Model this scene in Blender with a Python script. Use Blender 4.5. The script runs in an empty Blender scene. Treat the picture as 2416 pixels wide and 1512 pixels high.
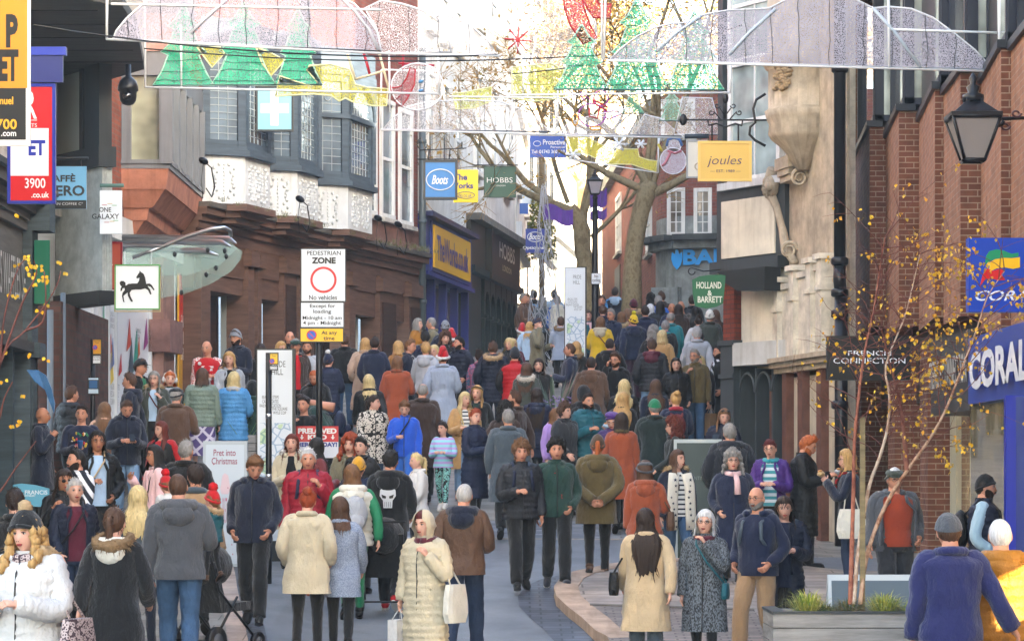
import bpy, math, random
from math import sin, cos, pi, radians, sqrt, atan2, exp
from mathutils import Vector, Matrix, noise as mnoise

# ------------------------------------------------------------------ camera, sky, sun, exposure
F = 6711.0            # focal length in units of the layout grid (2416 wide)
CH = 1.9              # camera height
HY = 1130.0           # horizon row in the layout grid
sc = bpy.context.scene
C = sc.collection
cd = bpy.data.cameras.new('camera'); cam = bpy.data.objects.new('camera', cd); C.objects.link(cam)
cd.lens = 100; cd.sensor_width = 36; cd.sensor_fit = 'HORIZONTAL'
cd.shift_y = (HY - 756) / 2416.0
cd.clip_start = 0.5; cd.clip_end = 3000
cam.location = (0, 0, CH); cam.rotation_euler = (radians(90), 0, 0)
sc.camera = cam
SUN_EL, SUN_AZ = 15.0, 140.0     # azimuth measured from +Y (ahead) clockwise: behind the camera, to the right
w = bpy.data.worlds.new('World'); sc.world = w; w.use_nodes = True
nt = w.node_tree; bg = nt.nodes['Background']
sky = nt.nodes.new('ShaderNodeTexSky'); sky.sky_type = 'NISHITA'; sky.sun_disc = False
sky.sun_elevation = radians(SUN_EL); sky.sun_rotation = radians(SUN_AZ)
sky.air_density = 1.0; sky.dust_density = 2.5; sky.ozone_density = 0.6
nt.links.new(sky.outputs[0], bg.inputs[0]); bg.inputs[1].default_value = 0.15
sd = bpy.data.lights.new('sun', 'SUN'); sd.energy = 3.5; sd.angle = radians(0.5); sd.color = (1, .86, .68)
so = bpy.data.objects.new('sun', sd); C.objects.link(so)
_d = Vector((sin(radians(SUN_AZ)) * cos(radians(SUN_EL)), cos(radians(SUN_AZ)) * cos(radians(SUN_EL)), sin(radians(SUN_EL))))
so.rotation_euler = _d.to_track_quat('Z', 'Y').to_euler()
sc.view_settings.view_transform = 'Standard'; sc.view_settings.look = 'None'
sc.view_settings.exposure = 3.38; sc.view_settings.gamma = 1.0
sc.cycles.transparent_max_bounces = 24
sc.cycles.max_bounces = 6; sc.cycles.diffuse_bounces = 3

# ------------------------------------------------------------------ small helpers
rnd = random.Random(7)
T0 = {'0': 0.0, '1': 604.0, '2': 1208.0, '3': 1812.0}
R0 = {'a': 0.0, 'b': 490.8, 'c': 983.8}
def q(tile, x, y): return (T0[tile[1]] + x / 2.861, R0[tile[0]] + y / 2.861)
def W(px, py, Y): return Vector(((px - 1208) * Y / F, Y, CH + (HY - py) * Y / F))
def smooth(a, b, x):
    t = min(1, max(0, (x - a) / (b - a))); return t * t * (3 - 2 * t)
def zg(X, Y):
    if Y < 27: z = 0
    elif Y < 38.5: z = .09 * (Y - 27)
    elif Y < 60: z = 1.035 + .135 * (Y - 38.5)
    else: z = 3.9375 + .09 * (Y - 60)
    z += .5 * smooth(-3.6, -4.3, X) * smooth(38, 43, Y) * (1 - smooth(52, 60, Y))
    z += .16 * smooth(-1.6, -2.8, X) * (1 - smooth(33, 37, Y)) * smooth(10, 16, Y)
    zr = .63 + .05 * (Y - 34)
    if Y > 34: z += (zr - z) * smooth(3.5, 4.2, X) * (1 - smooth(44.5, 48, Y))
    return z
def gpt(px, py):                       # ground point seen at (px, py)
    lo, hi = 15.0, 90.0
    for _ in range(50):
        m = (lo + hi) / 2; X = (px - 1208) * m / F
        if HY + (CH - zg(X, m)) * F / m > py: lo = m
        else: hi = m
    Y = (lo + hi) / 2; return (px - 1208) * Y / F, Y
def lin(h):
    if isinstance(h, tuple): return h
    h = COL.get(h, h).lstrip('#')
    c = [int(h[i:i+2], 16) / 255 for i in (0, 2, 4)]
    return tuple(((x / 12.92) if x <= .04045 else ((x + .055) / 1.055) ** 2.4) for x in c)
COL = dict(black='121315', navy='17203a', dnavy='121a2e', charcoal='26282d', grey='7d8188', lgrey='a9adb4', dgrey='4a4d53', white='cfcdca',
  cream='c3b89d', offwhite='d9d5c8', beige='c3ab87', camel='b8905c', brown='5b4232', dbrown='3b2a22', tan='a08260', rust='96482a', orange='c65a24',
  mustard='c89324', yellow='e0b81c', olive='5a4d2c', khaki='79725a', dkgreen='1d3b33', green='15724a', sage='76877a', parka='3f443c', teal='1d5a66',
  blue='2862b8', royal='1f56c8', sky='4f8fc4', ltblue='a9c3dc', denim='3c5878', ltdenim='7f9fc0', dkdenim='26344c', red='b5151d', crimson='97182c',
  burgundy='54182a', maroon='6b2a2c', pink='cf8f9a', ltpink='e0b8b8', peach='cfa083', lilac='a989cc', purple='4b2d78', violet='3d2a5e', silver='9b9da0',
  fawn='b79a84', ochre='a06a1e', plum='3a1f33', slate='48535c', bluegrey='9aa5b8', fur='a58b68', dkfur='7a6246', stone='c8b698')

MATS = {}
def nodes(m):
    m.use_nodes = True; t = m.node_tree; return t, t.nodes, t.links, t.nodes['Principled BSDF']
def ramp(n, stops, interp='LINEAR'):
    r = n.new('ShaderNodeValToRGB'); e = r.color_ramp; e.interpolation = interp
    while len(e.elements) > 1: e.elements.remove(e.elements[-1])
    e.elements[0].position = stops[0][0]; e.elements[0].color = (*lin(stops[0][1]), 1)
    for p, c in stops[1:]:
        x = e.elements.new(p); x.color = (*lin(c), 1)
    return r
def mat(kind, col='grey', col2=None, **k):
    key = (kind, col, col2, tuple(sorted(k.items())))
    if key in MATS: return MATS[key]
    m = bpy.data.materials.new(kind + '_' + str(col)); MATS[key] = m
    t, n, l, b = nodes(m)
    c = lin(col); c2 = lin(col2) if col2 else None
    def coord(which='Object', sx=1, sy=1, sz=1):
        if which == 'UV': m['uv'] = 1
        tc = n.new('ShaderNodeTexCoord'); mp = n.new('ShaderNodeMapping'); mp.inputs['Scale'].default_value = (sx, sy, sz)
        l.new(tc.outputs[which], mp.inputs[0]); return mp.outputs[0]
    def noise(co, s, d=3, r=.55):
        x = n.new('ShaderNodeTexNoise'); x.inputs['Scale'].default_value = s; x.inputs['Detail'].default_value = d; x.inputs['Roughness'].default_value = r
        l.new(co, x.inputs['Vector']); return x.outputs[0]
    def bump(h, st, dist=.01):
        x = n.new('ShaderNodeBump'); x.inputs['Strength'].default_value = st; x.inputs['Distance'].default_value = dist
        l.new(h, x.inputs['Height']); l.new(x.outputs[0], b.inputs['Normal'])
    def mix(f, a, bb, mode='MIX'):
        x = n.new('ShaderNodeMix'); x.data_type = 'RGBA'; x.blend_type = mode
        if hasattr(f, 'links') or hasattr(f, 'is_linked'): l.new(f, x.inputs[0])
        else: x.inputs[0].default_value = f
        for s, i in ((a, 6), (bb, 7)):
            if isinstance(s, tuple): x.inputs[i].default_value = (*s[:3], 1)
            else: l.new(s, x.inputs[i])
        return x.outputs[2]
    def var(co, s, amt, base=None):
        base = base or c
        return mix(noise(co, s), tuple(x * (1 - amt) for x in base), tuple(min(1, x * (1 + amt)) for x in base))
    setc = lambda o: l.new(o, b.inputs['Base Color'])
    b.inputs['Base Color'].default_value = (*c, 1); b.inputs['Roughness'].default_value = .8
    b.inputs['Specular IOR Level'].default_value = .3
    if kind in ('cloth', 'puffer', 'leather', 'denim', 'knit'):
        co = coord(); setc(var(co, 5 if kind != 'denim' else 9, .22 if kind != 'denim' else .4))
        a = noise(coord('Object', 1, 1, .5), 7.5, 7, .62)
        bump(a, {'cloth': .8, 'puffer': .75, 'leather': .9, 'denim': .9, 'knit': .5}[kind], .07)
        b.inputs['Roughness'].default_value = {'cloth': .88, 'puffer': .5, 'leather': .38, 'denim': .85, 'knit': .95}[kind]
        if kind in ('cloth', 'knit'): b.inputs['Sheen Weight'].default_value = .25
    elif kind == 'skin':
        setc(var(coord(), 14, .08)); b.inputs['Roughness'].default_value = .5
        b.inputs['Subsurface Weight'].default_value = .0
    elif kind in ('hair', 'fur'):
        co = coord('Object', 60, 60, 6) if kind == 'hair' else coord('Object', 30, 30, 30)
        nn = noise(co, 1, 4, .6); setc(mix(nn, tuple(x * .35 for x in c), tuple(min(1, x * 1.9) for x in c)))
        bump(nn, .8, .02); b.inputs['Roughness'].default_value = .5 if kind == 'hair' else .95
    elif kind == 'leopard':
        v = n.new('ShaderNodeTexVoronoi'); v.inputs['Scale'].default_value = k.get('s', 22); l.new(coord(), v.inputs['Vector'])
        r = ramp(n, [(0, col), (.22, col), (.25, col2), (.55, col2), (.58, col)], 'CONSTANT'); l.new(v.outputs['Distance'], r.inputs[0]); setc(r.outputs[0])
    elif kind == 'stripe':
        wv = n.new('ShaderNodeTexWave'); wv.bands_direction = k.get('d', 'Z'); wv.inputs['Scale'].default_value = k.get('s', 6); l.new(coord(), wv.inputs['Vector'])
        r = ramp(n, [(0, col), (k.get('w', .6), col2)], 'CONSTANT'); l.new(wv.outputs[0], r.inputs[0]); setc(r.outputs[0])
    elif kind in ('tweed', 'boucle', 'floral', 'camo'):
        s = {'tweed': 90, 'boucle': 110, 'floral': 26, 'camo': 11}[kind]
        nn = noise(coord('Object', 1, 1, .5 if kind == 'tweed' else 1), s, 2)
        r = ramp(n, [(.42, col), (.56, col2)]); l.new(nn, r.inputs[0]); setc(r.outputs[0]); bump(nn, .6, .01)
    elif kind in ('plaid', 'lattice'):
        a = n.new('ShaderNodeTexWave'); a.bands_direction = 'DIAGONAL' if kind == 'lattice' else 'X'; a.inputs['Scale'].default_value = k.get('s', 5); l.new(coord(), a.inputs['Vector'])
        bb = n.new('ShaderNodeTexWave'); bb.bands_direction = 'Z'; bb.inputs['Scale'].default_value = k.get('s', 5); l.new(coord('Object', -1 if kind == 'lattice' else 1, 1, 1), bb.inputs['Vector'])
        if kind == 'lattice': bb.bands_direction = 'DIAGONAL'
        mx = n.new('ShaderNodeMath'); mx.operation = 'MAXIMUM'; l.new(a.outputs[0], mx.inputs[0]); l.new(bb.outputs[0], mx.inputs[1])
        r = ramp(n, [(0, col), (.85, col2)], 'CONSTANT'); l.new(mx.outputs[0], r.inputs[0]); setc(r.outputs[0])
    elif kind == 'nordic':
        v = n.new('ShaderNodeTexVoronoi'); v.inputs['Scale'].default_value = 26; v.distance = 'CHEBYCHEV'; v.inputs['Randomness'].default_value = .25; l.new(coord(), v.inputs['Vector'])
        r = ramp(n, [(0, col), (.3, col2), (.46, col)], 'CONSTANT'); l.new(v.outputs['Distance'], r.inputs[0]); setc(r.outputs[0])
    elif kind == 'brick':
        br = n.new('ShaderNodeTexBrick'); l.new(coord('UV'), br.inputs['Vector'])
        br.inputs['Color1'].default_value = (*c, 1); br.inputs['Color2'].default_value = (*(c2 or tuple(x * .7 for x in c)), 1)
        br.inputs['Mortar'].default_value = (*lin(k.get('mortar', '9a8a7c')), 1); br.inputs['Scale'].default_value = 1
        br.inputs['Brick Width'].default_value = k.get('bw', .225); br.inputs['Row Height'].default_value = k.get('rh', .075)
        br.inputs['Mortar Size'].default_value = k.get('ms', .008); br.inputs['Mortar Smooth'].default_value = .2; br.inputs['Bias'].default_value = 0
        nn = noise(coord('UV'), 3.5, 6, .65); r = ramp(n, [(.3, (.62, .62, .62)), (.7, (1.18, 1.15, 1.12))]); l.new(nn, r.inputs[0])
        o = mix(1.0, br.outputs[0], r.outputs[0], 'MULTIPLY'); setc(o)
        bump(br.outputs['Fac'], -.6, .012); b.inputs['Roughness'].default_value = .9
    elif kind == 'paving':
        br = n.new('ShaderNodeTexBrick'); mp = coord('UV'); l.new(mp, br.inputs['Vector'])
        br.inputs['Color1'].default_value = (*c, 1); br.inputs['Color2'].default_value = (*(c2 or tuple(x * .72 for x in c)), 1)
        br.inputs['Mortar'].default_value = (*tuple(x * .35 for x in c), 1); br.inputs['Scale'].default_value = 1
        br.inputs['Brick Width'].default_value = k.get('bw', .6); br.inputs['Row Height'].default_value = k.get('rh', .4)
        br.inputs['Mortar Size'].default_value = k.get('ms', .008); br.offset = .37; br.inputs['Bias'].default_value = -.1
        nn = noise(coord('UV'), 2.2, 7, .7); r = ramp(n, [(.3, (.6, .6, .6)), (.7, (1.25, 1.25, 1.25))]); l.new(nn, r.inputs[0])
        setc(mix(1.0, br.outputs[0], r.outputs[0], 'MULTIPLY')); bump(br.outputs['Fac'], -.5, .01)
        b.inputs['Roughness'].default_value = .6
    elif kind == 'asphalt':
        nn = noise(coord(), 260, 2, .7); r = ramp(n, [(.3, tuple(x * .55 for x in c)), (.75, tuple(x * 1.6 for x in c))]); l.new(nn, r.inputs[0])
        n2 = noise(coord(), .9, 6, .65); r2 = ramp(n, [(.3, (.65, .65, .66)), (.7, (1.3, 1.3, 1.3))]); l.new(n2, r2.inputs[0])
        setc(mix(1.0, r.outputs[0], r2.outputs[0], 'MULTIPLY')); bump(nn, .4, .006); b.inputs['Roughness'].default_value = .62
    elif kind in ('stonework', 'plaster', 'concrete', 'paint', 'timber'):
        sc_ = {'stonework': (2.2, .35), 'plaster': (1.6, .16), 'concrete': (5, .25), 'paint': (1.2, .14), 'timber': (1.5, .35)}[kind]
        co = coord('UV', 1, 1, 1) if kind != 'timber' else coord('UV', 1, 9, 1)
        nn = noise(co, sc_[0], 8, .68); r = ramp(n, [(.28, tuple(x * (1 - sc_[1] * 1.4) for x in c)), (.72, tuple(min(1, x * (1 + sc_[1])) for x in c))]); l.new(nn, r.inputs[0])
        o = r.outputs[0]
        if kind in ('stonework', 'plaster', 'paint'):        # rain streaks and soot with their own shape
            st = noise(coord('UV', 9, .7, 1), 1, 4, .6); r2 = ramp(n, [(.5, (1, 1, 1)), (.75, (.78, .76, .72))]); l.new(st, r2.inputs[0]); o = mix(1.0, o, r2.outputs[0], 'MULTIPLY')
        setc(o); bump(noise(co, 40 if kind != 'timber' else 8, 4, .6), .3 if kind != 'paint' else .08, .01)
        b.inputs['Roughness'].default_value = {'stonework': .85, 'plaster': .8, 'concrete': .85, 'paint': .42, 'timber': .7}[kind]
        if kind == 'concrete':
            wv = n.new('ShaderNodeTexWave'); wv.inputs['Scale'].default_value = 16; l.new(coord('UV'), wv.inputs['Vector']); bump(wv.outputs[0], .8, .02)
    elif kind == 'metal':
        b.inputs['Metallic'].default_value = .9; b.inputs['Roughness'].default_value = .28
    elif kind == 'glass':
        b.inputs['Base Color'].default_value = (*c, 1); b.inputs['Roughness'].default_value = .04; b.inputs['Specular IOR Level'].default_value = 1.0
        nn = noise(coord('UV'), 1.3, 2); bump(nn, .25, .01); b.inputs['Coat Weight'].default_value = .6; b.inputs['Coat Roughness'].default_value = .02
        r = ramp(n, [(.35, tuple(x * .5 for x in c)), (.65, tuple(min(1, x * 1.6) for x in c))]); l.new(noise(coord('UV'), 1.1, 3), r.inputs[0]); setc(r.outputs[0])
    elif kind == 'clearglass':
        b.inputs['Roughness'].default_value = .03; b.inputs['Specular IOR Level'].default_value = 1; b.inputs['Alpha'].default_value = .25
    elif kind == 'mirror':
        b.inputs['Metallic'].default_value = 1; b.inputs['Roughness'].default_value = .03
    elif kind == 'net':                                     # a real net of fairy lights: cords with open gaps between them
        v = n.new('ShaderNodeTexVoronoi'); v.feature = 'DISTANCE_TO_EDGE'; v.inputs['Scale'].default_value = k.get('s', 28); l.new(coord('Object', 1, 1, .6), v.inputs['Vector'])
        r = ramp(n, [(0, (1, 1, 1)), (k.get('w', .12), (0, 0, 0))], 'CONSTANT'); l.new(v.outputs['Distance'], r.inputs[0]); l.new(r.outputs[0], b.inputs['Alpha'])
        setc(var(coord(), 3, .2)); b.inputs['Roughness'].default_value = .35
    elif kind == 'bark':
        nn = noise(coord('Object', 3, 3, 2), 2.2, 6, .65); r = ramp(n, [(.38, col), (.5, col2 or col), (.62, col)]); l.new(nn, r.inputs[0]); setc(r.outputs[0]); bump(nn, .6, .03)
    elif kind == 'emit':
        b.inputs['Emission Color'].default_value = (*c, 1); b.inputs['Emission Strength'].default_value = k.get('e', 1.0)
    elif kind == 'gloss':
        b.inputs['Roughness'].default_value = .3; setc(var(coord(), 2, .06))
    elif kind == 'mapprint':
        v = n.new('ShaderNodeTexVoronoi'); v.feature = 'DISTANCE_TO_EDGE'; v.inputs['Scale'].default_value = 9; l.new(coord(), v.inputs['Vector'])
        r = ramp(n, [(0, col2), (.06, col)], 'CONSTANT'); l.new(v.outputs['Distance'], r.inputs[0])
        g = noise(coord(), 5, 1); r3 = ramp(n, [(.5, (1, 1, 1)), (.58, (.75, .9, .55))], 'CONSTANT'); l.new(g, r3.inputs[0]); setc(mix(1.0, r.outputs[0], r3.outputs[0], 'MULTIPLY'))
    return m

class MB:
    def __init__(s): s.v = []; s.f = []; s.m = []; s.sm = []; s.mats = []
    def mi(s, m):
        if m not in s.mats: s.mats.append(m)
        return s.mats.index(m)
    def add(s, vs, fs, m, smooth=False):
        o = len(s.v); s.v += [tuple(x) for x in vs]; i = s.mi(m)
        for f in fs: s.f.append(tuple(a + o for a in f)); s.m.append(i); s.sm.append(smooth)
        return s
    def hexa(s, p, m):      # 8 points: bottom 4 (ccw), top 4
        return s.add(p, [(0, 3, 2, 1), (4, 5, 6, 7), (0, 1, 5, 4), (1, 2, 6, 5), (2, 3, 7, 6), (3, 0, 4, 7)], m)
    def box(s, x0, x1, y0, y1, z0, z1, m):
        return s.hexa([(x0, y0, z0), (x1, y0, z0), (x1, y1, z0), (x0, y1, z0), (x0, y0, z1), (x1, y0, z1), (x1, y1, z1), (x0, y1, z1)], m)
    def prism(s, pts, off, m, off0=None):    # polygon extruded by the vector off
        n = len(pts); off = Vector(off); a = [Vector(p) + (Vector(off0) if off0 else Vector()) for p in pts]
        vs = a + [p + off for p in a]
        fs = [tuple(range(n))[::-1], tuple(range(n, 2 * n))] + [(i, (i + 1) % n, n + (i + 1) % n, n + i) for i in range(n)]
        return s.add(vs, fs, m)
    def tube(s, pts, rad, m, seg=8, flat=1.0, ref=None, cap=True, smooth=True, jit=0):
        pts = [Vector(p) for p in pts]; n = len(pts)
        if not isinstance(rad, (list, tuple)): rad = [rad] * n
        vs = []; pu = None
        for i, p in enumerate(pts):
            t = (pts[min(i + 1, n - 1)] - pts[max(i - 1, 0)])
            t = t.normalized() if t.length > 1e-9 else Vector((0, 0, 1))
            r0 = Vector(ref) if ref else (pu or (Vector((1, 0, 0)) if abs(t.x) < .8 else Vector((0, 1, 0))))
            u = (r0 - t * r0.dot(t)).normalized(); v = t.cross(u); pu = u
            for k in range(seg):
                a = 2 * pi * k / seg; r = rad[i] * (1 + (rnd.uniform(-jit, jit) if jit else 0))
                vs.append(p + u * cos(a) * r + v * sin(a) * r * flat)
        fs = [(i * seg + k, i * seg + (k + 1) % seg, (i + 1) * seg + (k + 1) % seg, (i + 1) * seg + k) for i in range(n - 1) for k in range(seg)]
        if cap: fs += [tuple(range(seg))[::-1], tuple((n - 1) * seg + k for k in range(seg))]
        return s.add(vs, fs, m, smooth)
    def ell(s, c, r, m, a=10, b=7, M=None, jit=0):
        c = Vector(c); vs = []
        for j in range(b + 1):
            ph = pi * j / b
            for i in range(a):
                th = 2 * pi * i / a; q_ = 1 + (rnd.uniform(-jit, jit) if jit else 0)
                p = Vector((r[0] * sin(ph) * cos(th), r[1] * sin(ph) * sin(th), r[2] * cos(ph))) * q_
                vs.append(c + (M @ p if M else p))
        fs = [(j * a + i, (j + 1) * a + i, (j + 1) * a + (i + 1) % a, j * a + (i + 1) % a) for j in range(b) for i in range(a)]
        return s.add(vs, fs, m, True)
    def lathe(s, c, prof, m, seg=12, smooth=True, a0=0):     # prof [(r,z)...]
        c = Vector(c); vs = [c + Vector((r * cos(2 * pi * k / seg + a0), r * sin(2 * pi * k / seg + a0), z)) for r, z in prof for k in range(seg)]
        n = len(prof)
        fs = [(i * seg + k, i * seg + (k + 1) % seg, (i + 1) * seg + (k + 1) % seg, (i + 1) * seg + k) for i in range(n - 1) for k in range(seg)]
        fs += [tuple(range(seg))[::-1], tuple((n - 1) * seg + k for k in range(seg))]
        return s.add(vs, fs, m, smooth)
    def build(s, name, parent=None, origin=None):
        uv = any('uv' in m for m in s.mats)
        me = bpy.data.meshes.new(name)
        vs = s.v
        if origin is not None: o0 = Vector(origin); vs = [tuple(Vector(v) - o0) for v in vs]
        me.from_pydata(vs, [], s.f)
        for m in s.mats: me.materials.append(m)
        me.polygons.foreach_set('material_index', s.m); me.polygons.foreach_set('use_smooth', s.sm)
        if uv:
            me.update(); ul = me.uv_layers.new(name='UVMap'); data = [0.0] * (2 * len(me.loops))
            V = s.v
            for p in me.polygons:
                nx, ny, nz = p.normal
                h = sqrt(nx * nx + ny * ny)
                for li, vi in zip(p.loop_indices, p.vertices):
                    x, y, z = V[vi]
                    if abs(nz) > .8 or h < 1e-6: data[2 * li] = x; data[2 * li + 1] = y
                    else: data[2 * li] = (-ny * x + nx * y) / h; data[2 * li + 1] = z
            ul.data.foreach_set('uv', data)
        me.validate()
        o = bpy.data.objects.new(name, me); C.objects.link(o)
        if origin is not None: o.location = origin
        if parent is not None: o.parent = parent
        return o
def tag(o, label=None, cat=None, group=None, kind=None):
    if label: o['label'] = label
    if cat: o['category'] = cat
    if group: o['group'] = group
    if kind: o['kind'] = kind
    return o
def thing(name, label, cat, loc=(0, 0, 0), rz=0, group=None):
    o = bpy.data.objects.new(name, None); C.objects.link(o); o.location = loc; o.rotation_euler = (0, 0, rz); o.empty_display_size = .2
    return tag(o, label, cat, group)
def relbuild(mb, name, root):          # mesh given in world coordinates under an unrotated root
    l = root.location; mb2v = mb.v; o = mb.build(name, None)
    for v in o.data.vertices: v.co -= l
    o.parent = root; return o
def text_mb(txt, col, P, right, up, wd, ht, depth=.004, bold=0, shear=0, curveout=False, mt=None):
    """letters as a mesh fitted into the rectangle that starts at P (lower left) spanned by right*wd, up*ht"""
    cu = bpy.data.curves.new('t', 'FONT'); cu.body = txt; cu.align_x = 'LEFT'; cu.resolution_u = 3
    cu.offset = bold; cu.shear = shear; cu.extrude = 0.0; cu.space_line = .9
    if '\n' in txt: cu.align_x = 'CENTER'
    ob = bpy.data.objects.new('t', cu); C.objects.link(ob)
    dg = bpy.context.evaluated_depsgraph_get(); me = bpy.data.meshes.new_from_object(ob.evaluated_get(dg))
    vs = [v.co.copy() for v in me.vertices]; fs = [tuple(p.vertices) for p in me.polygons]
    bpy.data.objects.remove(ob); bpy.data.curves.remove(cu); bpy.data.meshes.remove(me)
    mb = MB()
    if not vs: return mb
    x0 = min(v.x for v in vs); x1 = max(v.x for v in vs); y0 = min(v.y for v in vs); y1 = max(v.y for v in vs)
    right = Vector(right).normalized(); up = Vector(up).normalized(); nn = right.cross(up)
    vv = [Vector(P) + right * ((v.x - x0) / (x1 - x0 + 1e-9) * wd) + up * ((v.y - y0) / (y1 - y0 + 1e-9) * ht) + nn * depth for v in vs]
    mb.add(vv, fs, mt or mat('gloss', col)); return mb
def lettering(root, txt, col, P, right, up, wd, ht, **k):
    mb = text_mb(txt, col, P, right, up, wd, ht, **k)
    return relbuild(mb, 'lettering', root) if mb.v else None

def place(root, loc, k): root.location = loc; root.scale = (k, k, k)
class Fac:      # a facade: vertical plane through two plan points, seen left to right
    def __init__(s, A, B):
        s.A = Vector(A); s.B = Vector(B); s.L = (s.B - s.A).length; s.t = (s.B - s.A) / s.L
        s.n = Vector((s.t.y, -s.t.x))
        if s.n.dot(-s.A) < 0: s.n = -s.n
    def U(s, px):
        k = (px - 1208) / F; return (k * s.A.y - s.A.x) / (s.t.x - k * s.t.y)
    def Z(s, px, py): return CH + (HY - py) * (s.A.y + s.U(px) * s.t.y) / F
    def P(s, u, z, w=0): return Vector((s.A.x + s.t.x * u + s.n.x * w, s.A.y + s.t.y * u + s.n.y * w, z))
    def box(s, mb, u0, u1, z0, z1, w0, w1, m, dz=0):   # dz: extra height of the far end
        if (s.t.x * s.n.y - s.t.y * s.n.x) > 0: pass
        p = [s.P(u0, z0, w0), s.P(u1, z0 + dz, w0), s.P(u1, z0 + dz, w1), s.P(u0, z0, w1), s.P(u0, z1, w0), s.P(u1, z1 + dz, w0), s.P(u1, z1 + dz, w1), s.P(u0, z1, w1)]
        if (s.t.x * s.n.y - s.t.y * s.n.x) < 0: p = [p[3], p[2], p[1], p[0], p[7], p[6], p[5], p[4]]
        return mb.hexa(p, m)
    def pb(s, mb, px0, px1, py0, py1, w0, w1, m, at=None):
        at = at if at is not None else (px0 + px1) / 2
        return s.box(mb, s.U(px0), s.U(px1), s.Z(at, py1), s.Z(at, py0), w0, w1, m)
def ptube(mb, pts, r, m, **k): mb.tube([W(*p) for p in pts], r, m, **k)

# ------------------------------------------------------------------ people
HAIRC = dict(black='17130f', dark='2a1d15', brown='4a3222', lbrown='6d4c30', blond='b08a55', lblond='c9ac7a', grey='85817c', silver='a9a6a2', white='cfccc6', red='8c3a1a', auburn='5e2617', ginger='a35426', dred='4f1718')
SKIN = dict(l='c98f74', m='b27a5c', t='9a684c', p='d6a48e')
PROF = [(1.50, .058, .060, .008), (1.465, .070, .068, .010), (1.445, .112, .078, .012), (1.425, .158, .090, .012), (1.39, .186, .104, .010), (1.30, .186, .116, 0),
        (1.20, .174, .116, 0), (1.08, .156, .106, 0), (1.0, .163, .112, 0), (.90, .176, .122, .005), (.80, .176, .120, .005), (.60, .172, .120, .005), (.40, .170, .120, .005), (.05, .170, .120, .005)]
def prof(z):
    for a, b in zip(PROF, PROF[1:]):
        if z >= b[0]:
            t = min(1, max(0, (a[0] - z) / (a[0] - b[0]))); t = t * t * (3 - 2 * t) if a[0] < 1.47 else t
            return [a[i] + (b[i] - a[i]) * t for i in (1, 2, 3)]
    return list(PROF[-1][1:])
def sgp(v, e): return math.copysign(abs(v) ** e, v)
ARMS = dict(down=((0.211, .02, 1.12), (.222, -.05, .88)), pocket=((0.239, .07, 1.13), (.19, -.09, .97)), phone=((0.235, -.12, 1.15), (.125, -.10, 1.52)),
            hold=((0.217, -.04, 1.12), (.085, -.27, 1.16)), behind=((0.228, .09, 1.14), (.045, .185, .95)), fwd=((0.213, -.06, 1.13), (.19, -.24, .96)),
            back=((0.217, .13, 1.14), (.225, .15, .90)), strap=((0.235, -.04, 1.13), (.125, -.15, 1.33)), eat=((0.217, -.12, 1.16), (.05, -.27, 1.35)),
            cross=((0.226, -.05, 1.13), (.03, -.21, 1.15)), chin=((0.200, -.14, 1.17), (.03, -.16, 1.42)), out=((0.261, .02, 1.16), (.38, -.03, .93)), push=((0.209, -.02, 1.15), (.16, -.32, 1.02)),
            high=((0.261, -.16, 1.38), (.10, -.30, 1.50)), carry=((0.226, -.05, 1.14), (.12, -.28, 1.22)))
def crom(P, n):
    P = [Vector(p) for p in P]; Q = [P[0] * 2 - P[1]] + P + [P[-1] * 2 - P[-2]]; out = []
    for i in range(1, len(Q) - 2):
        for k in range(n):
            t = k / n; a, b, c, d = Q[i - 1:i + 3]
            out.append(.5 * ((2 * b) + (c - a) * t + (2 * a - 5 * b + 4 * c - d) * t * t + (3 * b - a - 3 * c + d) * t ** 3))
    return out + [P[-1]]
def hpt(th, ph, off=0.0):
    cx, cy, cp, sp = sin(th), -cos(th), max(0.0, cos(ph)), sin(ph)
    z = .118 * sp; t = max(0, -sp); c2 = cp ** (.72 if sp < 0 else .92)
    x = .0765 * cx * c2 * (1 - .27 * t ** 1.5); y = .096 * cy * c2
    if cy > 0: y *= 1 - .5 * t ** 1.3
    else:
        y *= 1 - .02 * t
        nx = exp(-(x / .013) ** 2); y -= nx * exp(-((z + .024) / .02) ** 2) * .024 + nx * exp(-((z - .0) / .025) ** 2) * .006
        y -= .007 * exp(-(x / .05) ** 2) * exp(-((z - .035) / .012) ** 2); y += .008 * exp(-((abs(x) - .032) / .014) ** 2) * exp(-((z - .012) / .014) ** 2)
        y -= .007 * exp(-(x / .022) ** 2) * exp(-((z + .058) / .012) ** 2) + .010 * exp(-(x / .022) ** 2) * exp(-((z + .1) / .018) ** 2)
    return Vector((x + cx * cp * off, y + cy * cp * off, z + sp * off))
PEOPLE = []; POS = []
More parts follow.
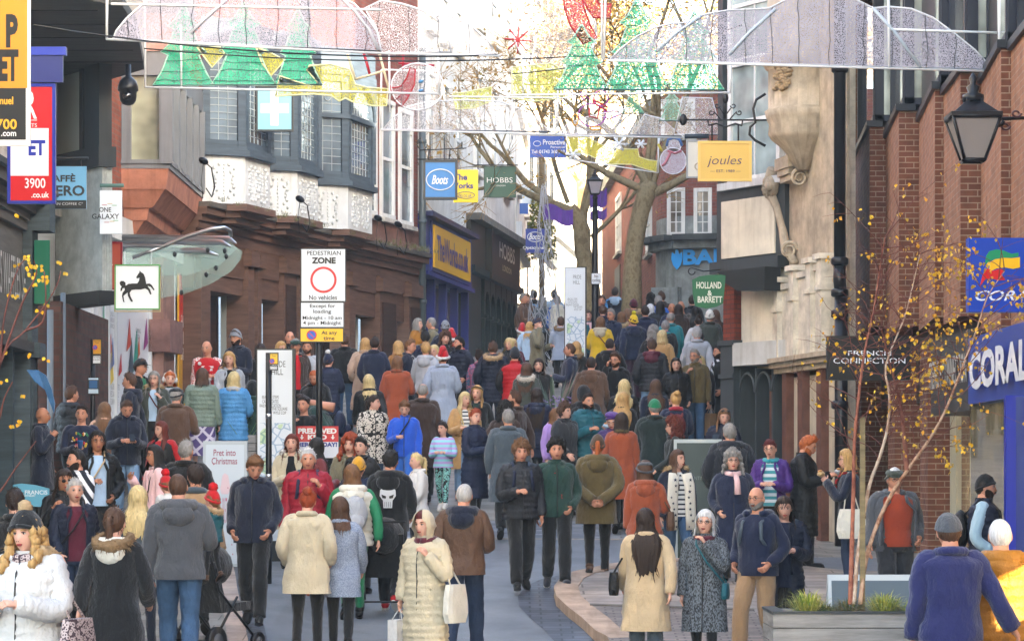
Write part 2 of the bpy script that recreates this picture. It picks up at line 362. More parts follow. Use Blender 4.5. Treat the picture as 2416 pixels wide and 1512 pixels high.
def person(tile, zx, zy, label, f=180, top='jacket navy', inn=None, op=.0, bot='trousers black', hair='short brown', hat=None, arms='down', walk=0, hood=None, fur=None, scarf=None,
           gl=False, beard=None, sex='m', b=1.0, yaw=0, pitch=0, H=None, Y=None, skin='l', items=(), kid=False, shoes='black', sleeve=None, roll=0, lean=0, nhair=0, deco=None, hi=0, cat='person', lift=0):
    global rnd
    px, py = q(tile, zx, zy); sd_ = len(PEOPLE) * 13 + 5; R = random.Random(sd_); old = rnd; rnd = R
    if H is None: H = (1.76 if sex == 'm' else 1.66) + R.uniform(-.05, .05)
    f += R.uniform(-11, 11); yaw += R.uniform(-22, 22) if not hi and abs(yaw) < 10 else 0; roll += R.uniform(-4, 4); pitch += R.uniform(-3, 6)
    if walk == 0 and R.random() < .6: walk = R.choice((-1, 1)) * .5
    best = None; y_ = max(16.5, (Y or 45) - 4 if (Y or 45) >= 27 else Y - 1)
    while y_ < (Y or 45) + 12:
        X = (px - 1208) * y_ / F; Hn = CH + (HY - py) * y_ / F - zg(X, y_) - lift; c_ = abs(Hn - H) + .008 * abs(y_ - (Y or y_))
        for a, b0, n_ in POS:
            d2 = (a - X) ** 2 + (b0 - y_) ** 2
            if d2 < .2: c_ += .5 * (.45 - sqrt(d2))
        if best is None or c_ < best[0]: best = (c_, y_)
        y_ += .1
    Y = best[1]; X = (px - 1208) * Y / F; gz = zg(X, Y) + lift; Hn = CH + (HY - py) * Y / F - gz
    if not (.9 * H < Hn < 1.1 * H): print('HEIGHT', label[:30], 'Y %.1f want %.2f got %.2f' % (Y, H, Hn))
    H = min(max(Hn, H * .9), H * 1.1)
    POS.append((X, Y, label))
    hs = (.93 if sex == 'f' else .98) * (.9 if kid else 1); hs = hs * (1 if not kid else max(.85, min(1, H / 1.3)))
    kb = (H - .236 * hs + .006) / 1.514; kw = ((1 + (b - 1) * .6) * (.90 if sex == 'f' else .98)) if not kid else kb * 1.02
    S = lambda p: Vector((p[0] * kw, p[1] * kw, p[2] * kb))
    root = thing('person', label, cat, (X, Y, gz), radians(f), 'people crowding the shopping street')
    # leaning is done by shearing the upper body about the hips
    def L(v):
        v = Vector(v); d = v.z - .95 * kb
        return Vector((v.x, v.y - lean * d, v.z - abs(lean) * d * .25)) if lean and d > 0 else v
    piv = S((0, .01, 1.50)); Rm = Matrix.Rotation(radians(yaw), 3, 'Z') @ Matrix.Rotation(radians(pitch), 3, 'X') @ Matrix.Rotation(radians(roll), 3, 'Y')
    hc = Vector((0, -.018,   .118 * hs - .004 * kb))
    HT = lambda v: L(piv + Rm @ (hc + Vector(v) * hs))
    if sex == 'f' or kid: SK = mat('skin', SKIN['p' if skin == 'l' else skin])
    else: SK = mat('skin', SKIN[skin])
    ttype, tcol = top.split(' ', 1)
    bulk = dict(tee=.010, sweater=.018, hoodie=.026, shirt=.012, jacket=.030, coat=.034, midcoat=.034, longcoat=.036, puffer=.042, midpuffer=.044, longpuffer=.044, vest=.044, teddy=.05, track=.02, parka=.04)[ttype]
    hem = dict(tee=.90, sweater=.88, hoodie=.86, shirt=.88, jacket=.84, coat=.50, midcoat=.66, longcoat=.40, puffer=.83, midpuffer=.66, longpuffer=.46, vest=.83, teddy=.55, track=.86, parka=.68)[ttype]
    puff = ttype in ('puffer', 'midpuffer', 'longpuffer', 'vest')
    fkind = 'puffer' if puff else ('knit' if ttype in ('sweater', 'hoodie', 'teddy') else 'cloth')
    def cmat(s_, kind=fkind):
        if s_ in SPECIAL: return mat(*SPECIAL[s_][0], **SPECIAL[s_][1])
        if s_.startswith('leather'): return mat('leather', s_.split('_')[1])
        return mat(kind, s_)
    TM = cmat(tcol)
    # ---- body
    B = MB(); NT, NP = (26, 20) if hi else (20, 14)
    vs = [HT(hpt(2 * pi * i / NT, -pi / 2 + pi * j / NP)) for j in range(NP + 1) for i in range(NT)]
    B.add(vs, [(j * NT + i, j * NT + (i + 1) % NT, (j + 1) * NT + (i + 1) % NT, (j + 1) * NT + i) for j in range(NP) for i in range(NT)], SK, True)
    nk0, nk1 = S((0, .012, 1.40)), HT((0, .018, -.045))
    B.tube([nk0, (nk0 + nk1) / 2 + Vector((0, .004, 0)), nk1], [.068 * kw, .056 * kw, .054 * hs], SK, 12)
    LM = mat('skin', '9a5048' if sex == 'm' else 'a3413f'); EW = mat('gloss', 'b9b2ac'); EI = mat('gloss', '1a1410'); BR = mat('skin', HAIRC.get(hair.split()[-1], '3a2a20') if 'bald' not in hair else '5a4535')
    for s in (-1, 1):
        B.ell(HT((s * .079, .004, -.004)), (.010 * hs, .020 * hs, .032 * hs), SK, 8, 6, Rm)
        B.ell(HT((s * .031, -.0795, .012)), (.0145 * hs, .010 * hs, .0075 * hs), EW, 8, 6, Rm)
        B.ell(HT((s * .031, -.0875, .012)), (.0062 * hs, .004 * hs, .0066 * hs), EI, 6, 5, Rm)
        B.tube([HT((s * .016, -.099, .030)), HT((s * .032, -.096, .0365)), HT((s * .050, -.080, .030))], [.003, .0042, .002], BR, 4)
        B.tube([HT((s * .016, -.092, .0175)), HT((s * .032, -.0925, .0215)), HT((s * .046, -.080, .015))], [.0018, .0026, .0016], EI, 4)
    B.ell(HT((0, -.0985, -.0555)), (.0235 * hs, .008 * hs, .0052 * hs), LM, 10, 5, Rm); B.ell(HT((0, -.0975, -.0625)), (.019 * hs, .008 * hs, .005 * hs), LM, 10, 5, Rm)
    B.tube([HT((-.021, -.0975, -.059)), HT((0, -.1065, -.0588)), HT((.021, -.0975, -.059))], [.001, .0016, .001], EI, 4)
    B.ell(HT((-.007, -.117, -.036)), (.003, .003, .0025), EI, 5, 4); B.ell(HT((.007, -.117, -.036)), (.003, .003, .0025), EI, 5, 4)
    # torso of the body
    rz = [.86, .95, 1.02, 1.1, 1.2, 1.3, 1.37, 1.41, 1.44, 1.47]; n = 14; vs = []
    for z in rz:
        rx, ry, cy = prof(z)
        vs += [L(S((rx * .93 * sgp(cos(2 * pi * k / n), .9), cy + ry * .93 * sgp(sin(2 * pi * k / n), .9), z))) for k in range(n)]
    B.add(vs, [(j * n + k, j * n + (k + 1) % n, (j + 1) * n + (k + 1) % n, (j + 1) * n + k) for j in range(len(rz) - 1) for k in range(n)] + [tuple(range(n))[::-1]], SK, True)
    # arms
    ap = arms.split(',') if ',' in arms else [arms, arms]
    if arms == 'down': ap = R.choice((['down', 'down'], ['down', 'pocket'], ['pocket', 'pocket'], ['fwd', 'back'], ['back', 'fwd'], ['hold', 'hold'], ['down', 'hold'], ['strap', 'down'], ['hold', 'pocket']))
    sh_w = .166; armpts = []
    SL = MB(); SLM = cmat(sleeve) if sleeve else TM
    vest = ttype == 'vest'; short = ttype == 'tee' and tcol.endswith('*')
    for s, a in zip((-1, 1), ap):
        e, w_ = ARMS[a]
        if a in ('down', 'pocket', 'back', 'out', 'fwd'): e = tuple(x + R.uniform(-.015, .015) for x in e); w_ = tuple(x + R.uniform(-.02, .02) for x in w_)
        e = (e[0] + bulk * .5, e[1], e[2]); w_ = (w_[0] + (bulk * .5 if w_[0] > .18 else 0), w_[1] - (bulk * .7 if w_[1] < -.12 else 0) + (bulk if w_[1] > .15 else 0), w_[2])
        p = [L(S((s * .10, .012, 1.40))), L(S((s * (sh_w + bulk * .3), .012, 1.388))), L(S((s * e[0], e[1], e[2]))), L(S((s * w_[0], w_[1], w_[2])))]
        c4 = crom(p, 5); m = len(c4)
        B.tube(c4, [kw * (.052 - .02 * i / (m - 1)) for i in range(m)], SK, 8)
        armpts.append((s, p[2], p[3]))
        ex = bulk * (.6 if not vest else .3); nn = 6 if not puff or vest else 9; cs = crom(p, nn); m = len(cs); rr = []
        for i in range(m):
            t = i / (m - 1); r = (.056 + ex) - .016 * t
            if t < .2: r = (.048 + ex) + (.010) * t / .2
            if puff and not vest: r += (.006 if i % 2 else -.004)
            rr.append(r * kw * (1 + R.uniform(-.03, .03)))
        if puff or fkind == 'knit': rr[-1] = rr[-1] * .72
        if short: cs = cs[:int(m * .55)]; rr = [x * 1.15 for x in rr[:int(m * .55)]]
        SL.tube(cs, rr, SLM, 14, smooth=True, jit=.02)
        # hand
        d = (p[3] - p[2]).normalized(); inward = Vector((-s, 0, 0))
        nn_ = (inward - d * inward.dot(d))
        if a in ('hold', 'cross', 'eat', 'carry', 'push', 'fwd'): nn_ = Vector((-s * .6, 0, -.8)) if a != 'eat' else Vector((-s, .3, 0)); nn_ = nn_ - d * nn_.dot(d)
        nn_ = nn_.normalized(); sd2 = d.cross(nn_).normalized() * 1.0
        fw = Vector((0, -1, 0)); 
        if sd2.dot(fw) < 0 and a in ('down', 'back', 'fwd', 'pocket', 'out'): sd2 = -sd2
        elif sd2.z < 0 and a not in ('down', 'back', 'fwd', 'pocket', 'out'): sd2 = -sd2
        hz = kb * .95 * (.9 if sex == 'f' else 1); wr = p[3] - d * .01
        B.tube([wr, wr + d * .03 * hz, wr + d * .075 * hz, wr + d * .095 * hz], [.026 * hz, .036 * hz, .042 * hz, .036 * hz], SK, 10, flat=.5, ref=sd2)
        curl = .45 if a in ('down', 'back', 'fwd', 'out') else .85
        for fi, (o_, ln) in enumerate(((.030, .066), (.010, .076), (-.010, .071), (-.029, .056))):
            b0 = wr + d * .088 * hz + sd2 * o_ * hz; pts = [b0]; an = .12
            for k in range(3):
                an += curl * (.55 if k else .5); dd = d * cos(an) + nn_ * sin(an); pts.append(pts[-1] + dd * ln * hz * (.42, .33, .25)[k])
            B.tube(pts, [.0098 * hz, .0092 * hz, .0082 * hz, .0062 * hz], SK, 6)
        tb = wr + d * .028 * hz + sd2 * .03 * hz; td = (sd2 * .75 + d * .75 + nn_ * .25).normalized()
        B.tube([tb, tb + td * .035 * hz, tb + (td * .06 + nn_ * .008 + d * .008) * hz], [.0135 * hz, .0115 * hz, .008 * hz], SK, 6)
    # legs
    LEG = []
    wk = .45 if hem < .75 else 1
    for s in (-1, 1):
        g = walk * s
        if walk == 0: pts = [(.088, .0, .93), (.092, -.015, .70), (.096, -.02, .49), (.100, .005, .28), (.104, .015, .085)]
        elif g > 0: pts = [(.085, 0, .93), (.09, -.10, .70), (.09, -.175, .50), (.09, -.19, .28), (.09, -.24, .10)]
        else: pts = [(.085, 0, .93), (.088, .01, .70), (.09, .015, .50), (.09, .13, .31), (.09, .24, .16)]
        LEG.append((s, g, [S((s * x, y * (wk * min(1, abs(g) * 1.0) if g else 1), z)) for x, y, z in pts]))
        B.tube(LEG[-1][2], [kw * r for r in (.07, .058, .042, .036, .03)], SK, 10)
    B.build('body', root)
    # ---- legwear
    btype, bcol = bot.split(' ', 1); T = MB(); BM = cmat(bcol, 'denim' if 'denim' in bcol else 'cloth')
    if btype != 'skirt':
        fit = dict(jeans=.008, trousers=.014, leggings=-.002, wide=.03)[btype]
        rz = [.83, .88, .93, .99, 1.05]; n = 16; vs = []
        for z in rz:
            rx, ry, cy = prof(z); k_ = 1 if z > .85 else .9
            vs += [S(((rx * k_ + fit * .5 - .004) * sgp(cos(2 * pi * k / n), .85), cy + (ry * k_ + fit * .5 - .004) * sgp(sin(2 * pi * k / n), .85), z)) for k in range(n)]
        T.add(vs, [(j * n + k, j * n + (k + 1) % n, (j + 1) * n + (k + 1) % n, (j + 1) * n + k) for j in range(len(rz) - 1) for k in range(n)] + [tuple(range(n))[::-1]], BM, True)
        for s, g, P4 in LEG:
            cs = crom(P4, 4); m = len(cs)
            base = [.090, .078, .062, .054, .046]
            rr = [kw * (base[min(4, i // 4)] + (base[min(4, i // 4 + 1)] - base[min(4, i // 4)]) * (i % 4) / 4 + fit * (1 + (.6 if i > m * .5 else 0)) + R.uniform(-.003, .004)) for i in range(m)]
            T.tube(cs, rr, BM, 12, jit=.03)
        T.build('trousers', root)
    # ---- shoes
    SM = mat('gloss', 'white') if shoes == 'white' else mat('leather', 'charcoal' if shoes == 'trainer' else shoes); sole = mat('gloss', 'd8d6d0' if shoes in ('white', 'trainer', 'red') else '1c1a19')
    if shoes == 'trainer': SM = mat('cloth', '2b2e36')
    for s, g, P4 in LEG:
        a = P4[-1]; K = MB(); pit = -.55 if g < 0 else (.2 if g > 0 else 0); Rp = Matrix.Rotation(-pit, 3, 'X') @ Matrix.Rotation(s * .12, 3, 'Z'); kk = kb * 1.0 if not kid else kb * 1.15
        fp = lambda x, y, z: a + Rp @ (Vector((x, y, z - .085)) * kk)
        K.tube([fp(0, .005, .13), fp(0, .005, .085)], [.048 * kk, .05 * kk], SM, 10)
        K.tube([fp(0, .055, .045), fp(0, .03, .052), fp(0, -.03, .055), fp(0, -.09, .045), fp(0, -.15, .035), fp(0, -.185, .028)], [x * kk for x in (.03, .043, .045, .046, .040, .018)], SM, 10, ref=(1, 0, 0), flat=.95)
        K.prism([fp(.043 * cos(t) * (1 if sin(t) > 0 else 1.05), -.06 + .135 * -sin(t), .0) for t in [2 * pi * i / 14 for i in range(14)]], Rp @ Vector((0, 0, .022)), sole)
        K.build('shoe', root)
    # ---- top garment
    def torso(mb, z0, bulk, M, gap=0, flare=0, puffer=False, z1=1.462, seg=32, wob=.02, collar=.0):
        zs = []; z = z0
        if puffer:
            while z < z1 - .01: g_ = R.uniform(.058, .085); zs += [(z, -.004), (z + g_ * .3, .007), (z + g_ * .7, .006)]; z += g_
            zs.append((z1, 0))
        else:
            nz = max(6, int((z1 - z0) / .036)); zs = [(z0 + (z1 - z0) * i / nz, 0) for i in range(nz + 1)]
        if collar: zs += [(z1 + collar * .5, -.012), (z1 + collar, -.006)]
        ph1, ph2 = R.uniform(0, 6), R.uniform(0, 6); vs = []; m = seg
        for z, bl in zs:
            rx, ry, cy = prof(min(z, 1.5)); e = bulk * (1 if z < 1.40 else max(.35, 1 - (z - 1.40) * 9)) + bl * (1 if z < 1.4 else .4)
            fl = flare * max(0, 1.0 - z)
            if collar and z > z1: rx, ry = .074, .072
            for k in range(m):
                a_ = -pi / 2 + 2 * pi * (k + .5) / m
                wv = 1 + (wob * (.5 * sin(3 * a_ + ph1 + z * 5) + .5 * sin(5 * a_ + ph2 - z * 9)) + R.uniform(-.006, .006)) * (1 if z < 1.38 else .2)
                vs.append(L(S(((rx + e + fl) * wv * sgp(cos(a_), .88), cy + (ry + e + fl * .8) * wv * sgp(sin(a_), .88), z))))
        fs = []
        for j in range(len(zs) - 1):
            for k in range(m):
                a_ = abs(((2 * pi * (k + 1) / m) + pi) % (2 * pi) - pi)
                if gap and a_ < gap: continue
                fs.append((j * m + k, j * m + (k + 1) % m, (j + 1) * m + (k + 1) % m, (j + 1) * m + k))
        mb.add(vs, fs, M, True)
        if not gap: mb.add([vs[k] + Vector((0, 0, .03)) for k in range(m)], [tuple(range(m))[::-1]], M)
    if btype == 'skirt':
        G = MB(); torso(G, .38, .015, BM, flare=.10, z1=1.05, wob=.05); G.build('skirt', root)
    G = MB(); torso(G, hem, bulk, TM, gap=op, flare=dict(coat=.10, midcoat=.12, longcoat=.10, teddy=.12, longpuffer=.04, midpuffer=.03, parka=.08).get(ttype, 0) , puffer=puff,
                    wob=.05 if not puff else .03, collar=.05 if ttype in ('coat', 'midcoat', 'longcoat', 'jacket', 'puffer', 'midpuffer', 'longpuffer', 'vest', 'track', 'parka', 'teddy', 'shirt') and not op else 0)
    nm = dict(tee='tshirt', sweater='sweater', hoodie='hoodie', shirt='shirt', vest='vest', puffer='jacket', midpuffer='coat', longpuffer='coat', parka='coat', track='jacket', teddy='coat').get(ttype, 'coat' if 'coat' in ttype else 'jacket')
    if not vest:
        off = len(G.v); mi0 = [G.mi(m_) for m_ in SL.mats]; G.v += SL.v; G.f += [tuple(x + off for x in f_) for f_ in SL.f]; G.m += [mi0[x] for x in SL.m]; G.sm += SL.sm
    if op:      # lapels along the opening
        for s in (-1, 1):
            G.tube([L(S((s * (.052 + .15 * op * (1 if z < 1.3 else .3)), -(prof(z)[1] + bulk) + .012, z))) for z in (1.44, 1.38, 1.28, 1.15, 1.0, .9) if z > hem], .016 * kw, TM, 6)
    elif ttype not in ('tee', 'sweater', 'hoodie') :
        z_ = [hem + .01 + (1.45 - hem) * i / 8 for i in range(9)]
        G.tube([L(S((0, -(prof(z)[1] + bulk * (1 if z < 1.4 else .45) + .004) + prof(z)[2] - (.10 * max(0, 1 - z) * .8 if 'coat' in ttype else 0), z))) for z in z_], .006, mat('gloss', '2a2a2c' if tcol != 'black' else '3a3a3c'), 4)
    if ttype in ('jacket', 'coat', 'midcoat', 'parka', 'longcoat', 'midpuffer', 'longpuffer', 'hoodie'):       # pocket flaps
        for s in (-1, 1):
            a_ = -pi / 2 + s * .75; rx, ry, cy = prof(1.0); c_ = Vector(((rx + bulk + .004) * cos(a_), cy + (ry + bulk + .004) * sin(a_), 1.0))
            G.tube([L(S((c_.x * .9, c_.y * 1.06, .99))), L(S((c_.x * 1.18, c_.y * .82, 1.03)))], .010 * kw, TM, 5)
    fa = .5 if puff else 1.0
    def fold(mb):
        for i, v in enumerate(mb.v):
            v = Vector(v); h_ = Vector((v.x, v.y - .01, 0)); r_ = h_.length
            if r_ < .02: continue
            a_ = mnoise.noise(Vector((v.x * 9 + sd_, v.y * 9, v.z * 5 + v.x * 4))) * .017 + mnoise.noise(Vector((v.x * 24, v.y * 24 + sd_, v.z * 15 - v.x * 9))) * .009
            a_ += -abs(mnoise.noise(Vector((v.x * 5 + sd_, 3, v.z * 15 + v.x * 7)))) * .018
            mb.v[i] = tuple(v + h_ / r_ * a_ * fa * kw)
    fold(G); fold(SL)
    G.build(nm, root)
    if vest: SL.build('sleeve', root)
    if op or inn:
        I = MB(); torso(I, hem + (.05 if hem > .7 else .3), bulk * .35, cmat(inn or 'white', 'knit'), z1=1.46, wob=.02); I.build('shirt', root)
    # ---- hood, fur, scarf
    def arc(r1, r2, z, a0=-70, a1=250, n=14, zb=0): return [L(S((r1 * cos(radians(a0 + (a1 - a0) * i / n)), .015 + r2 * sin(radians(a0 + (a1 - a0) * i / n)), z + zb * sin(radians(a0 + (a1 - a0) * i / n))))) for i in range(n + 1)]
    if hood or fur:
        Hd = MB(); hm = cmat(hood or tcol, fkind)
        A = arc(.112, .105, 1.46, -58, 238, 14, -.005); nA = len(A)
        Hd.tube(A, [kw * (.026 + .034 * sin(pi * i / (nA - 1)) ** .7) for i in range(nA)], hm, 10, jit=.05)
        Hd.ell(L(S((0, .125, 1.385))), (.125 * kw, .065 * kw, .10 * kb), hm, 14, 9, jit=.03)
        Hd.build('hood', root)
        if fur:
            Fm = MB(); fm = mat('fur', fur); A = [a_ + Vector((0, .01, .03)) for a_ in arc(.135, .135, 1.455, -40, 220, 16, -.055)]; nA = len(A)
            Fm.tube(A, [kw * (.03 + .022 * sin(pi * i / (nA - 1))) for i in range(nA)], fm, 10, jit=.18)
            for _ in range(420):
                i = R.randrange(nA - 1); c_ = A[i].lerp(A[i + 1], R.random()); u = Vector((R.gauss(0, 1), R.gauss(0, 1), R.gauss(0, 1))).normalized(); r_ = kw * (.045 + .02 * sin(pi * i / nA))
                s1 = u.cross(Vector((R.random(), R.random(), 1))).normalized() * .006; c0 = c_ + u * r_ * .6
                Fm.add([c0 - s1, c0 + s1, c0 + u * r_ * .75 + Vector((0, 0, -.012))], [(0, 1, 2)], fm)
            Fm.build('fur_trim', root)
    if ttype in ('coat', 'midcoat', 'longcoat', 'jacket', 'teddy', 'shirt') and not hood and not fur and not scarf:
        Cm = MB(); A = arc(.088, .088, 1.475, -65, 245, 14, .012); nA = len(A)
        Cm.tube(A, [kw * (.014 + .016 * sin(pi * i / (nA - 1)) ** .5) for i in range(nA)], TM, 8, flat=1.0); Cm.build('collar', root)
    if scarf:
        Sc = MB(); sm_ = cmat(scarf, 'knit'); Sc.tube(arc(.088, .09, 1.465, -90, 270, 16, .012), .036 * kw, sm_, 8, jit=.12)
        if scarf in ('ltpink', 'lgrey', 'plaid', 'bwstripe'): Sc.tube([L(S((.03, -.10, 1.45))), L(S((.04, -.165, 1.36))), L(S((.045, -.175, 1.2)))], [.03, .034, .038], sm_, 8, flat=.5, jit=.08)
        Sc.build('scarf', root)
    # ---- hair
    hst, hcol = hair.split(); HM = mat('hair', HAIRC[hcol]) if hcol in HAIRC else SK
    vol = dict(bald=0, crop=.006, short=.014, swept=.02, bob=.026, mid=.022, long=.022, xlong=.022, curly=.036, bun=.013, pony=.013, braid=.013, fringe=.008, messy=.022, wavy=.03)[hst]
    if hst != 'bald':
        Hh = MB(); n, m = (30, 9) if hst in ('curly', 'wavy', 'messy') else (24, 8); vs = []; f_hi = 1.25
        jt = dict(curly=.012, messy=.009, wavy=.006, short=.0035).get(hst, .002)
        for j in range(m + 1):
            for i in range(n):
                th = 2 * pi * i / n; at = abs((th + pi) % (2 * pi) - pi); d = math.degrees(at)
                if hst == 'fringe': p0 = 62 if d < 60 else (62 - (d - 60) * 2.2 if d < 85 else 5 - (d - 85) * .5); p1 = 68 if d < 90 else 50
                else:
                    fr = 34 if sex == 'f' else 40
                    p0 = fr - (d / 55) ** 2 * 6 if d < 55 else (fr - 6 - (d - 55) * 1.15 if d < 88 else (-6 - (d - 88) * .55)); p1 = 90
                    if hst in ('messy', 'curly') and d < 60: p0 -= 8
                ph = radians(p0 + (p1 - p0) * j / m); o_ = (.003 + vol * min(1, (j / m) * 3.5 + .15)) * (1 if hst != 'fringe' else .8) + R.uniform(-jt, jt)
                if hst in ('short', 'swept', 'messy') and d < 70 and j > 1: o_ += .008 if hst == 'short' else .018
                vs.append(HT(hpt(th, ph, o_)))
        Hh.add(vs, [(j * n + i, j * n + (i + 1) % n, (j + 1) * n + (i + 1) % n, (j + 1) * n + i) for j in range(m) for i in range(n)], HM, True)
        ln = dict(bob=.11, mid=.20, long=.38, xlong=.52, wavy=.17, curly=(.12 if sex == 'f' else 0)).get(hst, 0)
        if ln:
            n = 22; m1, m2 = 5, 9; a0 = 58 if hst != 'curly' else 75; cols = []; vs = []
            for i in range(n + 1):
                th = radians(a0 + (360 - 2 * a0) * i / n); at = math.degrees(abs((th + pi) % (2 * pi) - pi)); lj = ln * (1 + R.uniform(-.10, .06)); zz = R.uniform(-.006, .006)
                for j in range(m1 + 1): vs.append(HT(hpt(th, radians(62 - 72 * j / m1), vol * (.75 + .25 * j / m1) + (zz if j > 1 else 0))))
                p0 = hpt(th, radians(-10), vol)
                for j in range(1, m2 + 1):
                    s_ = lj * j / m2; p = p0.copy(); p.z -= s_; sq = smooth(.05, .17, s_)
                    if at > 95: p.y += .028 * sq + (bulk * .7) * sq; 
                    else: p.y -= .035 * sq; p.x *= 1 + .12 * sq
                    tp = smooth(.45, 1, j / m2); p.x *= 1 + (.42 * smooth(.03, .16, s_) - .5 * tp if ln > .25 else .12 * smooth(0, .1, s_)); p.x += zz * .8 + (.012 * sin(j * 1.3 + i) if hst in ('wavy', 'curly') else .003 * sin(j * .8 + i)); p.y += zz
                    if hst == 'bob' and j > 6: p.x *= .95
                    v = piv + Rm @ (hc + Vector((p.x, p.y, max(p.z, -.13))) * hs)
                    if p.z < -.13: v.z += (p.z + .13) * hs
                    if v.z < 1.50 * kb:
                        rx, ry, cy = prof(v.z / kb); rx, ry = (rx + bulk + .012) * kw, (ry + bulk + .016) * kw; q_ = max(.05, 1 - (v.x / rx) ** 2) ** .5; bl = smooth(1.5, 1.43, v.z / kb)
                        if at > 90: v.y += max(0, cy * kw + ry * q_ + zz - v.y) * bl
                        else: v.y -= max(0, v.y + ry * q_ - cy * kw) * bl
                    vs.append(L(v))
            mm = m1 + m2 + 1
            Hh.add(vs, [(i * mm + j, i * mm + j + 1, (i + 1) * mm + j + 1, (i + 1) * mm + j) for i in range(n) for j in range(mm - 1)], HM, True)
        if hst == 'bun': Hh.ell(HT((0, .075, .105)), (.05, .05, .048), HM, 10, 7, jit=.06)
        if hst in ('pony', 'braid'):
            P4 = [HT((0, .10, .05)), HT((0, .135, .02)), HT((0, .135, -.08)), HT((.01, .13, -.2)), HT((.015, .135, -.30))]; P4 = crom(P4, 4)
            Hh.tube(P4, [(.017 + .012 * sin(pi * i / 14)) * (1 + (.25 * (i % 2) if hst == 'braid' else 0)) for i in range(len(P4))], HM, 8, jit=.06)
        if hst in ('curly', 'wavy'):
            nv = len(Hh.v)
            for _ in range(260 if ln else 80):
                v0 = Vector(Hh.v[R.randrange(nv)]) 
                if (v0 - HT((0, -.1, 0))).length > .085 and not (hat and v0.z > HT((0, 0, .02)).z): r_ = .019 if hst == 'curly' else .027; Hh.ell(v0, (r_, r_, r_ * 1.3), HM, 7, 5, jit=.3)
        nv = len(Hh.v)
        for _ in range(0 if hat or hst in ('crop', 'fringe') else 150):
            v0 = Vector(Hh.v[R.randrange(nv)]); c0 = HT((0, .0, -.01)); u = (v0 - c0); u.z *= .3; u = u.normalized(); dn = Vector((R.gauss(0, .35), R.gauss(0, .35), -1 if ln or v0.z < c0.z + .05 else R.uniform(-.6, .5))).normalized(); s1 = u.cross(dn).normalized() * .0035; l_ = R.uniform(.012, .03) if not ln else R.uniform(.05, .12)
            p0 = v0 + u * .001; p1 = v0 + u * R.uniform(.004, .012) + dn * l_ * .5; p2 = v0 + u * R.uniform(-.002, .012) + dn * l_; Hh.add([p0 - s1, p0 + s1, p1 + s1, p1 - s1, p2], [(0, 1, 2, 3), (3, 2, 4)], HM)
        Hh.build('hair', root)
    if beard:
        Bd = MB(); n, m = 14, 5; vs = []
        for j in range(m + 1):
            for i in range(n + 1):
                th = radians(-92 + 184 * i / n); at = abs(math.degrees(th)); pt = -8 - 30 * exp(-(at / 42) ** 2) if at < 80 else -2
                vs.append(HT(hpt(th, radians(pt + (-80 - pt) * j / m), .003 + (.006 if beard[-1] != '+' else .016) * sin(pi * min(1, j / m + .15)))))
        Bd.add(vs, [(j * (n + 1) + i, j * (n + 1) + i + 1, (j + 1) * (n + 1) + i + 1, (j + 1) * (n + 1) + i) for j in range(m) for i in range(n)], mat('hair', HAIRC[beard.rstrip('+')]), True)
        Bd.tube([HT((-.026, -.095, -.056)), HT((-.014, -.107, -.046)), HT((.014, -.107, -.046)), HT((.026, -.095, -.056))], [.005, .007, .007, .005], mat('hair', HAIRC[beard.rstrip('+')]), 6)
        Bd.build('beard', root)
    if gl:
        Gm = MB(); g_ = mat('gloss', '2a2522' if gl != 'dark' else '0c0c0c')
        for s in (-1, 1):
            Gm.tube([HT((s * .033 + .021 * cos(t), -.108, .010 + .016 * sin(t))) for t in [2 * pi * k / 12 for k in range(13)]], .0018, g_, 4)
            Gm.tube([HT((s * .054, -.106, .016)), HT((s * .078, -.05, .014)), HT((s * .082, .01, .008))], .0018, g_, 4)
            if gl == 'dark': Gm.prism([HT((s * .033 + .024 * cos(t), -.109, .010 + .018 * sin(t))) for t in [2 * pi * k / 12 for k in range(12)]], Vector((0, .002, 0)), g_)
        Gm.tube([HT((-.013, -.109, .014)), HT((.013, -.109, .014))], .0018, g_, 4); Gm.build('glasses', root)
    # ---- hats
    if hat:
        hp = hat.split(); ht, hcn = hp[0], hp[1]; pom = hp[2] if len(hp) > 2 else None; Hm = MB(); hm = cmat(hcn, 'knit' if ht in ('beanie', 'santa') else 'cloth')
        def cap_shell(p0f, p0b, off, top=0.0, n=24, m=8):
            vs = []
            for j in range(m + 1):
                for i in range(n):
                    th = 2 * pi * i / n; c_ = (1 + cos(th)) / 2; p0 = p0b + (p0f - p0b) * c_; p = hpt(th, radians(p0 + (90 - p0) * j / m), off + top * (j / m) ** 2); vs.append(HT(p))
            Hm.add(vs, [(j * n + i, j * n + (i + 1) % n, (j + 1) * n + (i + 1) % n, (j + 1) * n + i) for j in range(m) for i in range(n)], hm, True)
        def band(p0f, p0b, off, r, M):
            pts = []
            for i in range(25):
                th = 2 * pi * i / 24; c_ = (1 + cos(th)) / 2; pts.append(HT(hpt(th, radians(p0b + (p0f - p0b) * c_), off)))
            Hm.tube(pts, r, M, 8, jit=.08)
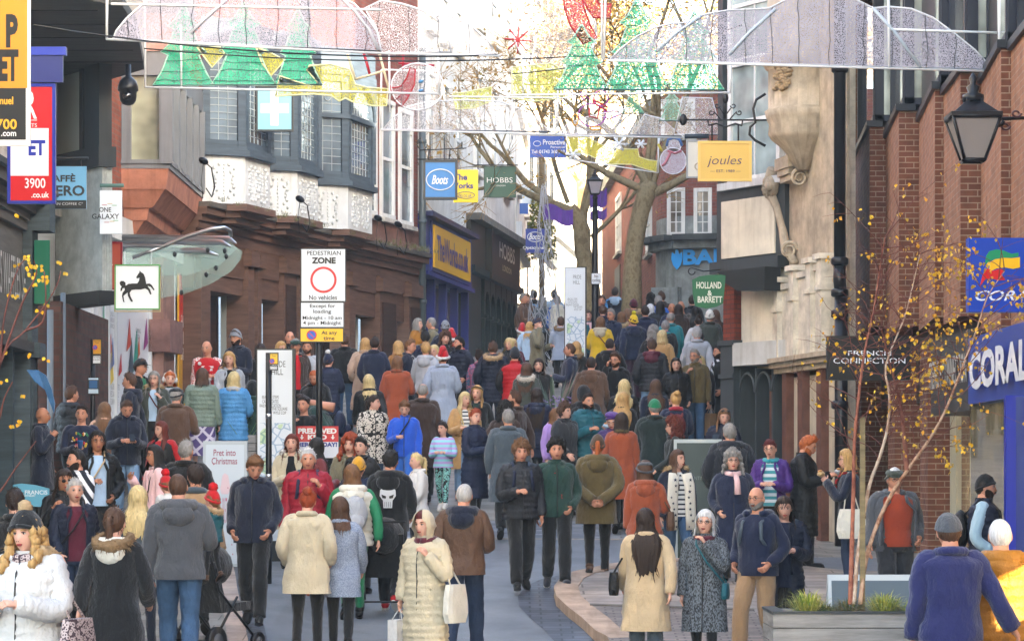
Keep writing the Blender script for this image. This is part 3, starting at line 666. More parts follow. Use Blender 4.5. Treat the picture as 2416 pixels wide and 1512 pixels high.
        if ht == 'beanie':
            cap_shell(26, -16, .016 if vol < .02 else vol + .003, .022); band(25, -12, .011 if vol < .02 else vol - .002, .0125, hm)
            if pom: Hm.ell(HT((0, .01, .175)), (.045, .045, .042), mat('fur', pom), 14, 9, jit=.14)
        elif ht == 'cap':
            cap_shell(24, -2, vol + .008, .0); band(24, -2, vol + .004, .005, hm)
            Hm.prism([HT((.075 * cos(t), -.085 - .085 * sin(t), .052 - .012 * sin(t))) for t in [pi * k / 12 for k in range(13)]], Vector((0, 0, .005)), hm)
        elif ht == 'flatcap':
            Hm.ell(HT((0, -.012, .075)), (.098 * hs, .128 * hs, .048 * hs), hm, 18, 9, Rm @ Matrix.Rotation(.12, 3, 'X')); band(30, -6, vol + .006, .012, hm)
            Hm.prism([HT((.07 * cos(t), -.09 - .055 * sin(t), .05 - .01 * sin(t))) for t in [pi * k / 10 for k in range(11)]], Vector((0, 0, .006)), hm)
        elif ht == 'beret':
            Hm.ell(HT((.012, .01, .098)), (.118 * hs, .122 * hs, .052 * hs), hm, 18, 9, Rm @ Matrix.Rotation(.15, 3, 'Y')); band(34, -2, vol + .004, .012, hm)
        elif ht == 'santa':
            cap_shell(26, -8, vol + .012, .03); wf = mat('fur', 'e8e4de'); band(26, -8, vol + .018, .022, wf)
            dr = 1 if f < 180 else .5
            Hm.tube([HT((0, .0, .115)), HT((.01, .05, .165)), HT((.03, .11, .13)), HT((.04, .14, .05)), HT((.045, .15, -.01))], [.075, .055, .04, .026, .015], hm, 10); Hm.ell(HT((.047, .155, -.035)), (.036, .036, .036), wf, 12, 8, jit=.12)
        elif ht == 'hood':
            n, m = 24, 9; vs = []
            for j in range(m + 1):
                for i in range(n + 1):
                    th = radians(48 + 264 * i / n); p = hpt(th, radians(-55 + 145 * j / m), .03 + (.012 if (puff and j % 2) else 0))
                    if j == 0: p.z -= .04; p.x *= 1.5; p.y *= 1.3
                    if j > m * .55: th2 = radians(30 + 300 * i / n); p = hpt(th2, radians(-55 + 145 * j / m), .034)
                    vs.append(HT(p))
            Hm.add(vs, [(j * (n + 1) + i, j * (n + 1) + i + 1, (j + 1) * (n + 1) + i + 1, (j + 1) * (n + 1) + i) for j in range(m) for i in range(n)], hm, True)
        elif ht == 'headband': band(48, 10, vol + .004, .014, hm)
        elif ht == 'earmuffs':
            for s in (-1, 1): Hm.ell(HT((s * .095, -.005, -.005)), (.03, .045, .048), mat('fur', hcn), 12, 8, jit=.1)
            Hm.tube([HT((s_ * 1.0, -.0, z_)) for s_, z_ in ((-.1, .02), (-.09, .09), (0, .15), (.09, .09), (.1, .02))], .008, hm, 6)
        elif ht == 'shades':
            for s in (-1, 1): Hm.ell(HT((s * .035, -.062, .108)), (.03, .012, .02), mat('gloss', '10151c'), 10, 6)
            Hm.tube([HT((-.08, 0, .06)), HT((-.065, -.055, .1)), HT((0, -.07, .108)), HT((.065, -.055, .1)), HT((.08, 0, .06))], .003, mat('gloss', '10151c'), 4)
        Hm.build(dict(beanie='beanie', cap='cap', flatcap='flat_cap', beret='beret', santa='santa_hat', hood='hood', headband='headband', earmuffs='earmuffs', shades='sunglasses')[ht], root)
    # ---- carried things
    wm = Matrix.Translation((X, Y, gz)) @ Matrix.Rotation(radians(f), 4, 'Z')
    def item(name, lab, cat_, parts, group=None):
        zs = [v for mb in parts.values() for v in mb.v]; c0 = Vector((sum(v[0] for v in zs) / len(zs), sum(v[1] for v in zs) / len(zs), min(v[2] for v in zs)))
        r_ = thing(name, lab, cat_, wm @ c0, radians(f), group)
        for nm_, mb in parts.items():
            mb.v = [tuple(Vector(v) - c0) for v in mb.v]; mb.build(nm_, r_)
    for it in items:
        kind, lab = it[0], it[1]; cs_ = it[2] if len(it) > 2 else 'black'; sx = it[3] if len(it) > 3 else 1
        cm_ = cmat(cs_, 'leather')
        if kind == 'backpack':
            a_, s_ = MB(), MB(); yb = prof(1.2)[1] + bulk + .07
            a_.ell(L(S((0, yb, 1.19))), (.135 * kw, .085 * kw, .20 * kb), cm_, 16, 10, jit=.02); a_.ell(L(S((0, yb + .07, 1.10))), (.10 * kw, .04 * kw, .09 * kb), cm_, 12, 8)
            for s in (-1, 1): s_.tube([L(S((s * .08, yb - .04, 1.34))), L(S((s * .095, .03, 1.46 + bulk))), L(S((s * .10, -.10 - bulk, 1.38))), L(S((s * .115, -.125 - bulk, 1.22))), L(S((s * .16, -.03, 1.08)))], .02, cm_, 6, flat=.4)
            item('backpack', lab, 'backpack', {'bag_body': a_, 'strap': s_})
        elif kind in ('handbag', 'crossbag', 'tote'):
            a_, s_ = MB(), MB(); w0, d0, h0, zc = dict(handbag=(.13, .05, .11, .98), crossbag=(.10, .035, .075, .92), tote=(.17, .055, .17, .86))[kind]
            x0 = sx * (.26 + bulk + .03); y0 = .02
            if kind == 'crossbag': x0 = sx * (.20 + bulk); y0 = -.08 if f < 90 or f > 270 else .10
            c_ = S((x0, y0, zc)); n = 10
            def sec(z, k): return [c_ + Vector((d0 * k * sgp(cos(2 * pi * i / n), .6), w0 * k * sgp(sin(2 * pi * i / n), .6), z)) for i in range(n)]
            vs = sec(-h0, .86) + sec(-h0 * .5, 1.04) + sec(h0 * .3, .98) + sec(h0, .80)
            a_.add(vs, [(j * n + k, j * n + (k + 1) % n, (j + 1) * n + (k + 1) % n, (j + 1) * n + k) for j in range(3) for k in range(n)] + [tuple(range(n))[::-1], tuple(3 * n + k for k in range(n))], cm_)
            if kind == 'crossbag':
                top_ = L(S((-sx * .09, .01, 1.47 + bulk))); s_.tube([c_ + Vector((0, -w0 * .7, h0)), L(S((sx * .05, -.15 - bulk, 1.22))), L(S((-sx * .07, -.11 - bulk, 1.40))), top_, L(S((-sx * .03, .14 + bulk, 1.34))), L(S((sx * .12, .155 + bulk, 1.15))), c_ + Vector((0, w0 * .7, h0))], .010, cm_, 6, flat=.5)
            else:
                for yy in (-w0 * .5, w0 * .5): s_.tube([c_ + Vector((0, yy, h0 * .95)), L(S((sx * .235, yy * .5, 1.25))), L(S((sx * .15, yy * .25 + .01, 1.43 + bulk)))], .009, cm_, 6)
            item('tote_bag' if kind == 'tote' else 'handbag', lab, 'bag', {'bag_body': a_, 'strap': s_})
        elif kind == 'carrier':
            a_, s_ = MB(), MB(); hp_ = armpts[0 if sx < 0 else 1][2]; c_ = hp_ + Vector((0, 0, -.36)); w0, d0, h0 = .14, .05, .19
            a_.hexa([c_ + Vector((x * d0, y * w0, z * h0)) for z in (-1, 1) for x, y in ((-1, -1), (1, -1), (1, 1), (-1, 1))], cm_)
            for x in (-1, 1): s_.tube([c_ + Vector((x * d0, -.06, h0)), hp_ + Vector((x * .01, -.02, -.08)), hp_ + Vector((x * .01, .02, -.08)), c_ + Vector((x * d0, .06, h0))], .005, cm_, 5)
            item('carrier_bag', lab, 'bag', {'bag_body': a_, 'handle': s_})
        elif kind == 'phone':
            a_ = MB(); s, e_, w_ = armpts[0 if sx < 0 else 1]; d = (w_ - e_).normalized(); c_ = w_ + d * .10
            if ap[0 if sx < 0 else 1] == 'phone': c_ = HT((s * .10, -.03, -.005)); a_.hexa([c_ + Vector((x * .005, y * .02, z * .07)) for z in (-1, 1) for x, y in ((-1, -1), (1, -1), (1, 1), (-1, 1))], mat('gloss', 'black'))
            else: a_.hexa([c_ + Vector((x * .037, y * .05 , y * .045 + z * .006 + .03)) for z in (-1, 1) for x, y in ((-1, -1), (1, -1), (1, 1), (-1, 1))], mat('gloss', 'black'))
            item('phone', lab, 'phone', {'phone_body': a_})
        elif kind in ('cup', 'food'):
            a_ = MB(); s, e_, w_ = armpts[0 if sx < 0 else 1]; d = (w_ - e_).normalized(); c_ = w_ + d * .11
            if kind == 'cup': a_.lathe(c_ + Vector((0, 0, -.03)), [(.028, 0), (.038, .095), (.041, .1), (.04, .11), (.03, .112)], mat('gloss', cs_), 12)
            else: a_.ell(c_ + Vector((0, 0, .02)), (.06, .045, .035), mat('cloth', cs_), 12, 8, jit=.12); a_.ell(c_ + Vector((0, -.01, .05)), (.045, .03, .02), mat('cloth', 'b07a3a'), 10, 6, jit=.1)
            item('paper_cup' if kind == 'cup' else 'wrapped_sandwich', lab, 'cup' if kind == 'cup' else 'food', {'cup_body' if kind == 'cup' else 'wrapping': a_})
    if deco: deco(root, L, S, kw, kb, bulk)
    rnd = old; PEOPLE.append(root); root['H'] = H; del root['H']
    return root, armpts, HT
SPECIAL = dict(leopard=(('leopard', '1a1614', 'cfc6b8'), {}), tealleo=(('leopard', '16181c', '7fb8b0'), {'s': 30}), breton=(('stripe', '20283a', 'dddbd6'), {'s': 5.5, 'w': .28}), kidstripe=(('stripe', 'b79bd0', '8fcfd8'), {'s': 4.5, 'w': .5}),
  tweed=(('tweed', '23262a', '6a7076'), {}), boucle=(('boucle', '717d93', '98a4b8'), {}), camo=(('camo', '33302e', '6b635c'), {}), nordic=(('nordic', 'b5151d', 'e0ddd8'), {}), lattice=(('lattice', '55487a', 'c8c2d0'), {'s': 3.2}),
  floral=(('floral', '3a5f7a', 'b0607a'), {}), leoscarf=(('leopard', '4a3a40', 'b9a7a2'), {'s': 45}), plaid=(('plaid', '8a1c22', '20302a'), {'s': 4}), bwstripe=(('stripe', '20242e', 'dddde0'), {'s': 4, 'w': .55, 'd': 'DIAGONAL'}),
  tealstripe=(('stripe', '3f8f98', 'cfd8dc'), {'s': 4, 'w': .5}), shirtstripe=(('stripe', '6f87b0', 'cfd6e2'), {'s': 18, 'd': 'X', 'w': .5}), ptstripe=(('stripe', '6d2f78', '3fa0a0'), {'s': 5, 'w': .5}),
  fleece=(('cloth', '242858'), {}), ltsky=(('cloth', '9db8c6'), {}), dots=(('floral', '2a3f6a', '6a8fb8'), {}))

# ------------------------------------------------------------------ ground, road, pavements
def grid_sheet(name, x0, x1, y0, y1, dx, dy, dz, m):
    mb = MB(); nx, ny = int((x1 - x0) / dx), int((y1 - y0) / dy)
    vs = [(x0 + dx * i, y0 + dy * j, zg(x0 + dx * i, y0 + dy * j) + dz) for j in range(ny + 1) for i in range(nx + 1)]
    mb.add(vs, [(j * (nx + 1) + i, j * (nx + 1) + i + 1, (j + 1) * (nx + 1) + i + 1, (j + 1) * (nx + 1) + i) for j in range(ny) for i in range(nx)], m, True)
    return tag(mb.build(name), kind='structure')
grid_sheet('ground', -30, 30, -20, 160, .5, .5, -.016, mat('paving', '8f8a82', '77726a', bw=.62, rh=.38))
big = MB(); big.add([(-600, -200, -.6), (600, -200, -.6), (600, 900, -.6), (-600, 900, -.6)], [(0, 1, 2, 3)], mat('stonework', '77736c')); tag(big.build('terrain'), kind='structure')
import bmesh
def poly_sheet(name, pts, dz, m, thick=0, world=False, kind='structure', sub=3):
    """a sheet laid over the sloping ground inside a plan outline"""
    P = pts if world else [gpt(*p) for p in pts]
    bm = bmesh.new(); vv = [bm.verts.new((x, y, 0)) for x, y in P]; bm.faces.new(vv); bm.normal_update()
    bmesh.ops.triangulate(bm, faces=bm.faces)
    ys = sorted(p[1] for p in P); xs = sorted(p[0] for p in P); y = math.ceil(ys[0])
    while y < ys[-1]:
        bmesh.ops.bisect_plane(bm, geom=bm.verts[:] + bm.edges[:] + bm.faces[:], plane_co=(0, y, 0), plane_no=(0, 1, 0)); y += .5
    x = math.ceil(xs[0])
    while x < xs[-1]:
        bmesh.ops.bisect_plane(bm, geom=bm.verts[:] + bm.edges[:] + bm.faces[:], plane_co=(x, 0, 0), plane_no=(1, 0, 0)); x += .5
    mb = MB(); vs = [(v.co.x, v.co.y, zg(v.co.x, v.co.y) + dz) for v in bm.verts]
    for i, v in enumerate(bm.verts): v.index = i
    fs = [tuple(v.index for v in f.verts) if f.normal.z > 0 else tuple(v.index for v in f.verts)[::-1] for f in bm.faces]; mb.add(vs, fs, m)
    if thick:
        for e in bm.edges:
            if len(e.link_faces) == 1:
                a, b_ = e.verts[0], e.verts[1]; k = len(mb.v)
                mb.add([vs[a.index], vs[b_.index], (vs[b_.index][0], vs[b_.index][1], vs[b_.index][2] - thick), (vs[a.index][0], vs[a.index][1], vs[a.index][2] - thick)], [(0, 1, 2, 3)], m)
    bm.free(); return tag(mb.build(name), kind=kind)
kerbR = [gpt(*p) for p in ((1440, 1530), (1405, 1512), (1372, 1480), (1340, 1455), (1312, 1428), (1307, 1405), (1322, 1384), (1350, 1370), (1385, 1362), (1440, 1350), (1520, 1340), (1640, 1336))]
roadL = [gpt(*p) for p in ((648, 1600), (632, 1512), (612, 1430), (600, 1380), (585, 1320), (575, 1268))]
road = roadL[:] + [gpt(900, 1266), gpt(1200, 1268), gpt(1500, 1272), gpt(1640, 1274), (7.5, 38.0), (7.5, 20), (4, 10), (-4, 10)]
poly_sheet('road', road, -.008, mat('asphalt', '6a7077'), world=True)
# right-hand pavement stands a kerb above the road
pav = [(kerbR[0][0], 27.0)] + kerbR + [(9, 33.2), (9, 27.0)]
def inset(P, d):
    out = []
    for i, p in enumerate(P):
        a = P[max(0, i - 1)]; b_ = P[min(len(P) - 1, i + 1)]; t = Vector((b_[0] - a[0], b_[1] - a[1])).normalized(); out.append((p[0] + t.y * d, p[1] - t.x * d))
    return out
KI = inset(kerbR, .28); KO = inset(kerbR, -.42)
poly_sheet('kerb', kerbR + KI[::-1], .115, mat('stonework', 'b09a88'), thick=.13, world=True)
poly_sheet('gutter', KO + kerbR[::-1], -.002, mat('paving', '565b66', '434852', bw=.32, rh=.18, ms=.012), world=True)
poly_sheet('pavement', KI + [(9, 33.2), (9, 27.0), (KI[0][0], 27.0)], .105, mat('paving', 'a0938a', '7f7a76', bw=1.3, rh=.30, ms=.012), world=True)
g1, g2, g3, g4 = gpt(1392, 1452), gpt(1780, 1464), gpt(1850, 1560), gpt(1440, 1540)
poly_sheet('parking_bay', [g1, g2, g3, g4], .112, mat('paving', '8a7d74', '6b625c', bw=.22, rh=.10, ms=.012), world=True)
poly_sheet('bay_edging', [(g1[0], g1[1] + .10), (g2[0], g2[1] + .10), g2, g1], .125, mat('stonework', '6c6660'), world=True, thick=.02)
# left-hand edging and channel, flush with the slabs
LK = roadL; LI = inset(LK, -.20); LJ = inset(LI, -.20)
poly_sheet('channel', LK + LI[::-1], -.004, mat('paving', '4c525d', '3e434e', bw=.30, rh=.16, ms=.012), world=True)
poly_sheet('kerb_strip', LI + LJ[::-1], -.002, mat('paving', 'b49f90', '9b8a80', bw=.9, rh=.5, ms=.008), world=True)
poly_sheet('crossing_setts', [gpt(700, 1268), gpt(1480, 1271), gpt(1500, 1228), gpt(700, 1226)], -.004, mat('paving', '8d9299', '4a5260', bw=.5, rh=.12, ms=.01), world=True)
e0, e1 = gpt(575, 1268), gpt(1640, 1274)
poly_sheet('crossing_edging', [(e0[0], e0[1] + .12), (e1[0], e1[1] + .12), e1, e0], -.001, mat('stonework', '9b948c'), world=True)
hb = MB()
for i in range(3):
    x, y = [(-1.2, 30.9), (-1.6, 34.5), (4.6, 32.2)][i]; z = zg(x, y) + (.0 if i < 2 else .118)
    hb.box(x, x + .45, y, y + .35, z, z + .006, mat('metal', '6a655f'))
# ------------------------------------------------------------------ buildings, left side
def wallbox(f, name, u0, u1, z0, z1, m, parent, w0=-.4, w1=0):
    mb = MB(); f.box(mb, u0, u1, z0, z1, w0, w1, m); return relbuild(mb, name, parent)
def sash(f, u0, u1, z0, z1, parent, frame, glassc='6f7f8a', panes=(1, 2), w=.02, fr=.07, reveal=0, name='window', sill=None):
    mb = MB(); m = mat('paint', frame)
    f.box(mb, u0 - fr, u0, z0, z1, w - .12, w + .035, m); f.box(mb, u1, u1 + fr, z0, z1, w - .12, w + .035, m)
    f.box(mb, u0 - fr, u1 + fr, z1, z1 + fr, w - .12, w + .04, m); f.box(mb, u0 - fr, u1 + fr, z0 - fr, z0, w - .12, w + .04, m)
    nx, ny = panes
    for i in range(1, nx): u = u0 + (u1 - u0) * i / nx; f.box(mb, u - .014, u + .014, z0, z1, w - .05, w + .01, m)
    for j in range(1, ny): z = z0 + (z1 - z0) * j / ny; t = .03 if ny == 2 else .012; f.box(mb, u0, u1, z - t, z + t, w - .05, w + .014, m)
    o = relbuild(mb, name, parent)
    g = MB(); f.box(g, u0, u1, z0, z1, w - .02, w - .012, mat('glass', glassc)); og = relbuild(g, 'pane', parent); og.parent = o
    if sill: s = MB(); f.box(s, u0 - fr - .05, u1 + fr + .05, z0 - fr - .08, z0 - fr, w - .1, w + .11, mat('stonework', sill)); so_ = relbuild(s, 'sill', parent); so_.parent = o
    return o
def bld(name, label, f, cat='building'): p = f.P(f.L / 2, 0); return thing(name, label, cat, (p.x, p.y, zg(p.x, p.y)))

# crepe shop, nearest on the left
f1 = Fac((-5.05, 12), (-5.05, 29.6)); b1 = bld('shop_building', 'grey crepe shop at the left edge with white letters on its fascia', f1)
wallbox(f1, 'wall', 0, f1.L, 4.9, 13.5, mat('brick', 'd8d6d2', 'c9c8c6', mortar='bdbbb8', ms=.004), b1)
mb = MB(); G = mat('timber', '5d5a55'); f1.box(mb, 0, f1.L, 3.42, 4.45, -.4, .02, G); f1.box(mb, 0, f1.L, 4.45, 4.55, -.4, .07, G); f1.box(mb, 0, f1.L + .05, 4.62, 4.72, -.4, .16, G); f1.box(mb, 0, f1.L + .08, 4.72, 4.84, -.4, .26, G)
f1.box(mb, 0, f1.L, 4.55, 4.62, -.4, .10, G); f1.box(mb, 0, f1.L, 3.30, 3.42, -.4, .07, G); f1.box(mb, 0, f1.L, 3.2, 3.30, -.4, .14, mat('timber', '413f3c')); relbuild(mb, 'fascia', b1)
mb = MB(); L_ = f1.L
for z0, z1, w1 in ((-.1, .5, .16), (.5, 3.15, .10), (3.15, 3.3, .2), (3.3, 4.45, .12), (4.45, 4.95, .30)): f1.box(mb, L_ - .35, L_ + .0015 * w1, z0, z1, -.4, w1, mat('timber', '47545a'))
for i in range(3): f1.box(mb, L_ - .28 + i * .08, L_ - .25 + i * .08, .6, 3.0, .10, .125, mat('timber', '3a464c'))
relbuild(mb, 'pilaster', b1)
mb = MB()
for k in range(8): f1.box(mb, L_ - 1.1 - k * 1.4, L_ - 1.0 - k * 1.4, 0, 3.2, -.2, .05, mat('timber', '34434a'))
relbuild(mb, 'shopfront', b1); wallbox(f1, 'shop_window', 0, L_ - .4, .5, 3.2, mat('glass', '2c3a40'), b1, -.25, -.15); wallbox(f1, 'stall_riser', 0, L_ - .4, -.2, .5, mat('timber', '34434a'), b1)
u = f1.U(3); lettering(b1, 'CREPES WAFFLES SHAKES', 'c9c6c2', f1.P(f1.U(-40), 3.72, .03), (0, 1, 0), (0, 0, 1), f1.U(72) - f1.U(-40), .42, depth=.02)
mb = MB()
for k in range(26): f1.box(mb, L_ - .35 + .012 * k, L_ - .344 + .012 * k, 3.7 + .0 * k, 4.35, .14, .30 - .002 * k, mat('gloss', '1d6a52'))
o = relbuild(mb, 'slatted_sign', b1)
mb = MB(); f1.box(mb, 0, L_ + .1, 4.84, 4.90, -.4, .32, mat('stonework', '4c4f50')); relbuild(mb, 'ledge', b1)
# coffee building with the timber soffit
f2 = Fac((-5.14, 32.0), (-4.47, 31.0)); b2 = thing('cafe_building', 'dark framed coffee shop with a boarded grey eaves overhang and ribbed concrete panel', 'building', (-6.5, 33, .5))
DG = mat('paint', '33393d'); L_ = f2.L
mb = MB(); f2.box(mb, -2.0, L_, 3.95, 5.3, -.12, 0, mat('concrete', 'b4bab8')); relbuild(mb, 'concrete_panel', b2)
mb = MB(); f2.box(mb, -2.0, L_ + .05, 3.80, 3.95, -.14, .06, mat('paint', '2a2b2c')); f2.box(mb, -2.0, L_ + .06, 5.3, 5.52, -.14, .07, DG)
f2.box(mb, L_ - .34, L_ + .03, 5.52, 8.2, -.1, .05, DG); f2.box(mb, L_ - .52, L_ - .44, 5.52, 8.2, -.1, .03, DG); f2.box(mb, -2, L_, 6.62, 6.9, -.1, .04, DG); relbuild(mb, 'window_frame', b2)
wallbox(f2, 'window', -2, L_ - .3, 5.52, 6.7, mat('gloss', 'aebbb7'), b2, -.08, -.05)  # pale pane colour stands in for the reflection of the white building opposite
mb = MB(); zs_ = 6.42
out = [W(40, 0, 26.2), W(288, 0, 27.2), W(322, 0, 28.6), W(340, 0, 31.4), W(243, 0, 32.4), W(40, 0, 33.0)]
mb.prism([(p.x, p.y, zs_) for p in out], (0, 0, .10), mat('timber', '4a4b49')); mb.prism([(p.x, p.y, zs_ + .10) for p in out], (0, 0, .55), mat('paint', 'b4aa9a'))
for k in range(7): y = 26.6 + k * .85; mb.box(-5.3, -4.0 + .0 * k, y, y + .02, zs_ - .006, zs_ + .02, mat('timber', '2e2f2e')) if y < 31 else None
relbuild(mb, 'eaves_soffit', b2)
mb = MB(); mb.box(-8, -5.45, 33.3, 35.5, 5.4, 12, mat('plaster', 'b9b5ac')); relbuild(mb, 'upper_wall', b2)
mb = MB(); Y_ = 30.4; mb.box(W(88, 0, Y_).x, W(142, 0, Y_).x, Y_, 34, -.3, 3.8, mat('brick', '5e4038', '4a342f', mortar='4a403a')); relbuild(mb, 'brick_pier', b2)
mb = MB(); mb.tube([(W(148, 0, 30.6).x, 30.6, 0), (W(148, 0, 30.6).x, 30.6, 3.9)], .03, mat('gloss', '5c6670'), 8); mb.tube([(W(113, 0, 30.2).x, 30.33, 0), (W(113, 0, 30.2).x, 30.33, 3.7)], .035, mat('gloss', '6a7278'), 8); relbuild(mb, 'rainwater_pipe', b2)
# white hoarding building with red brick and grey oriel
f3 = Fac((-6.12, 36.8), (-5.28, 47.4)); b3 = bld('oriel_building', 'red brick building with a grey oriel window on stepped pink stone above white hoardings', f3); L_ = f3.L
wallbox(f3, 'brick_wall', -.6, L_, 5.7, 13, mat('brick', '8f4a38', '784031', mortar='6e5c52'), b3)
WH = mat('gloss', 'd5dade')
mb = MB(); f3.box(mb, -.6, L_, .6, 5.35, -.4, 0, WH); 
for px in (214, 232, 250, 268, 350, 385, 405, 432): u = f3.U(px); f3.box(mb, u, u + .07, .6, 5.35, 0, .05, mat('gloss', 'c9ced2'))
f3.box(mb, f3.U(236), f3.U(243), .6, 5.0, .0, .02, mat('gloss', '3f8f72')); relbuild(mb, 'hoarding', b3)
wallbox(f3, 'hoarding_capping', -.6, L_, 5.35, 5.7, mat('plaster', 'c7c6c2'), b3, -.4, .12)
mb = MB(); f3.box(mb, f3.U(352), f3.U(378), .9, 5.3, 0, .22, mat('stonework', '8c6a5f')); f3.box(mb, f3.U(350), f3.U(381), 3.85, 4.35, 0, .34, mat('stonework', '80605a')); relbuild(mb, 'stone_pier', b3)
def ftext(f, root, txt, col, px0, px1, py_top, py_bot, w=.01, at=None, **k):
    u0, u1 = f.U(px0), f.U(px1); at = at or (px0 + px1) / 2; z0, z1 = f.Z(at, py_bot), f.Z(at, py_top); t = Vector((f.t.x, f.t.y, 0))
    if f.t.x < 0 and False: pass
    return lettering(root, txt, col, f.P(u0, z0, w), t, (0, 0, 1), u1 - u0, z1 - z0, depth=.003, **k)
ftext(f3, b3, "YOU'LL FIND US ON\nTHE LOWER LEVEL OF\nTHE DARWIN CENTRE", '5a6068', 252, 272, 735, 775, .01)
ftext(f3, b3, "NOW ALL OUR RELOCATED\nSTORES CAN BE FOUND\nTHE DARWIN CENTRE", '5a6068', 253, 280, 905, 955, .01)
ftext(f3, b3, "COMING\nSOON", '6a7078', 318, 330, 775, 800, .01)
for i, (px, py, c_) in enumerate(((258, 815, 'b5151d'), (262, 838, '1f4fa0'), (259, 868, 'd8b820'), (282, 862, 'b5151d'), (302, 792, 'c04a3a'), (318, 830, '2a9a8a'), (325, 822, 'c8602a'), (342, 790, '8a2a7a'), (306, 850, '3a4a5a'), (322, 852, '8a2a3a'))):
    mb = MB(); u, z = f3.U(px), f3.Z(px, py); s_ = .10 + .05 * (i % 3); mb.prism([f3.P(u - s_, z - s_ * 1.6, .012), f3.P(u + s_, z - s_ * .8, .012), f3.P(u + s_ * .4, z + s_ * 1.7, .012)], f3.P(0, 0, .004) - f3.P(0, 0, 0), mat('gloss', c_)); relbuild(mb, 'printed_shape', b3)
mb = MB(); f3.box(mb, f3.U(411), f3.U(428), 1.6, 5.2, .05, .08, mat('gloss', 'c8962e')); f3.box(mb, f3.U(411), f3.U(428), 4.2, 5.2, .081, .09, mat('gloss', 'b8302a')); relbuild(mb, 'poster', b3)
ftext(f3, b3, "ENJOY\nMEET\nDRINK", 'e8e2d8', 413, 427, 745, 850, .095)
# oriel: plan corners
o0 = Vector((W(285, 0, 41.7).x, 41.7)); o1 = Vector((W(400, 0, 41.7).x, 41.7)); o2 = Vector((-5.0, 47.6)); o3 = Vector((-5.5, 47.9)); ob_ = Vector((-6.4, 41.7))
def zpx(py, Y): return CH + (HY - py) * Y / F
zb, zt = zpx(398, 41.7), zpx(178, 41.7); GR = mat('paint', '6c6f74')
fo = Fac(o0, o1); fs_ = Fac(o1, o2)
ow = MB(); ow.prism([(p.x, p.y, zb) for p in (o0, o1, o2, o3)], (0, 0, .07), GR); ow.prism([(p.x, p.y, zt) for p in (o0, o1, o2, o3)], (0, 0, .35), GR)
for px in (287, 302, 376, 396): fo.box(ow, fo.U(px), fo.U(px) + (.10 if px in (287, 376) else .045), zb + .07, zt, -.1, .03, GR)
for k in range(8): u = fs_.L * k / 7; fs_.box(ow, u - .045, u + .045, zb + .07, zt, -.12, .05, GR)
for p_, q_ in ((o0, o1), (o1, o2)): ff = Fac(p_, q_); ff.box(ow, 0, ff.L, zb + .07, zb + .13, -.1, .02, GR)
orl = relbuild(ow, 'oriel_window', b3)
gm = MB(); fo.box(gm, .02, fo.L - .02, zb + .07, zt, -.09, -.06, mat('glass', '8a8b78')); fs_.box(gm, .02, fs_.L, zb + .07, zt, -.10, -.08, mat('glass', '8796a0')); g_ = relbuild(gm, 'pane', b3); g_.parent = orl
cm_ = MB(); PK = mat('stonework', 'a8705a')
def shrink(k, P=(o0, o1, o2, o3)): return [Vector((p.x - k * .9, p.y + (k * .5 if p.y < 44 else -k * .3))) for p in P]
z = zb
for h_, k0, k1 in ((.30, .02, .06), (.26, .08, .30), (.18, .36, .40), (.22, .44, .62)):
    a_, c_ = shrink(k0), shrink(k1); z1_ = z - h_; vs = [(p.x, p.y, z1_) for p in c_] + [(p.x, p.y, z) for p in a_]; cm_.hexa(vs, PK); z = z1_
relbuild(cm_, 'stone_corbel', b3)
mb = MB(); fo.box(mb, -.05, fo.L + .1, zt + .35, zt + .9, -2, .03, mat('stonework', 'a8857c')); fo.box(mb, -.05, fo.L + .15, zt + .9, zt + 3.2, -2, 0, GR); relbuild(mb, 'upper_storey', b3)
# brown timber building with three bays
f4 = Fac((-5.13, 46.3), (-1.89, 57.0)); b4 = bld('timber_shop_building', 'brown timbered shop with three leaded bay windows over white plaster panels', f4)
BT = mat('timber', '644a3e'); BD = mat('timber', '3c2820'); L_ = f4.L; ZC = 6.40
wallbox(f4, 'brick_wall', -.1, L_, ZC, 12.5, mat('brick', '82443a', '713a35', mortar='6a5a52'), b4, -.5, 0)
mb = MB()
for z0, z1, w1 in ((5.0, 5.8, .0), (5.8, 5.98, .04), (5.98, 6.1, .09), (6.1, 6.2, .15), (6.2, 6.32, .24), (6.32, 6.40, .30)): f4.box(mb, -.15, L_, z0, z1, -.5, w1, BT if z0 < 6.3 else mat('timber', '55504a'))
for px in (538, 655, 782):          # cornice swells out under each bay
    u = f4.U(px); 
    for z0, z1, w1, hw in ((6.12, 6.21, .36, .72), (6.21, 6.31, .46, .8), (6.31, 6.425, .60, .9)):
        mb.prism([f4.P(u - hw, z0, 0), f4.P(u - hw * .72, z0, w1), f4.P(u + hw * .72, z0, w1), f4.P(u + hw, z0, 0)], (0, 0, z1 - z0), BT)
relbuild(mb, 'cornice', b4)
GZ = -.3
def gz4(px): u = f4.U(px); p = f4.P(u, 0); return zg(p.x, p.y) + GZ
for px, wpx in ((472, 22), (580, 14), (600, 9), (672, 30), (700, 12), (820, 14), (905, 40), (968, 30)):
    u0, u1 = f4.U(px - wpx / 2), f4.U(px + wpx / 2); mb = MB(); f4.box(mb, u0, u1, gz4(px), 5.8, -.3, .10, BT); f4.box(mb, u0 - .05, u1 + .05, 5.5, 5.75, -.3, .18, BT); f4.box(mb, u0 - .04, u1 + .04, gz4(px), gz4(px) + 1.0, -.3, .16, BT)
    f4.box(mb, u0 + .12 * (u1 - u0), u1 - .12 * (u1 - u0), gz4(px) + 1.2, 5.3, .10, .125, BD) if u1 - u0 > .4 else None
    relbuild(mb, 'pilaster', b4)
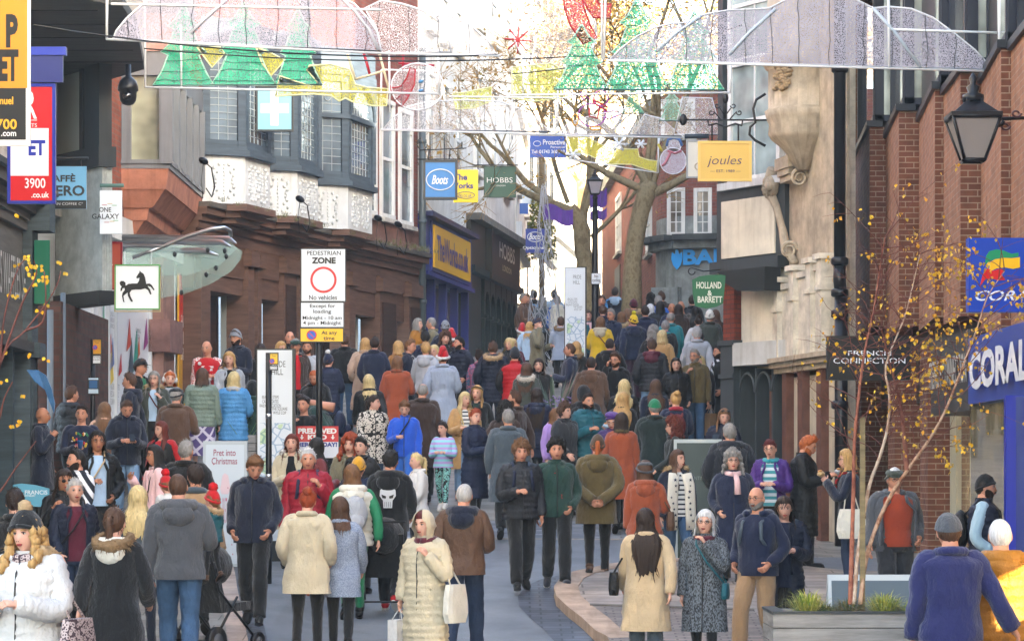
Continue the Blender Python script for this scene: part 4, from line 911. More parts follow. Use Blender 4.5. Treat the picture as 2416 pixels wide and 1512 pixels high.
for p0, p1, pt in ((483, 573, 652), (587, 596, 660), (606, 655, 660), (708, 812, 668), (828, 884, 688), (925, 955, 690)):
    zt_ = f4.Z((p0 + p1) / 2, pt); mb = MB(); f4.box(mb, f4.U(p0), f4.U(p1), zt_, 5.8, -.35, .03, BT); relbuild(mb, 'lintel', b4)
mb = MB(); f4.box(mb, f4.U(483), f4.U(575), gz4(520), 5.6, -.9, -.8, mat('glass', '1f1c15')); relbuild(mb, 'shop_window', b4)
for (a_, c_) in ((500, 504), (574, 580)):
    mb = MB(); f4.box(mb, f4.U(a_), f4.U(c_), gz4(a_), 5.3, -.75, -.5, BD); relbuild(mb, 'door_post', b4)
mb = MB(); f4.box(mb, f4.U(606), f4.U(650), gz4(630), 5.7, -.6, -.45, BD); relbuild(mb, 'door', b4)
mb = MB(); f4.box(mb, f4.U(828), f4.U(884), gz4(850), 5.7, -.9, -.75, mat('timber', '54382a'));
for k in range(3): u = f4.U(828) + (f4.U(884) - f4.U(828)) * (k + .5) / 3; f4.box(mb, u - .2, u + .2, gz4(850) + 1.4, 4.9, -.75, -.72, BD)
relbuild(mb, 'door', b4)
mb = MB(); f4.box(mb, f4.U(880), f4.U(884), gz4(880), 5.3, -.4, -.34, mat('gloss', 'c6c9c4')); relbuild(mb, 'door_edge', b4)
mb = MB(); f4.box(mb, f4.U(572), f4.U(577), gz4(575), 5.3, -.4, -.3, mat('gloss', '8a8f8c')); relbuild(mb, 'door_frame', b4)
BW = mat('timber', '45525e'); LG = mat('glass', '5d6c78'); WP = mat('plaster', 'cdd1d3')
for px0, px1, tall in ((477, 592, 0), (608, 703, 1), (726, 838, 2)):
    u0, u1 = f4.U(px0), f4.U(px1); du = u1 - u0; pr = .55
    outl = lambda k=0: [f4.P(u0 - k, 0, 0), f4.P(u0 + du * .24 - k * .3, 0, pr + k), f4.P(u1 - du * .24 + k * .3, 0, pr + k), f4.P(u1 + k, 0, 0)]
    zr = lambda z0, z1, k, m_: mb.prism([Vector((p.x, p.y, z0)) for p in outl(k)], (0, 0, z1 - z0), m_)
    mb = MB(); zr(6.42, 7.20, 0, WP); # moulded plaster relief on the panel
    pts = outl(0)
    for (a_, c_) in zip(pts, pts[1:]):
        ff = Fac((a_.x, a_.y), (c_.x, c_.y)); Lw = ff.L
        for cx in ((.5,) if Lw < .9 else (.3, .7)):
            cu_ = Lw * cx; hw = min(.18, Lw * .3)
            for k in range(10):
                z_ = 6.52 + .06 * k; ww = hw * (.45 + .55 * abs(sin(k * 1.4))); p_ = ff.P(cu_, z_, .0); mb.ell((p_.x, p_.y, z_), (.02, .02, .02), WP, 6, 4)
                for sgn in (-1, 1): p_ = ff.P(cu_ + sgn * ww, z_, .005); mb.ell(p_, (.03, .03, .034), WP, 6, 4, jit=.2)
    relbuild(mb, 'plaster_panel', b4)
    zt_ = (8.95, 9.1, 9.2)[tall]
    mb = MB(); zr(7.20, 7.30, .10, BW); zr(7.30, 7.36, .04, BW); zr(zt_, zt_ + .5, .06, BW); zr(8.42, 8.5, .05, BW) if tall == 2 else None
    pts = outl(0); 
    for (a_, c_), nn_ in zip(zip(pts, pts[1:]), (1, 1, 1)):
        ff = Fac((a_.x, a_.y), (c_.x, c_.y)); ff.box(mb, 0, .13, 7.36, zt_, -.08, .02, BW); ff.box(mb, ff.L - .13, ff.L, 7.36, zt_, -.08, .02, BW)
        ff.box(mb, .13, ff.L - .13, 7.36, 7.46, -.06, .01, BW); ff.box(mb, .13, ff.L - .13, zt_ - .12, zt_, -.06, .01, BW)
    wo = relbuild(mb, 'bay_window', b4)
    g = MB(); ld = MB(); lead = mat('gloss', '9aa3a8')
    for a_, c_ in zip(pts, pts[1:]):
        ff = Fac((a_.x, a_.y), (c_.x, c_.y)); ff.box(g, .1, ff.L - .1, 7.4, zt_ - .1, -.05, -.035, LG); nc = max(2, int((ff.L - .26) / .14))
        for i in range(1, nc): u_ = .13 + (ff.L - .26) * i / nc; ff.box(ld, u_ - .005, u_ + .005, 7.46, zt_ - .12, -.035, -.025, lead)
        for j in range(1, 12): z_ = 7.46 + (zt_ - .12 - 7.46) * j / 12; ff.box(ld, .13, ff.L - .13, z_ - .005, z_ + .005, -.035, -.023, lead)
        if ff.L > .8:
            cc = ff.P(ff.L / 2, zt_ - .35, -.02); ld.tube([cc + Vector((ff.t.x, ff.t.y, 0)) * .08 * cos(t) + Vector((0, 0, .13 * sin(t))) for t in [2 * pi * k / 14 for k in range(15)]], .008, lead, 4)
    for mb_, nm_ in ((g, 'pane'), (ld, 'leading')): o = relbuild(mb_, nm_, b4); o.parent = wo
    if tall == 2:
        mb = MB(); a_, c_ = pts[1], pts[2]; ff = Fac((a_.x, a_.y), (c_.x, c_.y)); 
        for k in range(9):
            t0, t1 = pi * k / 9, pi * (k + 1) / 9; R_ = ff.L / 2
            mb.prism([ff.P(R_ + R_ * cos(t0), 8.5 + .55 * sin(t0), .05), ff.P(R_ + R_ * cos(t1), 8.5 + .55 * sin(t1), .05), ff.P(R_ + (R_ + .0) * cos(t1), 9.3, .05), ff.P(R_ + (R_ + .0) * cos(t0), 9.3, .05)], ff.P(0, 0, .09) - ff.P(0, 0, .05), BW)
        relbuild(mb, 'arched_head', b4)
for a_, c_, t_, d_ in ((860, 881, 268, 496), (898, 923, 283, 506), (942, 966, 305, 522)): 
    m_ = (a_ + c_) / 2; sash(f4, f4.U(a_), f4.U(c_), f4.Z(m_, d_), f4.Z(m_, t_) + .3, b4, 'dfe1e0', '74838c', (1, 2), fr=.09, sill='c9c5bd')
mb = MB(); f4.box(mb, f4.U(706), f4.U(717), ZC, 12, 0, .13, mat('timber', '23262a')); relbuild(mb, 'timber_post', b4); wallbox(f4, 'stone_band', f4.U(846), L_, 6.42, 6.9, mat('stonework', '7d5a50'), b4, 0, .035)
mb = MB(); mb.tube([f4.P(L_ - .12, gz4(980), .14), f4.P(L_ - .12, 10.5, .14)], .07, mat('gloss', '4a5458'), 10)
for z in (4, 5.4, 7, 8.6): mb.lathe(f4.P(L_ - .12, z, .14), [(.085, 0), (.085, .08)], mat('gloss', '4a5458'), 10)
relbuild(mb, 'rainwater_pipe', b4)
# floodlight brackets of scrolled iron and tufts on the ledges
for px, py in ((708, 470), (892, 515), (940, 530), (480, 380)):
    Y_ = f4.P(f4.U(px), 0).y - .4; p = W(px, py, Y_); mb = MB(); mb.ell((0, 0, 0), (.09, .12, .06), mat('metal', '1c1d1f'), 10, 6, Matrix.Rotation(.5, 3, 'Y')); mb.tube([(.0, 0, 0), (.12, .1, -.1), (.16, .2, -.4), (.1, .35, -.55), (.0, .4, -.4)], .012, mat('gloss', '1c1d1f'), 5)
    mb.tube([(0, 0, -.02), (-.04, .05, -.3), (-.02, .1, -.6)], .006, mat('gloss', '1c1d1f'), 4)
    o = mb.build('spotlight'); o.location = p; tag(o, {708: 'black iron spotlight between the second and third bay', 892: 'black iron spotlight under the first brick window', 940: 'black iron spotlight under the last brick window', 480: 'black iron spotlight beside the first bay'}[px], 'spotlight', 'iron spotlights on the timber shop')
def tuft(mb, c, n, ln, m, sp=.06, w_=.004, up=.9, R=rnd):
    c = Vector(c)
    for _ in range(n):
        a = R.uniform(0, 2 * pi); o_ = Vector((cos(a), sin(a), 0)) * R.uniform(0, sp); d = (Vector((cos(a), sin(a), 0)) * R.uniform(.15, 1.0) + Vector((0, 0, up * R.uniform(.5, 1.3)))).normalized(); l_ = ln * R.uniform(.5, 1.1)
        s1 = d.cross(Vector((0, 0, 1))).normalized() * w_; p0 = c + o_; p1 = p0 + d * l_ * .55; p2 = p1 + (d + Vector((0, 0, -.75))) * l_ * .5
        mb.add([p0 - s1, p0 + s1, p1 + s1 * .8, p1 - s1 * .8, p2], [(0, 1, 2, 3), (3, 2, 4)], m)
mb = MB()
for k in range(46):
    u = rnd.choice((rnd.uniform(f4.U(850), L_), rnd.uniform(0, L_))); tuft(mb, f4.P(u, 6.42, rnd.uniform(.1, .5)), 14, .16, mat('cloth', rnd.choice(('6a6a3c', '7c7358', '59602f'))))
tag(mb.build('ledge_weeds'), 'dry grass and moss growing along the brown cornice', 'weeds', kind='stuff')
# bookshop with the blue front
f5 = Fac((-1.875, 57.25), (-1.01, 63.0)); b5 = bld('bookshop_building', 'white painted building with a blue bookshop front and yellow fascia sign', f5); L_ = f5.L; BL = mat('paint', '28327c')
wallbox(f5, 'wall', 0, L_, 7.25, 15, mat('plaster', 'd6d4cf'), b5, -.5, 0)
mb = MB(); f5.box(mb, 0, L_, 6.10, 7.2, -.5, .12, BL); f5.box(mb, 0, L_, 7.2, 7.3, -.5, .3, mat('paint', '2a2c50')); f5.box(mb, 0, L_, 6.02, 6.10, -.5, .2, BL); relbuild(mb, 'fascia', b5)
mb = MB(); f5.box(mb, .7, L_ - .6, 6.22, 7.08, .12, .2, mat('gloss', 'e0ae1c')); f5.box(mb, .62, L_ - .52, 6.14, 7.16, .12, .17, BL); relbuild(mb, 'sign_panel', b5)
ftext(f5, b5, 'TheWorks.co.uk', '2c3aa0', 1022, 1080, 0, 0, .21) if False else lettering(b5, 'TheWorks.co.uk', '29348f', f5.P(.95, 6.38, .205), (f5.t.x, f5.t.y, 0), (0, 0, 1), L_ - 1.9, .52, bold=.02)
mb = MB()
for k in range(5): u = .05 + (L_ - .2) * k / 4; f5.box(mb, u, u + .16, 3.3, 6.02, -.1, .06, BL)
f5.box(mb, 0, L_, 3.3, 4.3, -.1, .02, BL); relbuild(mb, 'shopfront', b5); wallbox(f5, 'shop_window', 0, L_, 4.3, 6.02, mat('glass', '7d6a52'), b5, -.3, -.2)
lettering(b5, 'WORKS', 'd8d8d8', f5.P(.4, 4.95, -.19), (f5.t.x, f5.t.y, 0), (0, 0, 1), 1.1, .14)
for k in range(3):
    u = .9 + k * 1.7; sash(f5, u, u + .7, 8.3, 10.2, b5, 'e3e3e0', '7a8894', (1, 2), sill='cfc8bc')
    sash(f5, u, u + .7, 11.2, 12.9, b5, 'e3e3e0', '7a8894', (1, 2), sill='cfc8bc')
# fashion shop with the dark front
f6 = Fac((-1.01, 63.05), (.106, 71)); b6 = bld('clothes_shop_building', 'white building with dark olive fascia and green arcaded clothes shop window', f6); L_ = f6.L; DO = mat('paint', '2f2c25'); DGn = mat('paint', '15282a')
wallbox(f6, 'wall', 0, L_, 7.75, 16, mat('plaster', 'dad6cf'), b6, -.5, -.02)
mb = MB(); f6.box(mb, 0, L_, 6.65, 7.65, -.5, .1, DO); f6.box(mb, 0, L_, 7.65, 7.8, -.5, .35, mat('stonework', '6b6862')); f6.box(mb, 0, L_, 6.5, 6.65, -.5, .2, DGn); f6.box(mb, 2.2, 2.45, 6.5, 7.75, .1, .25, DO); relbuild(mb, 'fascia', b6)
lettering(b6, 'HOBBS', 'dcd6c4', f6.P(4.3, 7.15, .12), (f6.t.x, f6.t.y, 0), (0, 0, 1), 2.6, .38, bold=.015); lettering(b6, 'LONDON', 'dcc890', f6.P(4.8, 6.87, .12), (f6.t.x, f6.t.y, 0), (0, 0, 1), 1.5, .14)
mb = MB(); f6.box(mb, 0, 2.2, 3.5, 6.5, -.3, .0, DGn)
for u in (2.4, 3.3, 4.2, 5.1, 6.0, 6.9, 7.8): f6.box(mb, u - .05, u + .05, 3.5, 6.5, -.1, .06, DGn); f6.box(mb, u - .12, u + .12, 5.6, 5.68, -.1, .12, DGn)
for u in (2.85, 3.75, 4.65, 5.55, 6.45, 7.35):
    for k in range(6):
        t0, t1 = pi * k / 6, pi * (k + 1) / 6; mb.prism([f6.P(u + .4 * cos(t0), 5.75 + .5 * sin(t0), .0), f6.P(u + .4 * cos(t1), 5.75 + .5 * sin(t1), .0), f6.P(u + .4 * cos(t1), 6.5, .0), f6.P(u + .4 * cos(t0), 6.5, .0)], f6.P(0, 0, .05) - f6.P(0, 0, 0), DGn)
relbuild(mb, 'shopfront', b6); wallbox(f6, 'shop_window', 2.2, L_, 3.5, 6.6, mat('glass', '6c7468'), b6, -.3, -.2)
for k in range(3):
    u = 1.2 + k * 2.4; sash(f6, u, u + .9, 8.9, 11.0, b6, 'e3e3e0', '8a98a4', (1, 2), sill='cfc8bc'); sash(f6, u, u + .9, 12.2, 14, b6, 'e3e3e0', '8a98a4', (1, 2), sill='cfc8bc')
# the row beyond, all white and sunlit
TH = []
far = [((.106, 71.1), (.40, 80), 15, 'd8d6d0', 'tall white rendered building just beyond the clothes shop'), ((.42, 80.2), (1.35, 92), 14, 'e0ddd4', 'white timbered building with black posts behind the bare tree'), ((1.37, 92.2), (2.9, 106), 13, 'd9d2c4', 'pale farthest building where the street bends away'), ((2.95, 106.2), (7.0, 112), 12, 'd5cdbd', 'cream building closing the end of the street')]
for i, (A_, B_, h_, c_, lab) in enumerate(far):
    f = Fac(A_, B_); b_ = bld('townhouse', lab, f); TH.append(b_); g0 = zg(A_[0], A_[1]); wallbox(f, 'wall', 0, f.L, g0 - .5, g0 + h_, mat('plaster', c_), b_, -1.5, 0)
    mb = MB(); f.box(mb, 0, f.L, g0 + 2.9, g0 + 3.4, 0, .15, mat('paint', ('cfd3d8', '3a3f45', '8a8f95', 'a89a80')[i])); relbuild(mb, 'fascia', b_); wallbox(f, 'string_course', 0, f.L, g0 + 6.2, g0 + 6.35, mat('plaster', c_), b_, 0, .12); wallbox(f, 'parapet', 0, f.L, g0 + h_, g0 + h_ + .3, mat('stonework', 'b9b0a0'), b_, -1.5, .3)
    nb = max(2, int(f.L / 2.4))
    for k in range(nb):
        u = f.L * (k + .5) / nb
        for zf in (4.3, 7.3, 10.2):
            if zf + 1.5 < h_: sash(f, u - .4, u + .4, g0 + zf, g0 + zf + 1.5, b_, 'e0e0dc' if i != 1 else '2c3036', '6f7c86', (2, 2), sill='cfc8bc')
    wallbox(f, 'shop_window', .3, f.L - .3, g0 + .5, g0 + 2.9, mat('glass', '4f565a'), b_, 0, .03)
# ------------------------------------------------------------------ buildings, right side
# bank of brick with the curved corner
f7 = Fac((3.16, 100), (3.86, 75.6)); b7 = bld('bank_building', 'red brick bank with grey stone corner entrance and blue lettering', f7); g0 = zg(3.9, 75)
BK = mat('brick', '8f4f42', '7a4238', mortar='7a6a62', rh=.085, bw=.25); GS = mat('stonework', '8b8f8c')
wallbox(f7, 'side_wall', 0, f7.L, g0 - .5, 11.6, BK, b7, -.6, 0)
f8 = Fac((4.35, 74.2), (9.5, 73.0)); wallbox(f8, 'front_wall', 0, f8.L, 8.3, 12.0, BK, b7, -.6, 0)
# rounded corner
mb = MB(); cpts = [(3.86, 75.6), (3.93, 75.1), (4.08, 74.6), (4.35, 74.2)]
for a_, c_ in zip(cpts, cpts[1:]): ff = Fac(a_, c_); ff.box(mb, 0, ff.L, 8.3, 12.0, -.4, 0, BK)
relbuild(mb, 'corner_wall', b7)
mb = MB()
for z0, z1, w1, m_ in ((g0 - .5, 5.9, .0, GS), (6.9, 7.9, .04, GS), (7.9, 8.1, .25, GS), (8.1, 8.25, .5, mat('stonework', '4a4c4a')), (8.25, 8.75, .02, GS)):
    ff = f8
    if z0 < 5: 
        for px in (1568, 1640, 1700): u = f8.U(px); f8.box(mb, u - .35, u + .35, z0, 6.9, -.5, .05, GS)
    else: f8.box(mb, -.1, f8.L, z0, z1, -.5, w1, m_)
    if z0 > 5:
        for a_, c_ in zip(cpts, cpts[1:]): ff = Fac(a_, c_); ff.box(mb, -.02, ff.L + .02, z0, z1, -.3, w1, m_)
for a_, c_ in zip(cpts, cpts[1:]): ff = Fac(a_, c_); ff.box(mb, -.02, ff.L + .02, g0 - .5, 6.9, -.3, 0, GS)
relbuild(mb, 'stone_ground_storey', b7); wallbox(f8, 'entrance_glazing', 0, f8.L, g0 - .5, 6.9, mat('glass', '56666e'), b7, -.6, -.35)
P0 = f8.P(f8.U(1613), f8.Z(1640, 626), .1); lettering(b7, 'BARCLAYS', '2f9fe8', P0, (f8.t.x, f8.t.y, 0), (0, 0, 1), 3.1, .42, bold=.04)
mb = MB(); c_ = f8.P(f8.U(1599), f8.Z(1599, 612), .1); rt = Vector((f8.t.x, f8.t.y, 0))
mb.prism([c_ + rt * x + Vector((0, 0, z)) for x, z in ((0, -.28), (.10, -.16), (.15, 0), (.13, .18), (.05, .12), (.03, .24), (-.03, .24), (-.05, .12), (-.13, .18), (-.15, 0), (-.10, -.16))], f8.P(0, 0, .04) - f8.P(0, 0, 0), mat('gloss', '2f9fe8')); relbuild(mb, 'eagle_emblem', b7)
for px in (1595, 1658): sash(f8, f8.U(px - 12), f8.U(px + 13), f8.Z(px, 548), f8.Z(px, 462) + .1, b7, 'dcdad4', '7c7468', (2, 4), fr=.10, sill='a9a8a0')
sash(f8, f8.U(1600) - .35, f8.U(1600) + .35, 10.9, 11.7, b7, 'dcdad4', '7c7468', (2, 2), fr=.10, sill='a9a8a0')
for px in (1461, 1533): sash(f7, f7.U(px - 5), f7.U(px + 5), f7.Z(px, 590), f7.Z(px, 470), b7, 'dcdad4', '93a0a8', (2, 4), fr=.12, sill='a9a8a0')
wallbox(f7, 'dark_opening', f7.U(1452), f7.U(1464), g0, f7.Z(1458, 630), mat('paint', '1d1f22'), b7, -.1, .03)
mb = MB(); f7.box(mb, 0, f7.L, 11.6, 12.0, -.6, .25, GS); relbuild(mb, 'parapet', b7)
# health food shop, dark grey timber on the corner
f9 = Fac((3.38, 45.0), (4.20, 43.6)); b9 = bld('corner_shop_building', 'dark grey timber corner shop with cream panels above arched windows', f9); DK = mat('paint', '41474a'); CR = mat('plaster', 'ddd5c2'); Lr = f9.L
z9 = lambda py: CH + (HY - py) * 44.4 / F
mb = MB(); f9.box(mb, -.22, Lr, z9(612), z9(440), -.5, .02, DK); f9.box(mb, -.22, Lr, z9(640), z9(612), -.5, .16, DK); f9.box(mb, -.1, Lr, z9(442), z9(425), -.5, .1, mat('plaster', 'd5d6d6')); relbuild(mb, 'timber_jetty', b9)
mb = MB(); f9.box(mb, -.06, Lr - .24, z9(604), z9(468), .02, .045, CR); relbuild(mb, 'cream_panel', b9)
mb = MB(); f9.box(mb, -.2, Lr, z9(425), 13, -.5, -.12, mat('plaster', 'cfd0cf')); f9.box(mb, -.22, -.08, z9(425), 13, -.3, .0, DK); relbuild(mb, 'upper_wall', b9)
sash(f9, .1, Lr - .3, z9(425) + .08, z9(150), b9, 'dcdedd', '93a3a4', (2, 2), w=-.06, fr=.09); sash(f9, .1, Lr - .3, z9(130), z9(-120), b9, 'dcdedd', '93a3a4', (2, 2), w=-.06, fr=.09)
mb = MB(); f9.box(mb, .02, .32, z9(800), z9(662), -.4, .06, mat('brick', '8a4434', '78392c', mortar='5a4038')); f9.box(mb, -.04, .38, z9(662), z9(640), -.4, .13, mat('stonework', '8a7860')); relbuild(mb, 'stone_pillar', b9)
mb = MB(); f9.box(mb, .0, .36, zg(3.4, 45) - .6, z9(800), -.4, .1, DK); f9.box(mb, -.03, .39, z9(812), z9(800), -.4, .14, DK); f9.box(mb, -.02, .38, z9(890), z9(880), -.4, .13, DK); relbuild(mb, 'pilaster', b9)
mb = MB(); f9.box(mb, .36, Lr + .3, z9(808), z9(640), -.6, -.05, CR); f9.box(mb, .36, Lr + .3, z9(862), z9(808), -.4, .12, mat('plaster', 'c4c4c0')); relbuild(mb, 'cream_wall', b9)
wallbox(f9, 'shop_window', .36, Lr + .3, .9, z9(862), mat('glass', 'b5ab90'), b9, -.5, -.35)
mb = MB()
for u in (.38, .80, 1.24, 1.66):
    f9.box(mb, u, u + .04, .9, z9(870), -.3, .0, DK)
for u in (.60, 1.03, 1.46):
    mb.tube([f9.P(u + .2 * cos(t), z9(925) + .3 * sin(t), 0) for t in [pi * k / 10 for k in range(11)]], .022, DK, 6)
relbuild(mb, 'arcaded_frame', b9)
mb = MB(); mb.prism([f9.P(.35, z9(640), .1), f9.P(.55, z9(668), .1), f9.P(.9, z9(690), .1), f9.P(Lr, z9(695), .1), f9.P(Lr, z9(640), .1)], f9.P(0, 0, .3) - f9.P(0, 0, 0), mat('paint', '2b2f31')); relbuild(mb, 'bracket', b9)
# stone building with corbelled oriel and balcony
f10 = Fac((4.20, 43.9), (4.78, 40.9)); b10 = bld('stone_building', 'sandstone building with a corbelled round oriel, carved scrolls and a stepped balcony parapet', f10); ST = mat('stonework', 'b6a68f'); SL_ = mat('stonework', 'd6ccba'); L_ = f10.L
wallbox(f10, 'wall', 0, L_ + .12, 3.9, 13, ST, b10, -.04, 0)
zz = lambda px, py: f10.Z(px, py)
mb = MB()       # balcony parapet: panels between stubby piers, stepping up the hill
ub = [f10.U(p) for p in (1822, 1857, 1895, 1935, 1962)]; tops = [zz(1822, 672), zz(1857, 668), zz(1895, 640), zz(1935, 622), zz(1962, 612)]
zb_ = 3.75
for i in range(4): f10.box(mb, ub[i], ub[i + 1], zb_, min(tops[i], tops[i + 1]) - .12, .02, .12, SL_); f10.box(mb, ub[i], ub[i + 1], min(tops[i], tops[i + 1]) - .12, min(tops[i], tops[i + 1]) - .03, .0, .16, SL_)
for i in range(5):
    f10.box(mb, ub[i] - .10, ub[i] + .14, zb_, tops[i], .0, .20, SL_); f10.box(mb, ub[i] - .15, ub[i] + .19, tops[i], tops[i] + .08, -.03, .25, SL_); f10.box(mb, ub[i] - .12, ub[i] + .16, tops[i] - .45, tops[i] - .38, .0, .23, SL_)
for k, (z0, z1, w1) in enumerate(((3.52, 3.6, .16), (3.6, 3.68, .22), (3.68, 3.75, .28))): f10.box(mb, -.1, L_ + .1, z0, z1, -.04, w1, ST)
relbuild(mb, 'balcony', b10)
for px in (1838, 1868, 1905, 1950):
    mb = MB(); u = f10.U(px); f10.box(mb, u - .12, u + .12,   .8, 3.52, .0, .12, mat('stonework', '6d4a3e')); relbuild(mb, 'granite_column', b10)
wallbox(f10, 'ground_storey', 0, L_ + .12, .6, 3.45, mat('plaster', 'c4b8a2'), b10, -.04, .0)
mb = MB(); oc = W(1880, 0, 42.6); prof_ = [(.15, zz(1900, 405)), (.35, zz(1900, 370)), (.5, zz(1900, 352)), (.72, zz(1900, 332)), (.78, zz(1900, 322)), (.76, zz(1900, 300)), (.82, zz(1900, 285)), (.86, zz(1900, 268)), (.78, zz(1900, 262)), (.78, zz(1900, 172)), (.84, zz(1900, 168)), (.95, zz(1900, 150)), (.95, zz(1900, 140)), (.8, zz(1900, 135)), (.8, 12)]
prof_ = [(r_ * .68, z_) for r_, z_ in prof_]; mb.lathe((oc.x + .1, oc.y, 0), prof_, ST, 24); relbuild(mb, 'round_oriel', b10)
mb = MB()
for k in range(60):         # carved cartouche on the oriel
    a_ = -2.55 + .5 * rnd.random(); z_ = zz(1820, 262) + (zz(1820, 185) - zz(1820, 262)) * rnd.random(); mb.ell((oc.x + .1 + .54 * cos(a_), oc.y + .54 * sin(a_), z_), (.05, .05, .035), mat('stonework', 'a08868'), 7, 5, jit=.3)
relbuild(mb, 'carved_cartouche', b10)
mb = MB(); cx = f10.U(1880)
for i, (py0, py1, w1, hw) in enumerate(((400, 372, .55, .36), (415, 400, .5, .30), (430, 415, .42, .27))): f10.box(mb, cx - hw, cx + hw, zz(1880, py0), zz(1880, py1), 0, w1 * .45, ST)
for px, py, r_, pw in ((1905, 420, .14, .3), (1880, 590, .13, .3)):         # scroll consoles
    c_ = f10.P(f10.U(px), zz(px, py), pw * .4); pts = [c_ + Vector((cos(t), -.0, sin(t))) * r_ * (1 - t / 16) for t in [k * .45 for k in range(28)]]; mb.tube(pts, [.035 * (1 - k / 36) for k in range(28)], ST, 6)
pts = [f10.P(f10.U(px), zz(px, py), w_ * .35) for px, py, w_ in ((1852, 400, .55), (1845, 440, .6), (1856, 490, .45), (1862, 540, .3), (1870, 585, .3), (1885, 620, .2))]; mb.tube(pts, [.1, .12, .06, .06, .08, .06], ST, 8, jit=.1)
c_ = f10.P(f10.U(1852), zz(1852, 440), .2); mb.ell(c_, (.13, .14, .17), ST, 14, 10, jit=.1); mb.ell(c_ + Vector((-.06, -.1, -.03)), (.06, .07, .06), ST, 8, 6)     # lion mask
for k in range(46): a_ = rnd.uniform(0, 2 * pi); mb.ell(c_ + Vector((.15 * cos(a_) + .02, .04, .18 * sin(a_))), (.035, .04, .05), ST, 6, 5, jit=.3)
for k in range(22): mb.ell(c_ + Vector((.2 + .16 * rnd.random(), .1, -.08 + .3 * rnd.random())), (.035, .02, .05), ST, 6, 4, jit=.3)
relbuild(mb, 'carved_console', b10)
mb = MB(); mb.box(4.86, 5.0, 41.4, 41.7, .5, 13, SL_); relbuild(mb, 'quoin_strip', b10); mb = MB(); px_ = f10.P(L_ + .12, 0, .12)
Dp = mat('gloss', '1b1c1f'); x_, y_ = px_.x, px_.y - .1
mb.tube([(x_, y_, 4.9), (x_, y_, 12)], .085, Dp, 12); mb.tube([(x_, y_, 4.95), (x_ - .01, y_ - .05, 4.75), (x_ + .02, y_, 4.5)], .09, Dp, 12); mb.tube([(x_ + .02, y_, 4.5), (x_ + .02, y_, .7)], .095, Dp, 12)
for z_ in (7.7, 4.95, 4.5, 4.2, 2.9): mb.lathe((x_, y_, z_), [(.10, 0), (.125, .02), (.125, .10), (.10, .12)], Dp, 12)
relbuild(mb, 'rainwater_pipe', b10)
# serrated brick building with two shops
xw = 5.2
b11 = thing('brick_office_building', 'serrated brown brick building with black framed windows over two shops', 'building', (xw, 34, zg(5, 34)))
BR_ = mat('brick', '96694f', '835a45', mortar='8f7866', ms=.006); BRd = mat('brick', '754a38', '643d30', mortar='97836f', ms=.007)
edges = [(2014, 2052, 2090, 300, 770), (2090, 2121, 2168, 262, 770), (2168, 2206, 2226, 211, 748), (2226, 2266, 2314, 172, 745), (2314, 2362, 2385, 115, 792), (2385, 2432, 2470, 60, 775), (2470, 2530, 2580, 20, 760), (2580, 2650, 2700, -40, 740)]
zsill = 5.6
Yof = lambda px, X: X * F / (px - 1208)
wb = MB(); fr_ = MB(); gl_ = MB(); ss = MB(); BF = mat('paint', '1e2230'); under = MB()
for i, (a_, m_, c_, ys, yb) in enumerate(edges):
    Ym = Yof(m_, xw); Xi = xw + .30; Ya = Yof(a_, xw + .30) if i == 0 else Yprev; Yc = Ym
    Pa, Pm = Vector((Xi, Ya)), Vector((xw, Ym)); Xc = (c_ - 1208) * Ym / F; Pc = Vector((Xc, Ym))
    if i: Pa = Vector((prevX, Yprev))
    z_top = CH + (HY - ys) * Ym / F; z_bot = CH + (HY - yb) * Ym / F
    prevX, Yprev = Xc, Ym
    # tooth in plan: Pa -> Pm (long oblique face), Pm -> Pc (short face looking down the street)
    pl = [Pa, Pm, Pc, Vector((Xc + 1.2, Ym)), Vector((Xc + 1.2, Ya))]
    n_ = 5; vs = [(p.x, p.y, z_bot) for p in pl] + [(p.x, p.y, z_top) for p in pl]
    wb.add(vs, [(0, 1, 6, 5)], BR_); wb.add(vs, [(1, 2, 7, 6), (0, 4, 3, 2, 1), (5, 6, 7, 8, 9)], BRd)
    ss.prism([(p.x - .05, p.y - .05, z_top) for p in pl[:3]] + [(Xc + .5, Ya, z_top)], (0, 0, .09), mat('paint', '20232b'))
    # window above: dark frame posts and two panes
    H_ = 3.2
    pa_, pm_ = Vector((Pa.x + .08, Pa.y)), Vector((Pm.x + .08, Pm.y + .05)); fw_ = Fac(pa_, pm_); fw_.box(gl_, 0, fw_.L, z_top + .09, z_top + H_, -.08, -.05, mat('glass', '8f9690')); 
    for u in (0, fw_.L - .14): fw_.box(fr_, u, u + .12, z_top + .09, z_top + H_, -.06, .02, BF)
    fc = Fac((Pm.x + .08, Pm.y + .05), (Pc.x + .3, Pc.y + .05)); fc.box(gl_, 0, fc.L, z_top + .09, z_top + H_, -.08, -.05, mat('glass', 'b9bcae')); fc.box(fr_, 0, .13, z_top + .09, z_top + H_, -.06, .03, BF); fc.box(fr_, fc.L - .14, fc.L, z_top + .09, z_top + H_, -.06, .03, BF)
    for zz_ in (z_top + .09, z_top + H_ - .1): fw_.box(fr_, 0, fw_.L, zz_, zz_ + .09, -.06, .03, BF); fc.box(fr_, 0, fc.L, zz_, zz_ + .09, -.06, .03, BF)
    ss.box(Pc.x + .2, Pc.x + 1.4, Ym, Ya, z_top, z_top + H_, mat('paint', '2a2c30'))
relbuild(wb, 'serrated_brickwork', b11); wo = relbuild(fr_, 'window_frame', b11); g_ = relbuild(gl_, 'pane', b11); g_.parent = wo; relbuild(ss, 'sill', b11)
